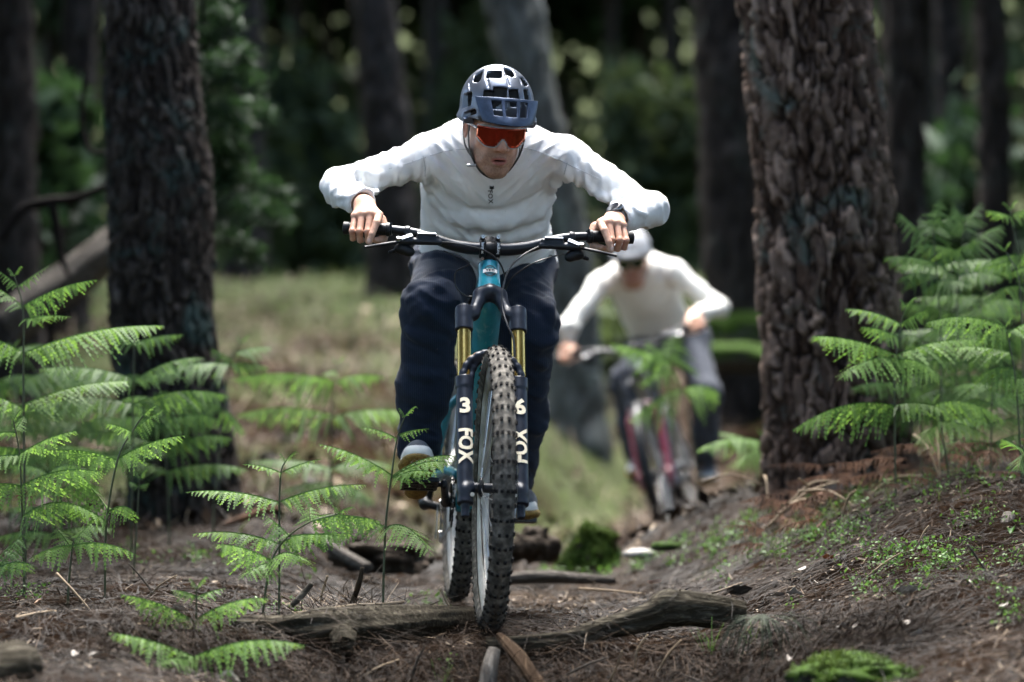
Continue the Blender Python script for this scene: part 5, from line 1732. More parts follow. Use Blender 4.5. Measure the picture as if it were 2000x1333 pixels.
def rider(label, BM, J, M, fine=True, group=None):
    """J: joints as (px, py, distance); M: materials"""
    root = empty('person', (0, 0, 0), label, 'person', group)
    pt = {k: at(*v) for k, v in J.items() if isinstance(v, tuple) and len(v) == 3 and k != 'turn'}
    gz = Hs(pt['hipR'].x, pt['hipR'].y)
    root.location = (pt['hipR'].x, pt['hipR'].y, gz)
    L = Matrix.Translation(-root.location)
    Lo = np.array(root.location)
    A3 = lambda v: np.array(v[:])
    yaw, pitch, roll = [R(a) for a in J['turn']]
    HC = pt['head']
    Rh = Matrix.Rotation(yaw, 3, 'Z') @ Matrix.Rotation(pitch, 3, 'X') @ Matrix.Rotation(roll, 3, 'Y')
    ex, ef, ez = Rh @ Vector((1, 0, 0)), Rh @ Vector((0, -1, 0)), Rh @ Vector((0, 0, 1))
    hd = lambda x, f, z: A3(HC + ex * x + ef * f + ez * z)
    HR = np.array([ex[:], ef[:], ez[:]]).T
    BR = BM.to_3x3()
    res = 1.0 if fine else 2.0

    def finish(s, r, name, mats, fm=None, sm=1, disp=None, cols=None, parent=None):
        V, F = s.mesh()
        if sm: V = smooth_verts(V, F, sm, .5)
        if disp is not None:
            V = V + vnormals(V, F) * disp(V)[:, None]
        cl = cols(V) if cols else None
        fmm = fm(V, F) if fm else None
        me = np_mesh(name, V - Lo, F, mats if isinstance(mats, (list, tuple)) else [mats], fm=fmm, cols=cl)
        return link(name, me, parent or root), V, F

    # ---------------- hands
    hands = []
    for sx in (-1, 1):
        G = BM @ bar_point(sx * .333)
        ei = (BM @ bar_point(sx * .28) - BM @ bar_point(sx * .39)).normalized()     # towards the middle of the bar
        f0 = BR @ Vector((0, -1, 0)); ffw = (f0 - ei * f0.dot(ei)).normalized()
        eu = ffw.cross(ei) if (ffw.cross(ei)).z > 0 else ei.cross(ffw)
        hp = lambda i, f, u, G=G, ei=ei, ffw=ffw, eu=eu: A3(G + ei * i + ffw * f + eu * u)
        W = J['wristR'] if sx < 0 else J['wristL']
        wr = hp(*W)
        hands.append((hp, wr, ei, ffw, eu))

    tint_skin = np.array((.58, .345, .25)); red = np.array((.50, .20, .14)); palegrip = np.array((.62, .42, .32))
    parts = []

    def hand_solid(hp, wr):
        s = Solid()
        ks = [(.034, .010, .036), (.0115, .014, .038), (-.0115, .011, .036), (-.032, .004, .031)]
        w0 = wr
        for q, k in enumerate(ks):
            s.cone(w0 * .85 + hp(k[0], -.06, .045) * .15, hp(*k), .019, .0115, .016)
        mid = hp(0, -.025, .040)
        s.cone(hp(.022, -.02, .034), hp(-.024, -.02, .031), .014, .013, .014)
        elb = J['_e']
        fd = (np.array(elb) - w0); fd /= np.linalg.norm(fd)
        s.cone(w0, w0 + fd * .10, .024, .030, .02)
        for k in ks: s.ell(hp(k[0], k[1], k[2] + .003), (.0095, .0095, .0085), k=.008)
        # three fingers round the grip
        for q, (i0, rr, ln) in enumerate([(.0115, .0098, 1.0), (-.0115, .0094, .97), (-.032, .0084, .86)]):
            k = ks[q + 1]
            P = [k, (i0 - .001, .036 * ln, -.010), (i0 - .001, .020 * ln, -.034 * ln), (i0, -.010, -.031 * ln)]
            s.chain([hp(*p) for p in P], [rr * 1.05, rr, rr * .93, rr * .82], .0025)
            s.ell(hp(i0 - .001, .037 * ln, -.010), (rr * 1.04,) * 3, k=.003)
        # index finger out on the lever
        P = [ks[0], (.034, .045, .014), (.026, .058, -.018), (.020, .060, -.040)]
        s.chain([hp(*p) for p in P], [.0108, .0100, .0090, .0080], .0025)
        # thumb below the grip
        P = [(.030, -.045, .028), (.048, -.032, -.004), (.044, -.008, -.027), (.030, .012, -.031)]
        s.chain([hp(*p) for p in P], [.016, .0125, .0110, .0088], .008)
        return s, ks

    # ---------------- body: head, neck, hands and what the clothes cover, one skin
    Vs, Fs, Cs, n0 = [], [], [], 0

    def push(V, F, C):
        nonlocal n0
        Vs.append(V); Fs.append(F + n0); Cs.append(C); n0 += len(V)

    s = Solid()
    s.ell(hd(0, -.012, .035), (.076, .096, .088), HR, .02)
    s.ell(hd(0, .032, -.035), (.061, .062, .082), HR, .02)
    s.cone(hd(-.048, .005, -.060), hd(-.014, .066, -.105), .017, .017, .03); s.cone(hd(.048, .005, -.060), hd(.014, .066, -.105), .017, .017, .03)
    s.ell(hd(0, .072, -.106), (.021, .016, .015), HR, .018)
    for x in (-1, 1):
        s.ell(hd(x * .043, .062, -.022), (.020, .020, .016), HR, .02)
        s.cone(hd(x * .042, .076, .018), hd(x * .010, .090, .019), .0085, .0095, .014)
        s.ell(hd(x * .031, .100, -.001), (.015, .014, .011), HR, .012, op='s')
        s.ell(hd(x * .031, .080, -.002), (.0125, .0125, .0125), HR, .003)
        s.cone(hd(x * .043, .086, .006), hd(x * .018, .092, .006), .0035, .0035, .006)
        s.ell(hd(x * .0125, .100, -.037), (.0085, .011, .0075), HR, .006)
        s.ell(hd(x * .079, -.012, -.006), (.007, .019, .031), HR, .006)
        s.ell(hd(x * .083, -.008, -.006), (.004, .010, .019), HR, .004, op='s')
        s.cone(hd(x * .026, .083, -.040), hd(x * .034, .070, -.075), .010, .008, .016)
    s.cone(hd(0, .088, .010), hd(0, .116, -.033), .0075, .0105, .008)
    s.ell(hd(0, .114, -.035), (.0105, .010, .009), HR, .005)
    for x in (-1, 1): s.ell(hd(x * .007, .113, -.046), (.0035, .006, .003), HR, .003, op='s')
    s.ell(hd(0, .078, -.068), (.030, .020, .026), HR, .014)
    s.chain([hd(-.023, .083, -.0690), hd(-.010, .0965, -.0635), hd(0, .0985, -.0650), hd(.010, .0965, -.0635), hd(.023, .083, -.0690)], [.003, .0052, .005, .0052, .003], .004)
    s.chain([hd(-.022, .083, -.0735), hd(-.009, .0945, -.0805), hd(.009, .0945, -.0805), hd(.022, .083, -.0735)], [.003, .0062, .0062, .003], .004)
    s.ell(hd(0, .096, -.0725), (.017, .013, .0030), HR, .002, op='s')
    if M.get('beard'):
        s.ell(hd(0, .055, -.105), (.058, .045, .042), HR, .02); s.ell(hd(0, .078, -.085), (.035, .02, .02), HR, .015)
        s.ell(hd(0, .1, -.073), (.014, .012, .0028), HR, .002, op='s')
    nb = pt['neck']
    s.cone(hd(0, -.025, -.045), A3(nb), .056, .062, .03)
    s.cone(hd(0, .012, -.085), A3(nb) + np.array((0, -.05, -.03)), .040, .046, .03)
    s.grid(.0026 * res)
    V, F = s.mesh(); V = smooth_verts(V, F, 1, .4)
    q = (V - A3(HC)) @ HR
    C = np.tile(tint_skin, (len(V), 1))
    def blend(m, col):
        nonlocal C
        m = np.clip(m, 0, 1)[:, None]; C = C * (1 - m) + np.array(col) * m
    g = lambda x, f, z, r: np.exp(-(((q[:, 0] - x) / r[0]) ** 2 + ((q[:, 1] - f) / r[1]) ** 2 + ((q[:, 2] - z) / r[2]) ** 2))
    blend(.55 * g(0, .12, -.035, (.018, .03, .016)), red)
    blend(.35 * (g(-.042, .07, -.03, (.02, .05, .02)) + g(.042, .07, -.03, (.02, .05, .02))), red)
    blend(.5 * (g(-.08, -.01, -.005, (.02, .03, .04)) + g(.08, -.01, -.005, (.02, .03, .04))), (.55, .17, .12))
    stub = sstep(*((-.018, -.036) if M.get('beard') else (-.040, -.062)), q[:, 2]) * sstep(-.03, .02, q[:, 1]) * (.55 + .45 * fbm(q[:, 0] * 300, q[:, 1] * 300, q[:, 2] * 300, 2, 3))
    stub = np.maximum(stub, .7 * g(0, .09, -.054, (.03, .03, .007)))
    blend((.95 if M.get('beard') else .88) * stub, (.19, .055, .015) if M.get('beard') else (.10, .058, .042))
    lips = g(0, .095, -.0725, (.022, .02, .0115)) * 1.5
    blend(.8 * sstep(.35, .7, lips), (.42, .14, .12))
    blend(sstep(.55, .8, g(0, .09, -.0725, (.020, .02, .0042))), (.06, .02, .02))
    for x in (-1, 1):
        blend(sstep(.3, .6, g(x * .031, .09, -.002, (.016, .02, .008))), (.55, .5, .47))
        blend(sstep(.4, .6, g(x * .031, .094, -.002, (.006, .02, .006))), (.05, .035, .03))
        blend(.8 * g(x * .028, .09, .018, (.02, .03, .005)), (.07, .045, .03))
    push(V, F, C)
    for sx, (hp, wr, ei, ffw, eu) in zip((-1, 1), hands):
        J['_e'] = A3(pt['elbowR'] if sx < 0 else pt['elbowL'])
        s, ks = hand_solid(hp, wr)
        s.grid(.0022 * res); V, F = s.mesh(); V = smooth_verts(V, F, 1, .35)
        C = np.tile(tint_skin * 1.06, (len(V), 1))
        d = np.min([np.linalg.norm(V - hp(*k), axis=1) for k in ks[1:]], axis=0)
        C = C * (1 - .5 * np.exp(-(d / .010) ** 2)[:, None]) + red * (.5 * np.exp(-(d / .010) ** 2)[:, None])
        for i0 in (.0105, -.0125, -.033):
            e = np.exp(-(np.linalg.norm(V - hp(i0, .034, -.014), axis=1) / .011) ** 2)[:, None] * .45
            C = C * (1 - e) + red * e
        push(V, F, C)
    s = Solid()
    sh = {k: A3(v) for k, v in pt.items()}
    for a in 'RL':
        s.cone(sh['neck'] + (0, .04, -.03), sh['shoulder' + a], .035, .035, .03); s.cone(sh['shoulder' + a], sh['elbow' + a], .038, .034, .03)
        w = hands[0 if a == 'R' else 1][1]
        s.cone(sh['elbow' + a], w, .036, .024, .03)
        s.cone(sh['hip' + a], sh['knee' + a], .07, .052, .03); s.cone(sh['knee' + a], sh['ankle' + a], .048, .034, .03)
        s.cone(sh['ankle' + a], sh['toe' + a] * .7 + sh['ankle' + a] * .3, .034, .026, .02)
    s.cone(sh['neck'] + (0, .05, -.04), sh['chest'] + (0, .05, 0), .045, .08, .03); s.cone(sh['chest'] + (0, .05, 0), (sh['hipR'] + sh['hipL']) / 2, .08, .09, .03)
    s.cone(sh['hipR'], sh['hipL'], .07, .07, .05)
    s.grid(.012); V, F = s.mesh()
    push(V, F, np.tile(tint_skin, (len(V), 1)))
    body = link('body', np_mesh('body', np.concatenate(Vs) - Lo, np.concatenate(Fs), [M_skin], cols={'tint': np.concatenate(Cs)}), root)
    for (hp, wr, ei, ffw, eu) in hands:
        c = Vector(hp(.0195, .0675, -.036)) - root.location
        mb = MB(); rot = Matrix((ei[:], (-eu)[:], ffw[:])).transposed()
        n = 10
        Vn = [(.0048 * math.cos(2 * math.pi * k / n), .0060 * math.sin(2 * math.pi * k / n), .0004) for k in range(n)] + [(0, 0, .0014)]
        mb.add(np.array(Vn) @ np.array(rot.to_3x3()).T + np.array(c), [(k, (k + 1) % n, n) for k in range(n)])
        if fine: mb.build('finger_nail', M_nail, body)

    # ---------------- jersey
    s = Solid()
    ch, wa = sh['chest'], sh['waist']
    ax = wa - ch; ax /= np.linalg.norm(ax)
    nrm = np.cross(ax, (1, 0, 0)); nrm /= np.linalg.norm(nrm)
    if nrm[1] > 0: nrm = -nrm
    s.cone(ch - ax * .02, wa, J['rad'][0], J['rad'][1], .05, flat=False, squash=(nrm, 1.5))
    s.ell(ch - nrm * .03, (.165, .13, .14), k=.06)
    for a in 'RL':
        o = sh['shoulder' + a] - sh['neck']
        s.cone(sh['neck'] + o * .12 + np.array((0, .03, -.01)), sh['shoulder' + a], .072, .052, .05)
        s.cone(sh['shoulder' + a], sh['elbow' + a], .056, .044, .035)
        s.ell(sh['elbow' + a], (.045, .045, .045), k=.02)
        w = hands[0 if a == 'R' else 1][1]; e = sh['elbow' + a]
        cu = w + (e - w) / np.linalg.norm(e - w) * .030
        s.cone(e, cu, .045, .040, .02, flat=False)
    # a flap of hem on one side
    s.cone(wa + (.17, -.02, .03), wa + (.20, .02, -.02), .03, .022, .03, squash=((0, 1, 0), 2.2))
    s.grid(.0045 * res, pad=.02)
    if fine:
        fd = (7.5, 9.0)
        for pix, r_, k_, si in [([(822, 388), (870, 416), (930, 432), (1000, 430), (1060, 408), (1086, 385)], .016, .03, .006),
                        ([(815, 424), (860, 446), (930, 460), (1000, 456), (1060, 438)], .014, .028, .006),
                        ([(812, 455), (870, 478), (940, 486), (1010, 480), (1070, 462)], .012, .024, .005),
                        ([(826, 345), (842, 372), (850, 400)], .010, .018, .004), ([(1090, 350), (1076, 378), (1070, 400)], .010, .018, .004),
                        ([(845, 318), (868, 345), (880, 372)], .008, .016, .004), ([(1075, 320), (1058, 345), (1050, 370)], .008, .016, .004),
                        ([(905, 330), (912, 365), (925, 395)], .008, .016, .004), ([(1030, 335), (1020, 370)], .007, .016, .004),
                        ([(700, 338), (722, 345), (745, 342)], .009, .014, .004), ([(706, 352), (728, 362), (752, 360)], .009, .014, .004), ([(703, 366), (720, 376), (738, 374)], .008, .012, .004),
                        ([(1225, 372), (1205, 385), (1185, 383)], .009, .014, .004), ([(1228, 388), (1212, 402), (1196, 402)], .009, .014, .004), ([(1150, 350), (1165, 375), (1185, 388)], .008, .014, .004),
                        ([(770, 320), (790, 345), (800, 360)], .009, .015, .004), ([(1128, 330), (1120, 352), (1110, 372)], .009, .015, .004), ([(668, 345), (690, 338), (712, 336)], .008, .014, .004),
                        ([(650, 402), (672, 400), (696, 398)], .006, .010, .003), ([(655, 384), (680, 384), (700, 386)], .006, .010, .003), ([(1262, 420), (1246, 415), (1232, 404)], .006, .01, .003)]:
            s.fold(pix, fd[0], fd[1], r_, si, k_)
        s.fold([(838, 360), (905, 408), (1000, 410), (1072, 368)], 7.5, 9.0, .008, .004, .02, op='s')
        s.fold([(818, 440), (900, 462), (1000, 458), (1070, 430)], 7.5, 9.0, .006, .003, .02, op='s')
    for a in 'RL':                                  # open cuffs
        w = hands[0 if a == 'R' else 1][1]; e = sh['elbow' + a]; dv = (e - w) / np.linalg.norm(e - w)
        s._apply(('c', w - dv * .10, w + dv * .012, .09, .09, .002, True, None, 's'))
        s._apply(('c', w - dv * .05, w + dv * .035, .030, .031, .003, False, None, 's'))
    nk = sh['neck']
    s._apply(('c', nk + np.array((0, -.03, .0)), hd(0, .02, -.05), .060, .075, .006, False, None, 's'))
    s._apply(('c', wa + ax * .005, wa + ax * .4, .35, .35, .003, True, None, 's'))
    s._apply(('c', wa - ax * .03, wa + ax * .2, .165, .17, .004, False, (nrm, 1.6), 's'))
    cx = (sh['shoulderR'][0] + sh['shoulderL'][0]) / 2; hw = abs(sh['shoulderL'][0] - sh['shoulderR'][0]) / 2
    rdg = lambda n: (1 - np.abs(n) * 2.2)
    def wr_(V):
        x = V[:, 0] - cx; arm = sstep(hw * .78, hw * 1.1, np.abs(x)); sg = np.sign(x)
        pit = np.minimum(*[np.linalg.norm(V - (sh['shoulder' + a] + np.array((0, -.02, -.07))), axis=1) for a in 'RL'])
        elb = np.minimum(*[np.linalg.norm(V - sh['elbow' + a], axis=1) for a in 'RL'])
        w1 = vnoise(V[:, 0] * 34 + V[:, 2] * 10 * sg, V[:, 2] * 9, V[:, 1] * 9, 5) + .5 * vnoise(V[:, 0] * 70, V[:, 2] * 22, V[:, 1] * 22, 6)
        w2 = vnoise(V[:, 0] * 5 + V[:, 2] * 6, V[:, 2] * 24 - np.abs(x) * 26, V[:, 1] * 9, 7) + .5 * vnoise(V[:, 0] * 14, V[:, 2] * 50 - np.abs(x) * 40, V[:, 1] * 20, 8)
        amp_a = .0028 + .0052 * np.exp(-(elb / .075) ** 2) + .005 * np.exp(-(pit / .09) ** 2)
        amp_t = .0022 + .0075 * np.exp(-(pit / .11) ** 2) + .0035 * sstep(sh['chest'][2] - .02, sh['waist'][2], V[:, 2])
        wrs = np.minimum(*[np.linalg.norm(V - h_[1], axis=1) for h_ in hands])
        amp_a = amp_a * (.25 + .75 * sstep(.03, .11, wrs))
        return arm * amp_a * rdg(w1) + (1 - arm) * amp_t * rdg(w2)
    jer, JV, JF = finish(s, .0045, 'jersey', M['jersey'], sm=1, disp=wr_)
    # ---------------- trousers
    s = Solid()
    s.cone(sh['hipR'], sh['hipL'], .115, .115, .05)
    for a in 'RL':
        s.cone(sh['hip' + a], sh['knee' + a], .100, J['knee_r'], .05)
        an = sh['ankle' + a]; kn = sh['knee' + a]
        m = kn * .45 + an * .55
        s.chain([kn, m, an], [J['knee_r'], J['knee_r'] - .003, .056], .04)
        s.ell(kn, (J['knee_r'],) * 3, k=.03)
    s.grid(.0055 * res, pad=.02)
    if fine:
        for pix, r_ in [([(796, 548), (840, 536), (890, 540)], .012), ([(796, 588), (835, 572), (868, 556)], .010), ([(800, 610), (820, 596), (834, 590)], .008), ([(806, 628), (824, 612), (838, 606)], .008),
                        ([(800, 520), (835, 505), (880, 505)], .010), ([(800, 640), (830, 660), (880, 655)], .012), ([(794, 720), (835, 735), (885, 725)], .010), ([(800, 800), (840, 815), (885, 805)], .010),
                        ([(806, 850), (845, 862), (880, 850)], .010), ([(1050, 590), (1068, 610), (1074, 640)], .010), ([(1040, 560), (1066, 575), (1075, 600)], .010), ([(1035, 660), (1060, 668), (1080, 660)], .010),
                        ([(1040, 700), (1060, 715), (1082, 708)], .012), ([(1040, 760), (1058, 770), (1075, 765)], .010), ([(1035, 830), (1050, 840), (1062, 835)], .009)]:
            s.fold(pix, 7.4, 9.2, r_, .005, .02)
    for a in 'RL':
        an = sh['ankle' + a]; kn = sh['knee' + a]; dv = (an - kn) / np.linalg.norm(an - kn)
        s._apply(('c', an + dv * .012, an + dv * .12, .12, .12, .002, True, None, 's'))
        s._apply(('c', an - dv * .06, an + dv * .05, .050, .050, .003, False, None, 's'))
    def wr_(V):
        kn = np.minimum(*[np.linalg.norm(V - sh['knee' + a], axis=1) for a in 'RL'])
        an = np.minimum(*[np.linalg.norm(V - sh['ankle' + a], axis=1) for a in 'RL'])
        w = vnoise(V[:, 0] * 7 + V[:, 2] * 6, V[:, 2] * 19 + V[:, 0] * 12, V[:, 1] * 8, 15) + .5 * vnoise(V[:, 0] * 18, V[:, 2] * 44 + V[:, 0] * 22, V[:, 1] * 18, 16)
        return (.003 + .004 * np.exp(-(kn / .14) ** 2) + .005 * np.exp(-(an / .12) ** 2)) * rdg(w)
    finish(s, .0055, 'trousers', M['trousers'], sm=1, disp=wr_)
    # ---------------- shoes and socks
    for a in 'RL':
        an, to, he = sh['ankle' + a], sh['toe' + a], sh['heel' + a]
        fd = to - he; ln = np.linalg.norm(fd); fd /= ln
        sd = np.array((1.0, 0, 0)); sd = sd - fd * sd.dot(fd); sd /= np.linalg.norm(sd)
        up = np.cross(sd, fd); up = up if up[2] > 0 else -up
        rot = np.stack([sd, fd, up], 1)
        sp = lambda x, f, z: he + sd * x + fd * f + up * z
        s = Solid()
        s.chain([sp(0, .03, .045), sp(0, .12, .050), sp(0, .20, .040), sp(0, ln - .035, .034)], [.036, .040, .042, .034], .02, squash=(sd, 1.0))
        s.cone(sp(0, .035, .05), an * .5 + sp(0, .06, .09) * .5, .037, .040, .02)
        s.grid(.004 * res); shoe, V, F = finish(s, 0, 'shoe', M['shoe'])
        s = Solid()
        s.chain([sp(0, .03, .010), sp(0, .13, .010), sp(0, .215, .010), sp(0, ln - .04, .012)], [.033, .034, .047, .040], .03, squash=(up, 2.6))
        s._apply
        s.grid(.0032 * res)
        V, F = s.mesh(); 
        zz = (V - he) @ up
        tr = fbm(V[:, 0] * 90, V[:, 1] * 90, V[:, 2] * 90, 2, 8)
        V = V + np.outer(np.where(zz < .004, .0015 * np.sign(np.sin(V[:, 0] * 520) * np.sin(V[:, 1] * 520)), 0), up)
        link('sole', np_mesh('sole', V - Lo, F, [M_gum]), shoe)
        s = Solid()
        s.chain([sp(0, ln - .085, .034), sp(0, ln - .040, .026)], [.0475, .0425], .02, squash=(up, 1.35))
        s.chain([sp(0, .03, .018), sp(0, .2, .018)], [.036, .046], .02, squash=(up, 4.0))
        s.grid(.0035 * res); V, F = s.mesh(); link('toe_cap', np_mesh('toe_cap', V - Lo, F, [M_white_rub]), shoe)
        s = Solid(); kn = sh['knee' + a]; dv = (kn - an) / np.linalg.norm(kn - an)
        s.cone(an - dv * .085, an + dv * .12, .043, .046, .01, flat=True)
        s.grid(.005 * res); finish(s, 0, 'sock', M_sock)

    # ---------------- helmet
    s = Solid()
    hz = .012
    s.ell(hd(0, -.012, .052 + hz), (.101, .132, .108), HR, .02)
    s.cone(hd(-.085, -.04, .005), hd(-.085, .05, .03), .020, .018, .03); s.cone(hd(.085, -.04, .005), hd(.085, .05, .03), .020, .018, .03)
    s.cone(hd(-.06, -.10, .0), hd(.06, -.10, .0), .03, .03, .03)
    s.cone(hd(-.06, .085, .045), hd(.06, .085, .045), .016, .016, .02)
    s.grid(.0026 * res)
    s._apply(('b', hd(0, .0, -.068), np.array((.2, .25, .08)), HR, .002, .006, 's'))
    s._apply(('b', hd(0, .12, -.052), np.array((.2, .07, .085)), HR, .002, .006, 's'))
    s._apply(('e', hd(0, -.008, .015), np.array((.084, .106, .085)), HR, .004, 's'))
    if fine:
        base = Solid(); base.D, base.lo, base.res, base.n = s.D.copy(), s.lo, s.res, s.n
        def vent(px, py, w, h, ang=0, depth=.020):
            p = base.seen(px, py, 7.5, 8.4)
            if p is None: return
            w *= 1.2; h *= 1.2; rr = Matrix.Rotation(R(ang), 3, 'Y')
            s._apply(('b', np.array(p), np.array((w / 2 / FPX * 7.75, depth, h / 2 / FPX * 7.75)), np.array(rr), .0022, .003, 's'))
        for v in [(957, 125, 16, 5, 0), (965, 146, 22, 11, 3), (935, 146, 9, 26, 12), (993, 139, 9, 24, -22), (903, 162, 4, 12, 12), (1023, 160, 4, 14, -25), (910, 196, 22, 20, -10), (1030, 190, 8, 24, -8),
                  (952, 196, 14, 30, 10), (976, 192, 20, 34, 3), (1004, 192, 13, 26, -6), (915, 222, 24, 6, -14), (930, 131, 7, 8, 30), (985, 126, 7, 7, -30)]:
            vent(*v)
        # shallow channels between the ribs
        for pix in [[(921, 135), (916, 160), (918, 178)], [(946, 126), (950, 150), (956, 176)], [(981, 127), (988, 150), (994, 168)], [(1008, 135), (1014, 152), (1018, 166)]]:
            base_fold = [base.seen(x, y, 7.5, 8.4) for x, y in pix]
            base_fold = [p for p in base_fold if p is not None]
            for i in range(len(base_fold) - 1):
                s._apply(('c', np.array(base_fold[i]), np.array(base_fold[i + 1]), .0022, .0022, .003, False, None, 's'))
    outer = lambda V: np.linalg.norm(((V - hd(0, -.012, .052 + hz)) @ HR) / np.array((.101, .132, .108)), axis=1)
    V, F = s.mesh(); V = smooth_verts(V, F, 1, .35)
    q = (V - A3(HC)) @ HR
    k = outer(V)
    inn = (k < .955) & (np.abs(q[:, 0]) < .088) & (q[:, 1] < .092)
    hel = link('helmet', np_mesh('helmet', V - Lo, F, [M['helmet'], M_helmet_in], fm=inn[F].mean(1) > .6), root)
    # inner shell seen through the vents
    s = Solid(); s.ell(hd(0, -.012, .040), (.088, .112, .088), HR, .01)
    s.grid(.006); s._apply(('b', hd(0, .0, -.055), np.array((.2, .25, .08)), HR, .002, .006, 's')); V, F = s.mesh()
    link('liner', np_mesh('liner', V - Lo, F, [M_helmet_in]), hel)
    # visor: a curved plate with three openings
    def vis(u, v):
        x = (u - .5) * 2
        f = .126 + .050 * v - .050 * x * x - .004 * (1 - v)
        return Vector(hd(x * (.085 - .019 * v ** 1.5) + .004, f, .106 - .066 * v - .010 * x * x * (1 - v)) - Lo)
    us = [0, .06, .13, .20, .24, .33, .40, .44, .50, .52, .58, .64, .66, .70, .74, .80, .86, .93, 1]
    us = sorted(set([0, .07, .14, .21, .28, .35, .41, .47, .53, .59, .65, .72, .79, .86, .93, 1]))
    vs = [0, .12, .3, .5, .68, .84, 1]
    Vv = [vis(u, v) for v in vs for u in us]
    Fv = []
    nu = len(us)
    for j in range(len(vs) - 1):
        for i in range(nu - 1):
            um = (us[i] + us[i + 1]) / 2; vm = (vs[j] + vs[j + 1]) / 2
            if .12 < vm < .68 and (.21 < um < .35 or .41 < um < .59 or .65 < um < .79): continue
            Fv.append((j * nu + i, j * nu + i + 1, (j + 1) * nu + i + 1, (j + 1) * nu + i))
    mb = MB(); mb.add([tuple(p) for p in Vv], Fv)
    vo = mb.build('visor', M['visor'], hel)
    so = vo.modifiers.new('thick', 'SOLIDIFY'); so.thickness = .006; so.offset = -1
    bv = vo.modifiers.new('soft', 'BEVEL'); bv.width = .0015; bv.segments = 2; bv.limit_method = 'ANGLE'
    if fine:
        def on_visor(V):
            out = []
            for x, y in V[:, :2]:
                p = vis(.925 + x / .16, .5 - y / .055)
                out.append(tuple(p + (ef * .0016)))
            return out
        TV, TF = text_mesh('iXS', .026, bold=.0009, sx=1.0)
        TV = np.stack([-TV[:, 1], TV[:, 0], TV[:, 2]], 1); TV[:, 0] *= .55
        TV, TF = subdivide(TV, TF, 1)
        MB().add(on_visor(TV), TF).build('visor_lettering', M_silver if False else M_white_ink, vo, smooth=False)
    # straps
    for x in (-1, 1):
        P = spline([Vector(hd(x * .080, .028, .022) - Lo), Vector(hd(x * .078, .030, -.03) - Lo), Vector(hd(x * .066, .034, -.075) - Lo), Vector(hd(x * .035, .045, -.118) - Lo), Vector(hd(0, .055, -.128) - Lo)], 6)
        MB().tube(P, .0075, 6, flat=.28, flat_dir=tuple(ex)).build('chin_strap', M_strap, hel)
        P = spline([Vector(hd(x * .082, -.05, .01) - Lo), Vector(hd(x * .079, -.01, -.05) - Lo), Vector(hd(x * .068, .032, -.072) - Lo)], 5)
        MB().tube(P, .006, 6, flat=.3, flat_dir=tuple(ex)).build('chin_strap', M_strap, hel)
    if fine:
        c = Vector(hd(-.060, .052, -.098) - Lo)
        MB().tube([c + ex * -.018 + ez * -.003, c + ex * .006], [.0035, .0045], 8).build('strap_buckle', M_clear, hel)
    # ---------------- glasses
    xs = np.linspace(-.069, .069, 29); zs = np.linspace(.022, -.032, 12)
    Vl, ok = [], []
    for z in zs:
        for x in xs:
            f = .112 - 6.5 * x * x - .12 * abs(x) ** 1.0 * 0
            Vl.append(tuple(Vector(hd(x, f, z) - Lo)))
            ax_ = abs(x)
            lowest = -.032 + .020 * max(0, (ax_ - .038) / .031) ** 2 + (.024 * math.exp(-(ax_ / .0125) ** 2))
            ok.append(z >= lowest - .003)
    m = len(xs); Fl = []
    for j in range(len(zs) - 1):
        for i in range(m - 1):
            f = (j * m + i, (j + 1) * m + i, (j + 1) * m + i + 1, j * m + i + 1)
            if all(ok[k] for k in f): Fl.append(f)
    gl = bpy.data.objects.new('glasses', None); COL.objects.link(gl); gl.parent = root
    lo_ = MB().add(Vl, Fl).build('lens', M['lens'], gl)
    so = lo_.modifiers.new('thick', 'SOLIDIFY'); so.thickness = .002
    P = [Vector(hd(x, .1135 - 6.5 * x * x, .023) - Lo) for x in np.linspace(-.070, .070, 17)]
    MB().tube(P, .0022, 6).build('brow_bar', M_clear, gl)
    P = []
    for x in np.linspace(-.069, .069, 41):
        a_ = abs(x); z = -.032 + .020 * max(0, (a_ - .038) / .031) ** 2 + .024 * math.exp(-(a_ / .0125) ** 2)
        P.append(Vector(hd(x, .1135 - 6.5 * x * x, z - .0015) - Lo))
    MB().tube(P, .0014, 5).build('lens_rim', M_clear, gl)
    for x in (-1, 1):
        MB().tube([Vector(hd(x * .070, .080, .014) - Lo), Vector(hd(x * .079, .03, .012) - Lo), Vector(hd(x * .082, -.02, .008) - Lo)], [.0045, .0035, .003], 6).build('temple_arm', M_clear, gl)
    # ---------------- watch on the left wrist
    if fine:
        hp, wr, ei, ffw, eu = hands[1]
        e = sh['elbowL']; dv = (e - wr) / np.linalg.norm(e - wr)
        up = np.array(eu) - dv * np.dot(np.array(eu), dv); up /= np.linalg.norm(up)
        wt = bpy.data.objects.new('watch', None); COL.objects.link(wt); wt.parent = root
        c = Vector(wr + dv * .004 - Lo)
        mb = MB(); mb.ring(c, dv, .0275, .0035, 36, 8, squash=2.6); mb.build('watch_strap', M_strap, wt)
        nn = Vector(up * .93 + np.array(ei) * .25 - dv * .28).normalized()
        mb = MB(); mb.lathe(c + Vector(up) * .026, nn, [(.020, 0), (.0235, .002), (.0235, .008), (.021, .012), (.018, .0125)], 28); mb.build('watch_case', M_steel, wt)
        MB().lathe(c + Vector(up) * .026 + nn * .0118, nn, [(.0175, 0), (.0175, .001)], 28).build('watch_face', M_glass, wt)
        # chest print, laid on the cloth
        bvh = BVHTree.FromPolygons([tuple(p) for p in JV], [tuple(f) for f in JF])
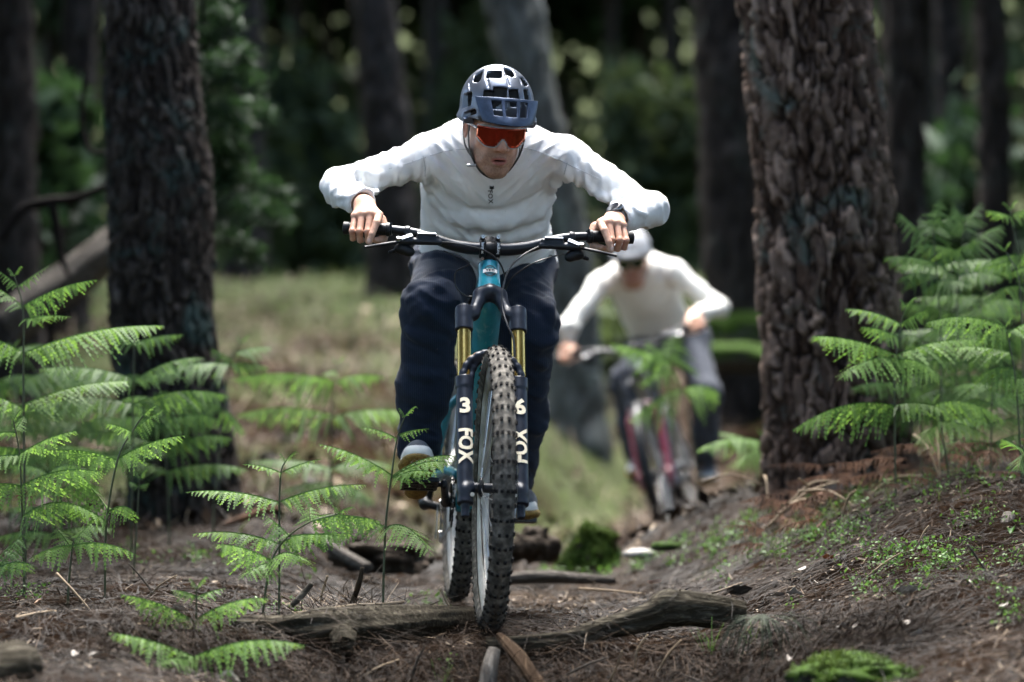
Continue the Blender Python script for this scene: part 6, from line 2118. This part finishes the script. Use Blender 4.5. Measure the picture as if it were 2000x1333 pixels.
        def press(V, px, py, sc, rot=0):
            cc, sn = math.cos(rot), math.sin(rot); out = []
            for x, y in V[:, :2]:
                o = at(px + (x * cc - y * sn) * sc, py - (x * sn + y * cc) * sc, 8.1)
                dr = (o - Vector((0, 0, CAM_H))).normalized()
                h = bvh.ray_cast(Vector((0, 0, CAM_H)), dr)
                out.append(tuple((h[0] if h[0] else o) - dr * .0016 - root.location))
            return out
        TV, TF = text_mesh('FOX', 1.0, bold=.02, sx=1.0, spacing=1.12); TV, TF = subdivide(TV, TF, 1)
        MB().add(press(TV, 957.5, 385, 12.5, -R(87)), TF).build('chest_lettering', M_inkcloth, jer, smooth=False)
        fx = np.array([(-.45, .5), (-.22, .33), (0, .36), (.22, .33), (.45, .5), (.40, .18), (.52, -.12), (.28, -.26), (.10, -.34), (.06, -.6), (-.06, -.6), (-.10, -.34), (-.28, -.26), (-.52, -.12), (-.40, .18), (0, 0)])
        ff = [(i, (i + 1) % 15, 15) for i in range(15)]
        ff = [f[::-1] for f in ff]
        TV, TF = subdivide(np.hstack([fx, np.zeros((16, 1))]), ff, 1)
        MB().add(press(TV, 960.5, 367.5, 9.5), TF).build('chest_emblem', M_inkcloth, jer, smooth=False)
        # seams
        for pix in ([(914, 292), (880, 294), (845, 303), (820, 312), (790, 322), (760, 330)], [(1022, 290), (1050, 296), (1085, 310), (1110, 322), (1140, 336), (1170, 350)],
                    [(826, 305), (830, 325), (830, 345)], [(1108, 318), (1102, 340), (1098, 360)]):
            ptsx = press(np.array(pix) * np.array((1, -1.0)), 0, 0, 1)
            MB().tube(spline(ptsx, 4), .0011, 5).build('seam', M_seam, jer)
    return root


def ped(BM, sx, dx, f, z):
    """a point on a shoe, from the pedal it stands on"""
    cd = Vector((0, -.162, .0525)); d = cd if sx < 0 else -cd
    p = BM @ Vector((sx * .155 + dx, .81 + d.y - f, -.058 + d.z + z))
    return (1000 + p.x / p.y * FPX, HORIZON - (p.z - CAM_H) / p.y * FPX, p.y)


J1 = dict(head=(967, 250, 7.86), turn=(13, 18, 3), neck=(964, 276, 8.07), chest=(953, 345, 8.13), waist=(944, 505, 8.36), rad=(.185, .192),
          shoulderR=(838, 304, 8.03), shoulderL=(1108, 308, 8.03), elbowR=(662, 366, 7.95), elbowL=(1268, 410, 7.95),
          wristR=(-.018, -.050, .068), wristL=(-.030, -.052, .052),
          hipR=(880, 520, 8.40), hipL=(1010, 522, 8.40), kneeR=(843, 600, 7.98), kneeL=(1032, 640, 8.12), knee_r=.076,
          ankleR=ped(BM1, -1, .0, -.105, .085), ankleL=ped(BM1, 1, .0, -.135, .105),
          toeR=ped(BM1, -1, -.012, .105, .074), heelR=ped(BM1, -1, .0, -.160, -.050), toeL=ped(BM1, 1, .012, .085, .014), heelL=ped(BM1, 1, .0, -.185, .006))
rider('front rider in white jersey and dark trousers with grey helmet and red mirrored glasses', BM1, J1,
      dict(jersey=M_jersey, trousers=M_trouser, helmet=M_helmet, visor=M_visor, lens=M_lens, shoe=M_shoe), True, 'riders coming down the trail')

J2 = dict(head=(1234, 509, 14.5), turn=(-6, 12, -6), neck=(1245, 512, 14.72), chest=(1258, 562, 14.78), waist=(1290, 655, 15.05), rad=(.172, .165),
          shoulderR=(1172, 556, 14.66), shoulderL=(1318, 533, 14.66), elbowR=(1110, 640, 14.50), elbowL=(1404, 602, 14.60),
          wristR=(-.012, -.055, .05), wristL=(-.012, -.052, .055),
          hipR=(1275, 675, 15.05), hipL=(1345, 665, 15.05), kneeR=(1222, 745, 14.65), kneeL=(1378, 770, 14.75), knee_r=.074,
          ankleR=ped(BM2, -1, 0, -.08, .10), ankleL=ped(BM2, 1, 0, -.10, .10),
          toeR=ped(BM2, -1, -.01, .10, .03), heelR=ped(BM2, -1, 0, -.17, .0), toeL=ped(BM2, 1, .01, .09, .014), heelL=ped(BM2, 1, 0, -.18, .006))
rider('second rider, out of focus, with ginger beard, cream jersey and white helmet', BM2, J2,
      dict(jersey=M_jersey2, trousers=M_trouser2, helmet=M_helmet2, visor=M_helmet2, lens=M_lens2, shoe=M_shoe, beard=True), False, 'riders coming down the trail')
# ================================================================= what lies on the ground
def strips(P, az, length, width, bend, rise, r, seg=2, twist=.5):
    """thin curved blades: start points, heading, length; bend sideways, rise = slope of the blade over the ground"""
    n = len(P)
    t = np.linspace(0, 1, seg + 1)
    d = np.stack([np.cos(az), np.sin(az)], 1); s = np.stack([-np.sin(az), np.cos(az)], 1)
    XY = P[:, None, :2] + d[:, None] * (length[:, None] * t)[..., None] + s[:, None] * (bend[:, None] * length[:, None] * (t * t))[..., None]
    Z0 = P[:, 2][:, None] + (rise[:, None] * length[:, None]) * t
    G = H0(XY[..., 0].ravel(), XY[..., 1].ravel()).reshape(n, -1)
    C = np.concatenate([XY, (G + Z0)[..., None]], -1)
    a = r.uniform(-twist, twist, n)
    W = np.stack([s[:, 0] * np.cos(a), s[:, 1] * np.cos(a), np.sin(a)], 1)[:, None] * (width[:, None] * np.linspace(1, .45, seg + 1))[..., None] * .5
    V = np.stack([C - W, C + W], 2).reshape(-1, 3)
    k = (seg + 1) * 2
    b = np.arange(n)[:, None] * k
    F = np.concatenate([np.stack([b + 2 * i, b + 2 * i + 1, b + 2 * i + 3, b + 2 * i + 2], -1).reshape(-1, 4) for i in range(seg)])
    return V, F, k


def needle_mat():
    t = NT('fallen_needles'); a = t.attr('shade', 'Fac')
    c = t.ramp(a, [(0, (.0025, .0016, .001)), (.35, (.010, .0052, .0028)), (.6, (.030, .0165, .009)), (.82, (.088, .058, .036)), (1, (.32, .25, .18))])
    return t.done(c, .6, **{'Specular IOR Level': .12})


M_needle = needle_mat()


def spread(n, x0, x1, y0, y1, dens=None, seed=0):
    r = np.random.default_rng(seed)
    y = y0 + (y1 - y0) * r.uniform(0, 1, n) ** 1.25
    x = r.uniform(-1, 1, n) * (.185 * y + .12) if x0 is None else r.uniform(x0, x1, n)
    if dens is not None:
        k = r.uniform(0, 1, n) < dens(x, y); x, y = x[k], y[k]
    return x, y, r


LOGS = [([at(452, 1222, 7.12), at(560, 1232, 7.10), at(640, 1228, 7.08), at(760, 1220, 7.17), at(860, 1212, 7.36), at(945, 1208, 7.58)], [.026, .036, .052, .046, .038, .030]),
        ([at(950, 1262, 7.07), at(1100, 1250, 7.08), at(1180, 1228, 7.12), at(1270, 1205, 7.15), at(1310, 1190, 7.16), at(1380, 1192, 7.18), at(1450, 1200, 7.2)], [.022, .024, .027, .034, .046, .042, .034])]


def over_logs(x, y):
    """how far above the ground the back of a log carries whatever falls on it"""
    out = np.zeros(len(x)); g = H0(x, y)
    for P, rr in LOGS:
        X = np.array([p.x for p in P]); o = np.argsort(X)
        cy = np.interp(x, X[o], np.array([p.y for p in P])[o]); cz = np.interp(x, X[o], np.array([p.z for p in P])[o]); r_ = np.interp(x, X[o], np.array(rr)[o])
        m = (x > X.min()) & (x < X.max()) & (np.abs(y - cy - .25 * r_) < r_ * .8)
        top = cz + np.sqrt(np.maximum(r_ ** 2 - (y - cy) ** 2, 0)) * .97 - g
        out = np.where(m, np.maximum(out, top), out)
    return out


def needles():
    onpath = lambda x, y: np.exp(-((x - path_x(y)) / .22) ** 2) * sstep(7.5, 8.2, y)
    dens = lambda x, y: np.clip(.55 + .9 * fbm(x * 3, y * 3, seed=41, oct=3), .12, 1) * (1 - .75 * onpath(x, y)) * (1 - .5 * sstep(10, 13, y))
    x, y, r = spread(125000, None, None, 5.75, 13.5, dens, 42)
    n = len(x)
    # they lie along the fall of the ground, more or less
    az = np.where((x > .3) & (r.uniform(0, 1, n) < .7), r.normal(math.radians(205), .65, n) + .6 * fbm(x * 4, y * 4, seed=47), r.uniform(0, 2 * np.pi, n)) + r.choice([0, np.pi], n)
    L = r.uniform(.05, .15, n); w = r.uniform(.0011, .0022, n) * (1 + .10 * np.clip(y - 8, 0, 9))
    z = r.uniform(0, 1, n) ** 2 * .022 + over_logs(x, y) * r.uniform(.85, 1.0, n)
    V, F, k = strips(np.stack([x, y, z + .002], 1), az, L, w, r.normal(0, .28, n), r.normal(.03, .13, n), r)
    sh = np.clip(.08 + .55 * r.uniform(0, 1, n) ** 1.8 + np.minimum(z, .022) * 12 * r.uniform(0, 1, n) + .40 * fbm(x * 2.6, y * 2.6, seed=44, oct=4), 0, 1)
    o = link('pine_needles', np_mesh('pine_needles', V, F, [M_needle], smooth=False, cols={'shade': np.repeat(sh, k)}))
    tag(o, 'brown pine needles and chaff strewn over the forest floor', 'needles', None, 'stuff')
    # chaff: broken bits, scales and crumbs
    x, y, r = spread(60000, None, None, 5.75, 12.5, lambda x, y: np.clip(.6 + 1.1 * fbm(x * 5, y * 5, seed=71, oct=3), .05, 1), 72)
    n = len(x)
    V, F, k = strips(np.stack([x, y, r.uniform(0, .012, n) + over_logs(x, y)], 1), r.uniform(0, 2 * np.pi, n), r.uniform(.006, .028, n), r.uniform(.002, .007, n), r.normal(0, .3, n), r.normal(.05, .35, n), r, seg=1, twist=1.0)
    sh = np.clip(r.uniform(0, 1, n) ** 1.7 * 1.05 + .3 * fbm(x * 2.6, y * 2.6, seed=44, oct=4), 0, 1)
    o = link('leaf_litter', np_mesh('leaf_litter', V, F, [M_needle], smooth=False, cols={'shade': np.repeat(sh, k)}))
    tag(o, 'crumbs of bark, scales and broken needles over the floor', 'litter', None, 'stuff')
    x, y, r = spread(9000, None, None, 10.5, 26, lambda x, y: np.clip(.5 + 1.2 * fbm(x * 1.4, y * 1.4, seed=73, oct=3), 0, 1), 74)
    n = len(x)
    V, F = leaf_quads(np.stack([x, y, H(x, y) + r.uniform(.0, .05, n)], 1), r.uniform(.015, .05, n), up=1.2, seed=75)
    o = link('leaf_litter', np_mesh('leaf_litter', V, F, [M_needle], smooth=False, cols={'shade': np.repeat(r.uniform(0, 1.0, n) ** .8, 4)}))
    tag(o, 'old leaves and bark scattered over the slope beyond the riders', 'litter', None, 'stuff')
    # tangle hanging over the lip and standing out of the slope in front
    x, y, r = spread(5200, -1.0, 1.0, 6.75, 7.12, None, 45)
    n = len(x); az = r.normal(-math.pi / 2, .9, n)
    V, F, k = strips(np.stack([x, y, np.full(n, .02)], 1), az, r.uniform(.08, .19, n), r.uniform(.0012, .0022, n), r.normal(0, .35, n), r.normal(.22, .28, n), r, seg=3)
    sh = np.clip(r.uniform(.1, .8, n), 0, 1)
    o = link('pine_needles', np_mesh('pine_needles', V, F, [M_needle], smooth=False, cols={'shade': np.repeat(sh, k)}))
    tag(o, 'tangle of long loose needles hanging over the lip of the drop', 'needles', None, 'stuff')


needles()


def needle_heap():
    c = at(690, 1175, 7.85); r = np.random.default_rng(8)
    n = 900
    a = r.uniform(0, 2 * np.pi, n); q = r.uniform(0, 1, n) ** .6
    x = c.x + .15 * q * np.cos(a); y = c.y + .10 * q * np.sin(a)
    z = .085 * (1 - q) * r.uniform(.2, 1, n)
    V, F, k = strips(np.stack([x, y, z], 1), r.uniform(0, 2 * np.pi, n), r.uniform(.05, .16, n), r.uniform(.0016, .004, n), r.normal(0, .3, n), r.normal(.12, .35, n), r, seg=3)
    o = link('needle_heap', np_mesh('needle_heap', V, F, [M_needle], smooth=False, cols={'shade': np.repeat(np.clip(r.uniform(.2, 1, n), 0, 1), k)}))
    tag(o, 'loose heap of dead needles and twigs left of the front wheel', 'needles', None, 'stuff')
    log('twig', 'black broken twig sticking up out of the needle heap', 'twig', M_logdark, [at(688, 1178, 7.8), at(700, 1145, 7.78), at(708, 1108, 7.78)], [.008, .007, .006], amp=.3, seed=33, nseg=10, nu=10)


needle_heap()


# ---- low green plants
def herbs():
    r = np.random.default_rng(12)
    spots = [(1790, 1120, 7.5, .16, 260), (1740, 1090, 7.7, .14, 160), (1640, 1050, 8.3, .2, 220), (1600, 1010, 8.8, .25, 260), (1560, 1060, 8.4, .12, 90), (1700, 1160, 7.2, .1, 90), (1860, 1130, 7.4, .12, 90), (1980, 1110, 7.4, .1, 90),
             (1960, 1180, 7.0, .08, 60), (1920, 1015, 8.0, .1, 80), (1500, 1080, 8.6, .12, 70), (1420, 1040, 9.6, .2, 160), (1480, 1000, 9.8, .25, 220), (1340, 1055, 10, .12, 70), (1120, 1100, 10.2, .16, 160), (1230, 1098, 10.0, .16, 120),
             (1860, 960, 8.6, .2, 160), (1990, 1240, 6.8, .08, 60), (560, 1130, 7.9, .08, 40), (60, 1160, 7.7, .1, 60), (430, 1080, 9.0, .2, 90), (330, 1060, 9.4, .25, 120), (1665, 1290, 6.45, .05, 40), (880, 1260, 6.95, .02, 12), (820, 1130, 8.6, .08, 50)]
    C, S_, sh = [], [], []
    for px, py, d, rad, n in spots:
        c = at(px, py, d)
        n = int(n * 1.6)
        k = max(3, n // 14); kx = r.normal(0, rad * .55, k); ky = r.normal(0, rad * .8, k)
        j = r.integers(0, k, n)
        x = c.x + kx[j] + r.normal(0, .016, n); y = c.y + ky[j] + r.normal(0, .016, n)
        z = H(x, y) + r.uniform(.004, .05, n)
        C.append(np.stack([x, y, z], 1)); S_.append(r.uniform(.003, .0075, n) * (d / 8)); sh.append(r.uniform(0, 1, n))
    V, F = leaf_quads(np.concatenate(C), np.concatenate(S_), up=1.4, seed=14, asp=.6)
    o = link('ground_cover', np_mesh('ground_cover', V, F, [M_herb], smooth=False, cols={'shade': np.repeat(np.concatenate(sh), 4)}))
    tag(o, 'small leafed green weeds creeping over the needle litter', 'weeds', None, 'stuff')


herbs()


def grasses():
    # blades on the bank, the trail edges and the open slope
    dens = lambda x, y: np.clip(green_amt(x, y) * (.35 + 1.3 * fbm(x * 1.6, y * 1.6, seed=51, oct=3)), 0, 1)
    x, y, r = spread(60000, None, None, 8.2, 26, dens, 52)
    n = len(x)
    L = r.uniform(.03, .10, n) * (1 + .03 * (y - 8)); w = r.uniform(.002, .004, n) * (1 + .16 * (y - 8))
    V, F, k = strips(np.stack([x, y, np.zeros(n)], 1), r.uniform(0, 2 * np.pi, n), L * .6, w, r.normal(0, .5, n), r.uniform(.4, 1.6, n), r)
    o = link('grass', np_mesh('grass', V, F, [M_grass], smooth=False, cols={'shade': np.repeat(r.uniform(0, 1, n), k)}))
    tag(o, 'short grass along the trail edges and over the slope', 'grass', None, 'stuff')
    dead = lambda x, y: np.clip((.3 + 1.2 * fbm(x * 1.1 + 9, y * 1.1, seed=61, oct=3)), 0, 1) * sstep(10.5, 14, y)
    x, y, r = spread(42000, None, None, 10.5, 26, dead, 62)
    n = len(x)
    V, F, k = strips(np.stack([x, y, np.zeros(n)], 1), r.uniform(0, 2 * np.pi, n), r.uniform(.06, .2, n), r.uniform(.003, .007, n) * (1 + .06 * (y - 10)), r.normal(0, .4, n), r.uniform(.1, .9, n), r)
    o = link('dead_grass', np_mesh('dead_grass', V, F, [M_needle], smooth=False, cols={'shade': np.repeat(np.clip(r.uniform(.3, 1, n), 0, 1), k)}))
    tag(o, 'bleached dead stalks and litter over the slope', 'grass', None, 'stuff')


grasses()


def tufts():
    for px, py, d, n, h, lab in [(1388, 1190, 7.05, 14, .09, 'tuft of thin green blades growing in front of the right hand log'), (1470, 1195, 7.05, 8, .07, 'small grass tuft at the right hand log\'s far end'),
                            (865, 1290, 6.9, 12, .06, 'thin green sprig in front of the left hand log, below the front wheel')]:
        c = at(px, py, d); g = Hs(c.x, c.y); r = np.random.default_rng(int(px))
        V, F, k = strips(np.stack([c.x + r.normal(0, .008, n), c.y + r.normal(0, .008, n), np.zeros(n)], 1), r.uniform(0, 2 * np.pi, n), r.uniform(.4, .8, n) * h * .6, np.full(n, .0028), r.normal(0, .3, n), r.uniform(.8, 2.2, n), r, seg=3)
        o = link('grass_tuft', np_mesh('grass_tuft', V, F, [M_herb], smooth=False, cols={'shade': np.repeat(r.uniform(.2, 1, n), k)}))
        tag(o, lab, 'grass', None)


tufts()


def green_needles():
    c = at(1535, 1222, 7.0); r = np.random.default_rng(4); n = 46
    mb = MB()
    for i in range(n):
        a = r.normal(0, .55); L = r.uniform(.10, .17)
        t0 = Vector((c.x - .06 + r.normal(0, .004), c.y - .02, Hs(c.x, c.y) + .075))
        e = t0 + Vector((math.sin(a) * L, -abs(r.normal(.03, .02)), -math.cos(a) * L * .75))
        m = (t0 + e) / 2 + Vector((math.sin(a) * .02, -.012, .022))
        P = spline([t0, m, e], 3)
        w = .0009
        V = [];
        for p in P: V += [tuple(p + Vector((-w, 0, 0))), tuple(p + Vector((w, 0, 0)))]
        mb.add(V, [(2 * q, 2 * q + 1, 2 * q + 3, 2 * q + 2) for q in range(len(P) - 1)])
    o = mb.build('needle_cluster', plain('grey_green_needle', (.055, .07, .045), .6, var=.4, **{'Specular IOR Level': .1}), None, smooth=False)
    tag(o, 'fan of grey green pine needles drooping below the right hand log', 'needles')


green_needles()

# ---- dry leaves, chips of bark
M_leafdry = plain('dry_leaf_pale', (.36, .32, .28), .6, var=.3, scale=50)
M_leafbrown = plain('dry_leaf_brown', (.26, .16, .10), .65, var=.4, scale=50)
M_orange = plain('orange_leaf', (.48, .13, .04), .6, var=.3, scale=50)


def dry_leaf(px, py, d, ln, mat, label, seed, group=None, aspect=.42):
    r = np.random.default_rng(seed)
    c = at(px, py, d); az = r.uniform(-.7, .7) + (0 if r.random() < .6 else 1.2)
    u, v = np.meshgrid(np.linspace(-1, 1, 9), np.linspace(-1, 1, 5))
    wv = np.sqrt(np.clip(1 - np.abs(u) ** 1.7, 0, 1)) * (1 + .18 * vnoise(u * 3 + seed, v * 0, None, seed))
    X = u * ln / 2; Y = v * wv * ln * aspect / 2
    Z = .22 * ln * (v * wv) ** 2 * r.uniform(.2, 1.2) + .12 * ln * r.normal() * u * u + .03 * ln * vnoise(u * 4, v * 4, None, seed + 3)
    x = c.x + X * math.cos(az) - Y * math.sin(az); y = c.y + X * math.sin(az) + Y * math.cos(az)
    g = H(x.ravel(), y.ravel()).reshape(x.shape)
    tl = r.normal(0, .25)
    z = g.mean() + .020 + Z + tl * Y - .35 * Y
    V = np.stack([x, y, z], -1).reshape(-1, 3)
    i = np.arange(45).reshape(5, 9)
    F = np.stack([i[:-1, :-1], i[:-1, 1:], i[1:, 1:], i[1:, :-1]], -1).reshape(-1, 4)
    o = link('dry_leaf', np_mesh('dry_leaf', V, F, [mat]))
    tag(o, label, 'leaf', group)


GP = 'pale dry leaves on the needle litter'
LV = [(1520, 1140, 7.6, .035), (1545, 1146, 7.55, .03), (1555, 1150, 7.5, .034), (1582, 1128, 7.65, .034), (1564, 1098, 7.9, .05), (1640, 1222, 7.0, .035), (1660, 1232, 6.95, .045), (1772, 1182, 7.1, .045), (1768, 1218, 6.95, .04),
                                     (1545, 1246, 6.9, .04), (1310, 1318, 6.7, .025), (1578, 1288, 6.7, .025), (1790, 1266, 6.7, .03), (1888, 1165, 7.1, .03), (1600, 1195, 7.2, .03), (1960, 1205, 6.9, .04)]
rk = rank(LV)
for k, (px, py, d, ln) in enumerate(LV):
    dry_leaf(px, py, d, ln * 1.3, M_leafdry, rk[k] + ' from the left of the pale curled leaves on the bank', 100 + k, GP)
LV = [(205, 1305, 6.6, .06), (150, 1272, 6.75, .06), (190, 1285, 6.7, .05), (80, 1172, 7.5, .04), (440, 1258, 6.9, .05), (445, 1300, 6.7, .06), (560, 1305, 6.75, .04), (345, 1188, 7.35, .06)]
rk = rank(LV)
for k, (px, py, d, ln) in enumerate(LV):
    dry_leaf(px, py, d, ln, M_leafdry if k % 3 else M_leafbrown, rk[k] + ' from the left of the dull leaves among the left foreground ferns', 130 + k, 'dry leaves among the left ferns')
dry_leaf(1445, 1120, 7.9, .085, M_stick, 'large grey flake of bark at the trail edge right of the logs', 150, None, .6)
dry_leaf(1618, 1095, 7.9, .035, M_orange, 'orange brown leaf in the middle of the bank', 151)
dry_leaf(1588, 1004, 8.9, .04, M_orange, 'orange leaf below the thick pine, nearest the dead stalks', 152)
dry_leaf(1278, 1108, 9.2, .05, M_orange, 'orange leaf at the trail edge beside the pale flat stone', 153)
dry_leaf(1975, 1050, 7.8, .07, M_herb, 'long pale green leaf resting on the peeling stick', 154, None, .28)

# ---- twigs
tw = [(600, 1205, 700, 1196, 7.3), (510, 1170, 470, 1205, 7.4), (640, 1060, 622, 1140, 7.9), (622, 1140, 690, 1175, 7.7), (600, 1080, 650, 1092, 8.0), (290, 1120, 345, 1075, 7.9), (300, 1160, 250, 1100, 8.0), (110, 1120, 175, 1190, 7.4),
      (1240, 1250, 1265, 1185, 7.0), (1100, 1300, 1190, 1262, 6.95), (1280, 1300, 1330, 1225, 6.95), (1180, 1320, 1215, 1240, 6.9), (1400, 1300, 1330, 1260, 6.85), (1815, 1040, 1790, 1080, 7.8), (1690, 1130, 1760, 1080, 7.5), (1890, 1120, 1930, 1180, 7.2),
      (860, 1080, 905, 1150, 7.9), (770, 1130, 870, 1120, 8.2), (1010, 1150, 1050, 1172, 9.0), (1330, 1170, 1450, 1120, 8.0), (1130, 1150, 1260, 1160, 8.6), (480, 1290, 560, 1250, 6.9), (30, 1230, 110, 1215, 7.0), (700, 1290, 780, 1250, 6.9), (800, 1310, 830, 1230, 6.9)]
near = [q for q in tw if q[4] < 7.6]; back = [q for q in tw if q[4] >= 7.6]
rn, rb = rank(near), rank(back)
for k, (x0, y0, x1, y1, d) in enumerate(tw):
    a = at(x0, y0, d); b = at(x1, y1, d + random.uniform(-.08, .08)); m = (a + b) / 2 + Vector((random.uniform(-.01, .01), 0, random.uniform(0, .012)))
    lo = min(a.z - Hs(a.x, a.y), b.z - Hs(b.x, b.y))
    sh = Vector((0, 0, -lo + .006)) if lo < 0 or lo > .03 else Vector((0, 0, 0))
    log('twig', (rn[near.index(tw[k])] + ' from the left of the thin dry twigs near the logs') if d < 7.6 else (rb[back.index(tw[k])] + ' from the left of the thin dry twigs behind the logs'), 'twig', M_twig if k % 3 else M_stick, [a + sh, m + sh, b + sh], [.0035, .003, .0018], 'dry twigs near the logs' if d < 7.6 else 'dry twigs behind the logs', amp=.3, seed=200 + k, nseg=10, nu=7)
# ---- dead bracken round the thick pine
st = [(1500, 1028, 1640, 940, 9.0), (1492, 930, 1500, 980, 9.4), (1370, 941, 1490, 948, 9.8), (1560, 960, 1680, 998, 8.9), (1640, 1030, 1672, 958, 8.7), (1600, 1010, 1560, 935, 9.0), (1540, 985, 1630, 940, 9.1), (1785, 850, 1836, 935, 8.9), (1829, 840, 1836, 935, 8.9), (1870, 865, 1930, 950, 8.9), (1930, 930, 1945, 980, 8.8),
      (1690, 975, 1800, 930, 9.0), (1745, 990, 1720, 925, 9.0), (1900, 1000, 1830, 955, 8.8), (1520, 1005, 1610, 985, 8.9), (1665, 1000, 1690, 1040, 8.5)]
rk = rank(st)
for k, (x0, y0, x1, y1, d) in enumerate(st):
    a = at(x0, y0, d); b = at(x1, y1, d + random.uniform(-.15, .15)); m = (a + b) / 2 + Vector((0, 0, .03))
    log('dead_stalk', rk[k] + ' from the left of the bent tan bracken stalks at the thick pine', 'stalk', M_twig, [a, m, b], [.0045, .004, .003], 'dead bracken stalks at the thick pine', amp=.2, seed=240 + k, nseg=12, nu=7)


def dead_bracken():
    r = np.random.default_rng(17)
    Vs, Fs, n0 = [], [], 0
    for k in range(100):
        px = r.uniform(1490, 2010); d = r.uniform(8.5, 9.6)
        x = (px - 1000) / FPX * d; g = Hs(x, d)
        a = np.array((x, d, g + r.uniform(.02, .14))); az = r.uniform(0, 2 * np.pi); L = r.uniform(.08, .2)
        b = a + np.array((math.cos(az) * L, math.sin(az) * L, r.uniform(-.06, .03)))
        V, F, sh = frond_mesh(a, b, .035, .02, 10, 1.0, 0, 900 + k, 3)
        Vs.append(V); Fs.append(F + n0); n0 += len(V)
    o = link('dead_bracken', np_mesh('dead_bracken', np.concatenate(Vs), np.concatenate(Fs), [M_twigd], smooth=False))
    tag(o, 'rusty brown tangle of last year\'s dead bracken below the right hand ferns', 'dead fern', None, 'stuff')


dead_bracken()
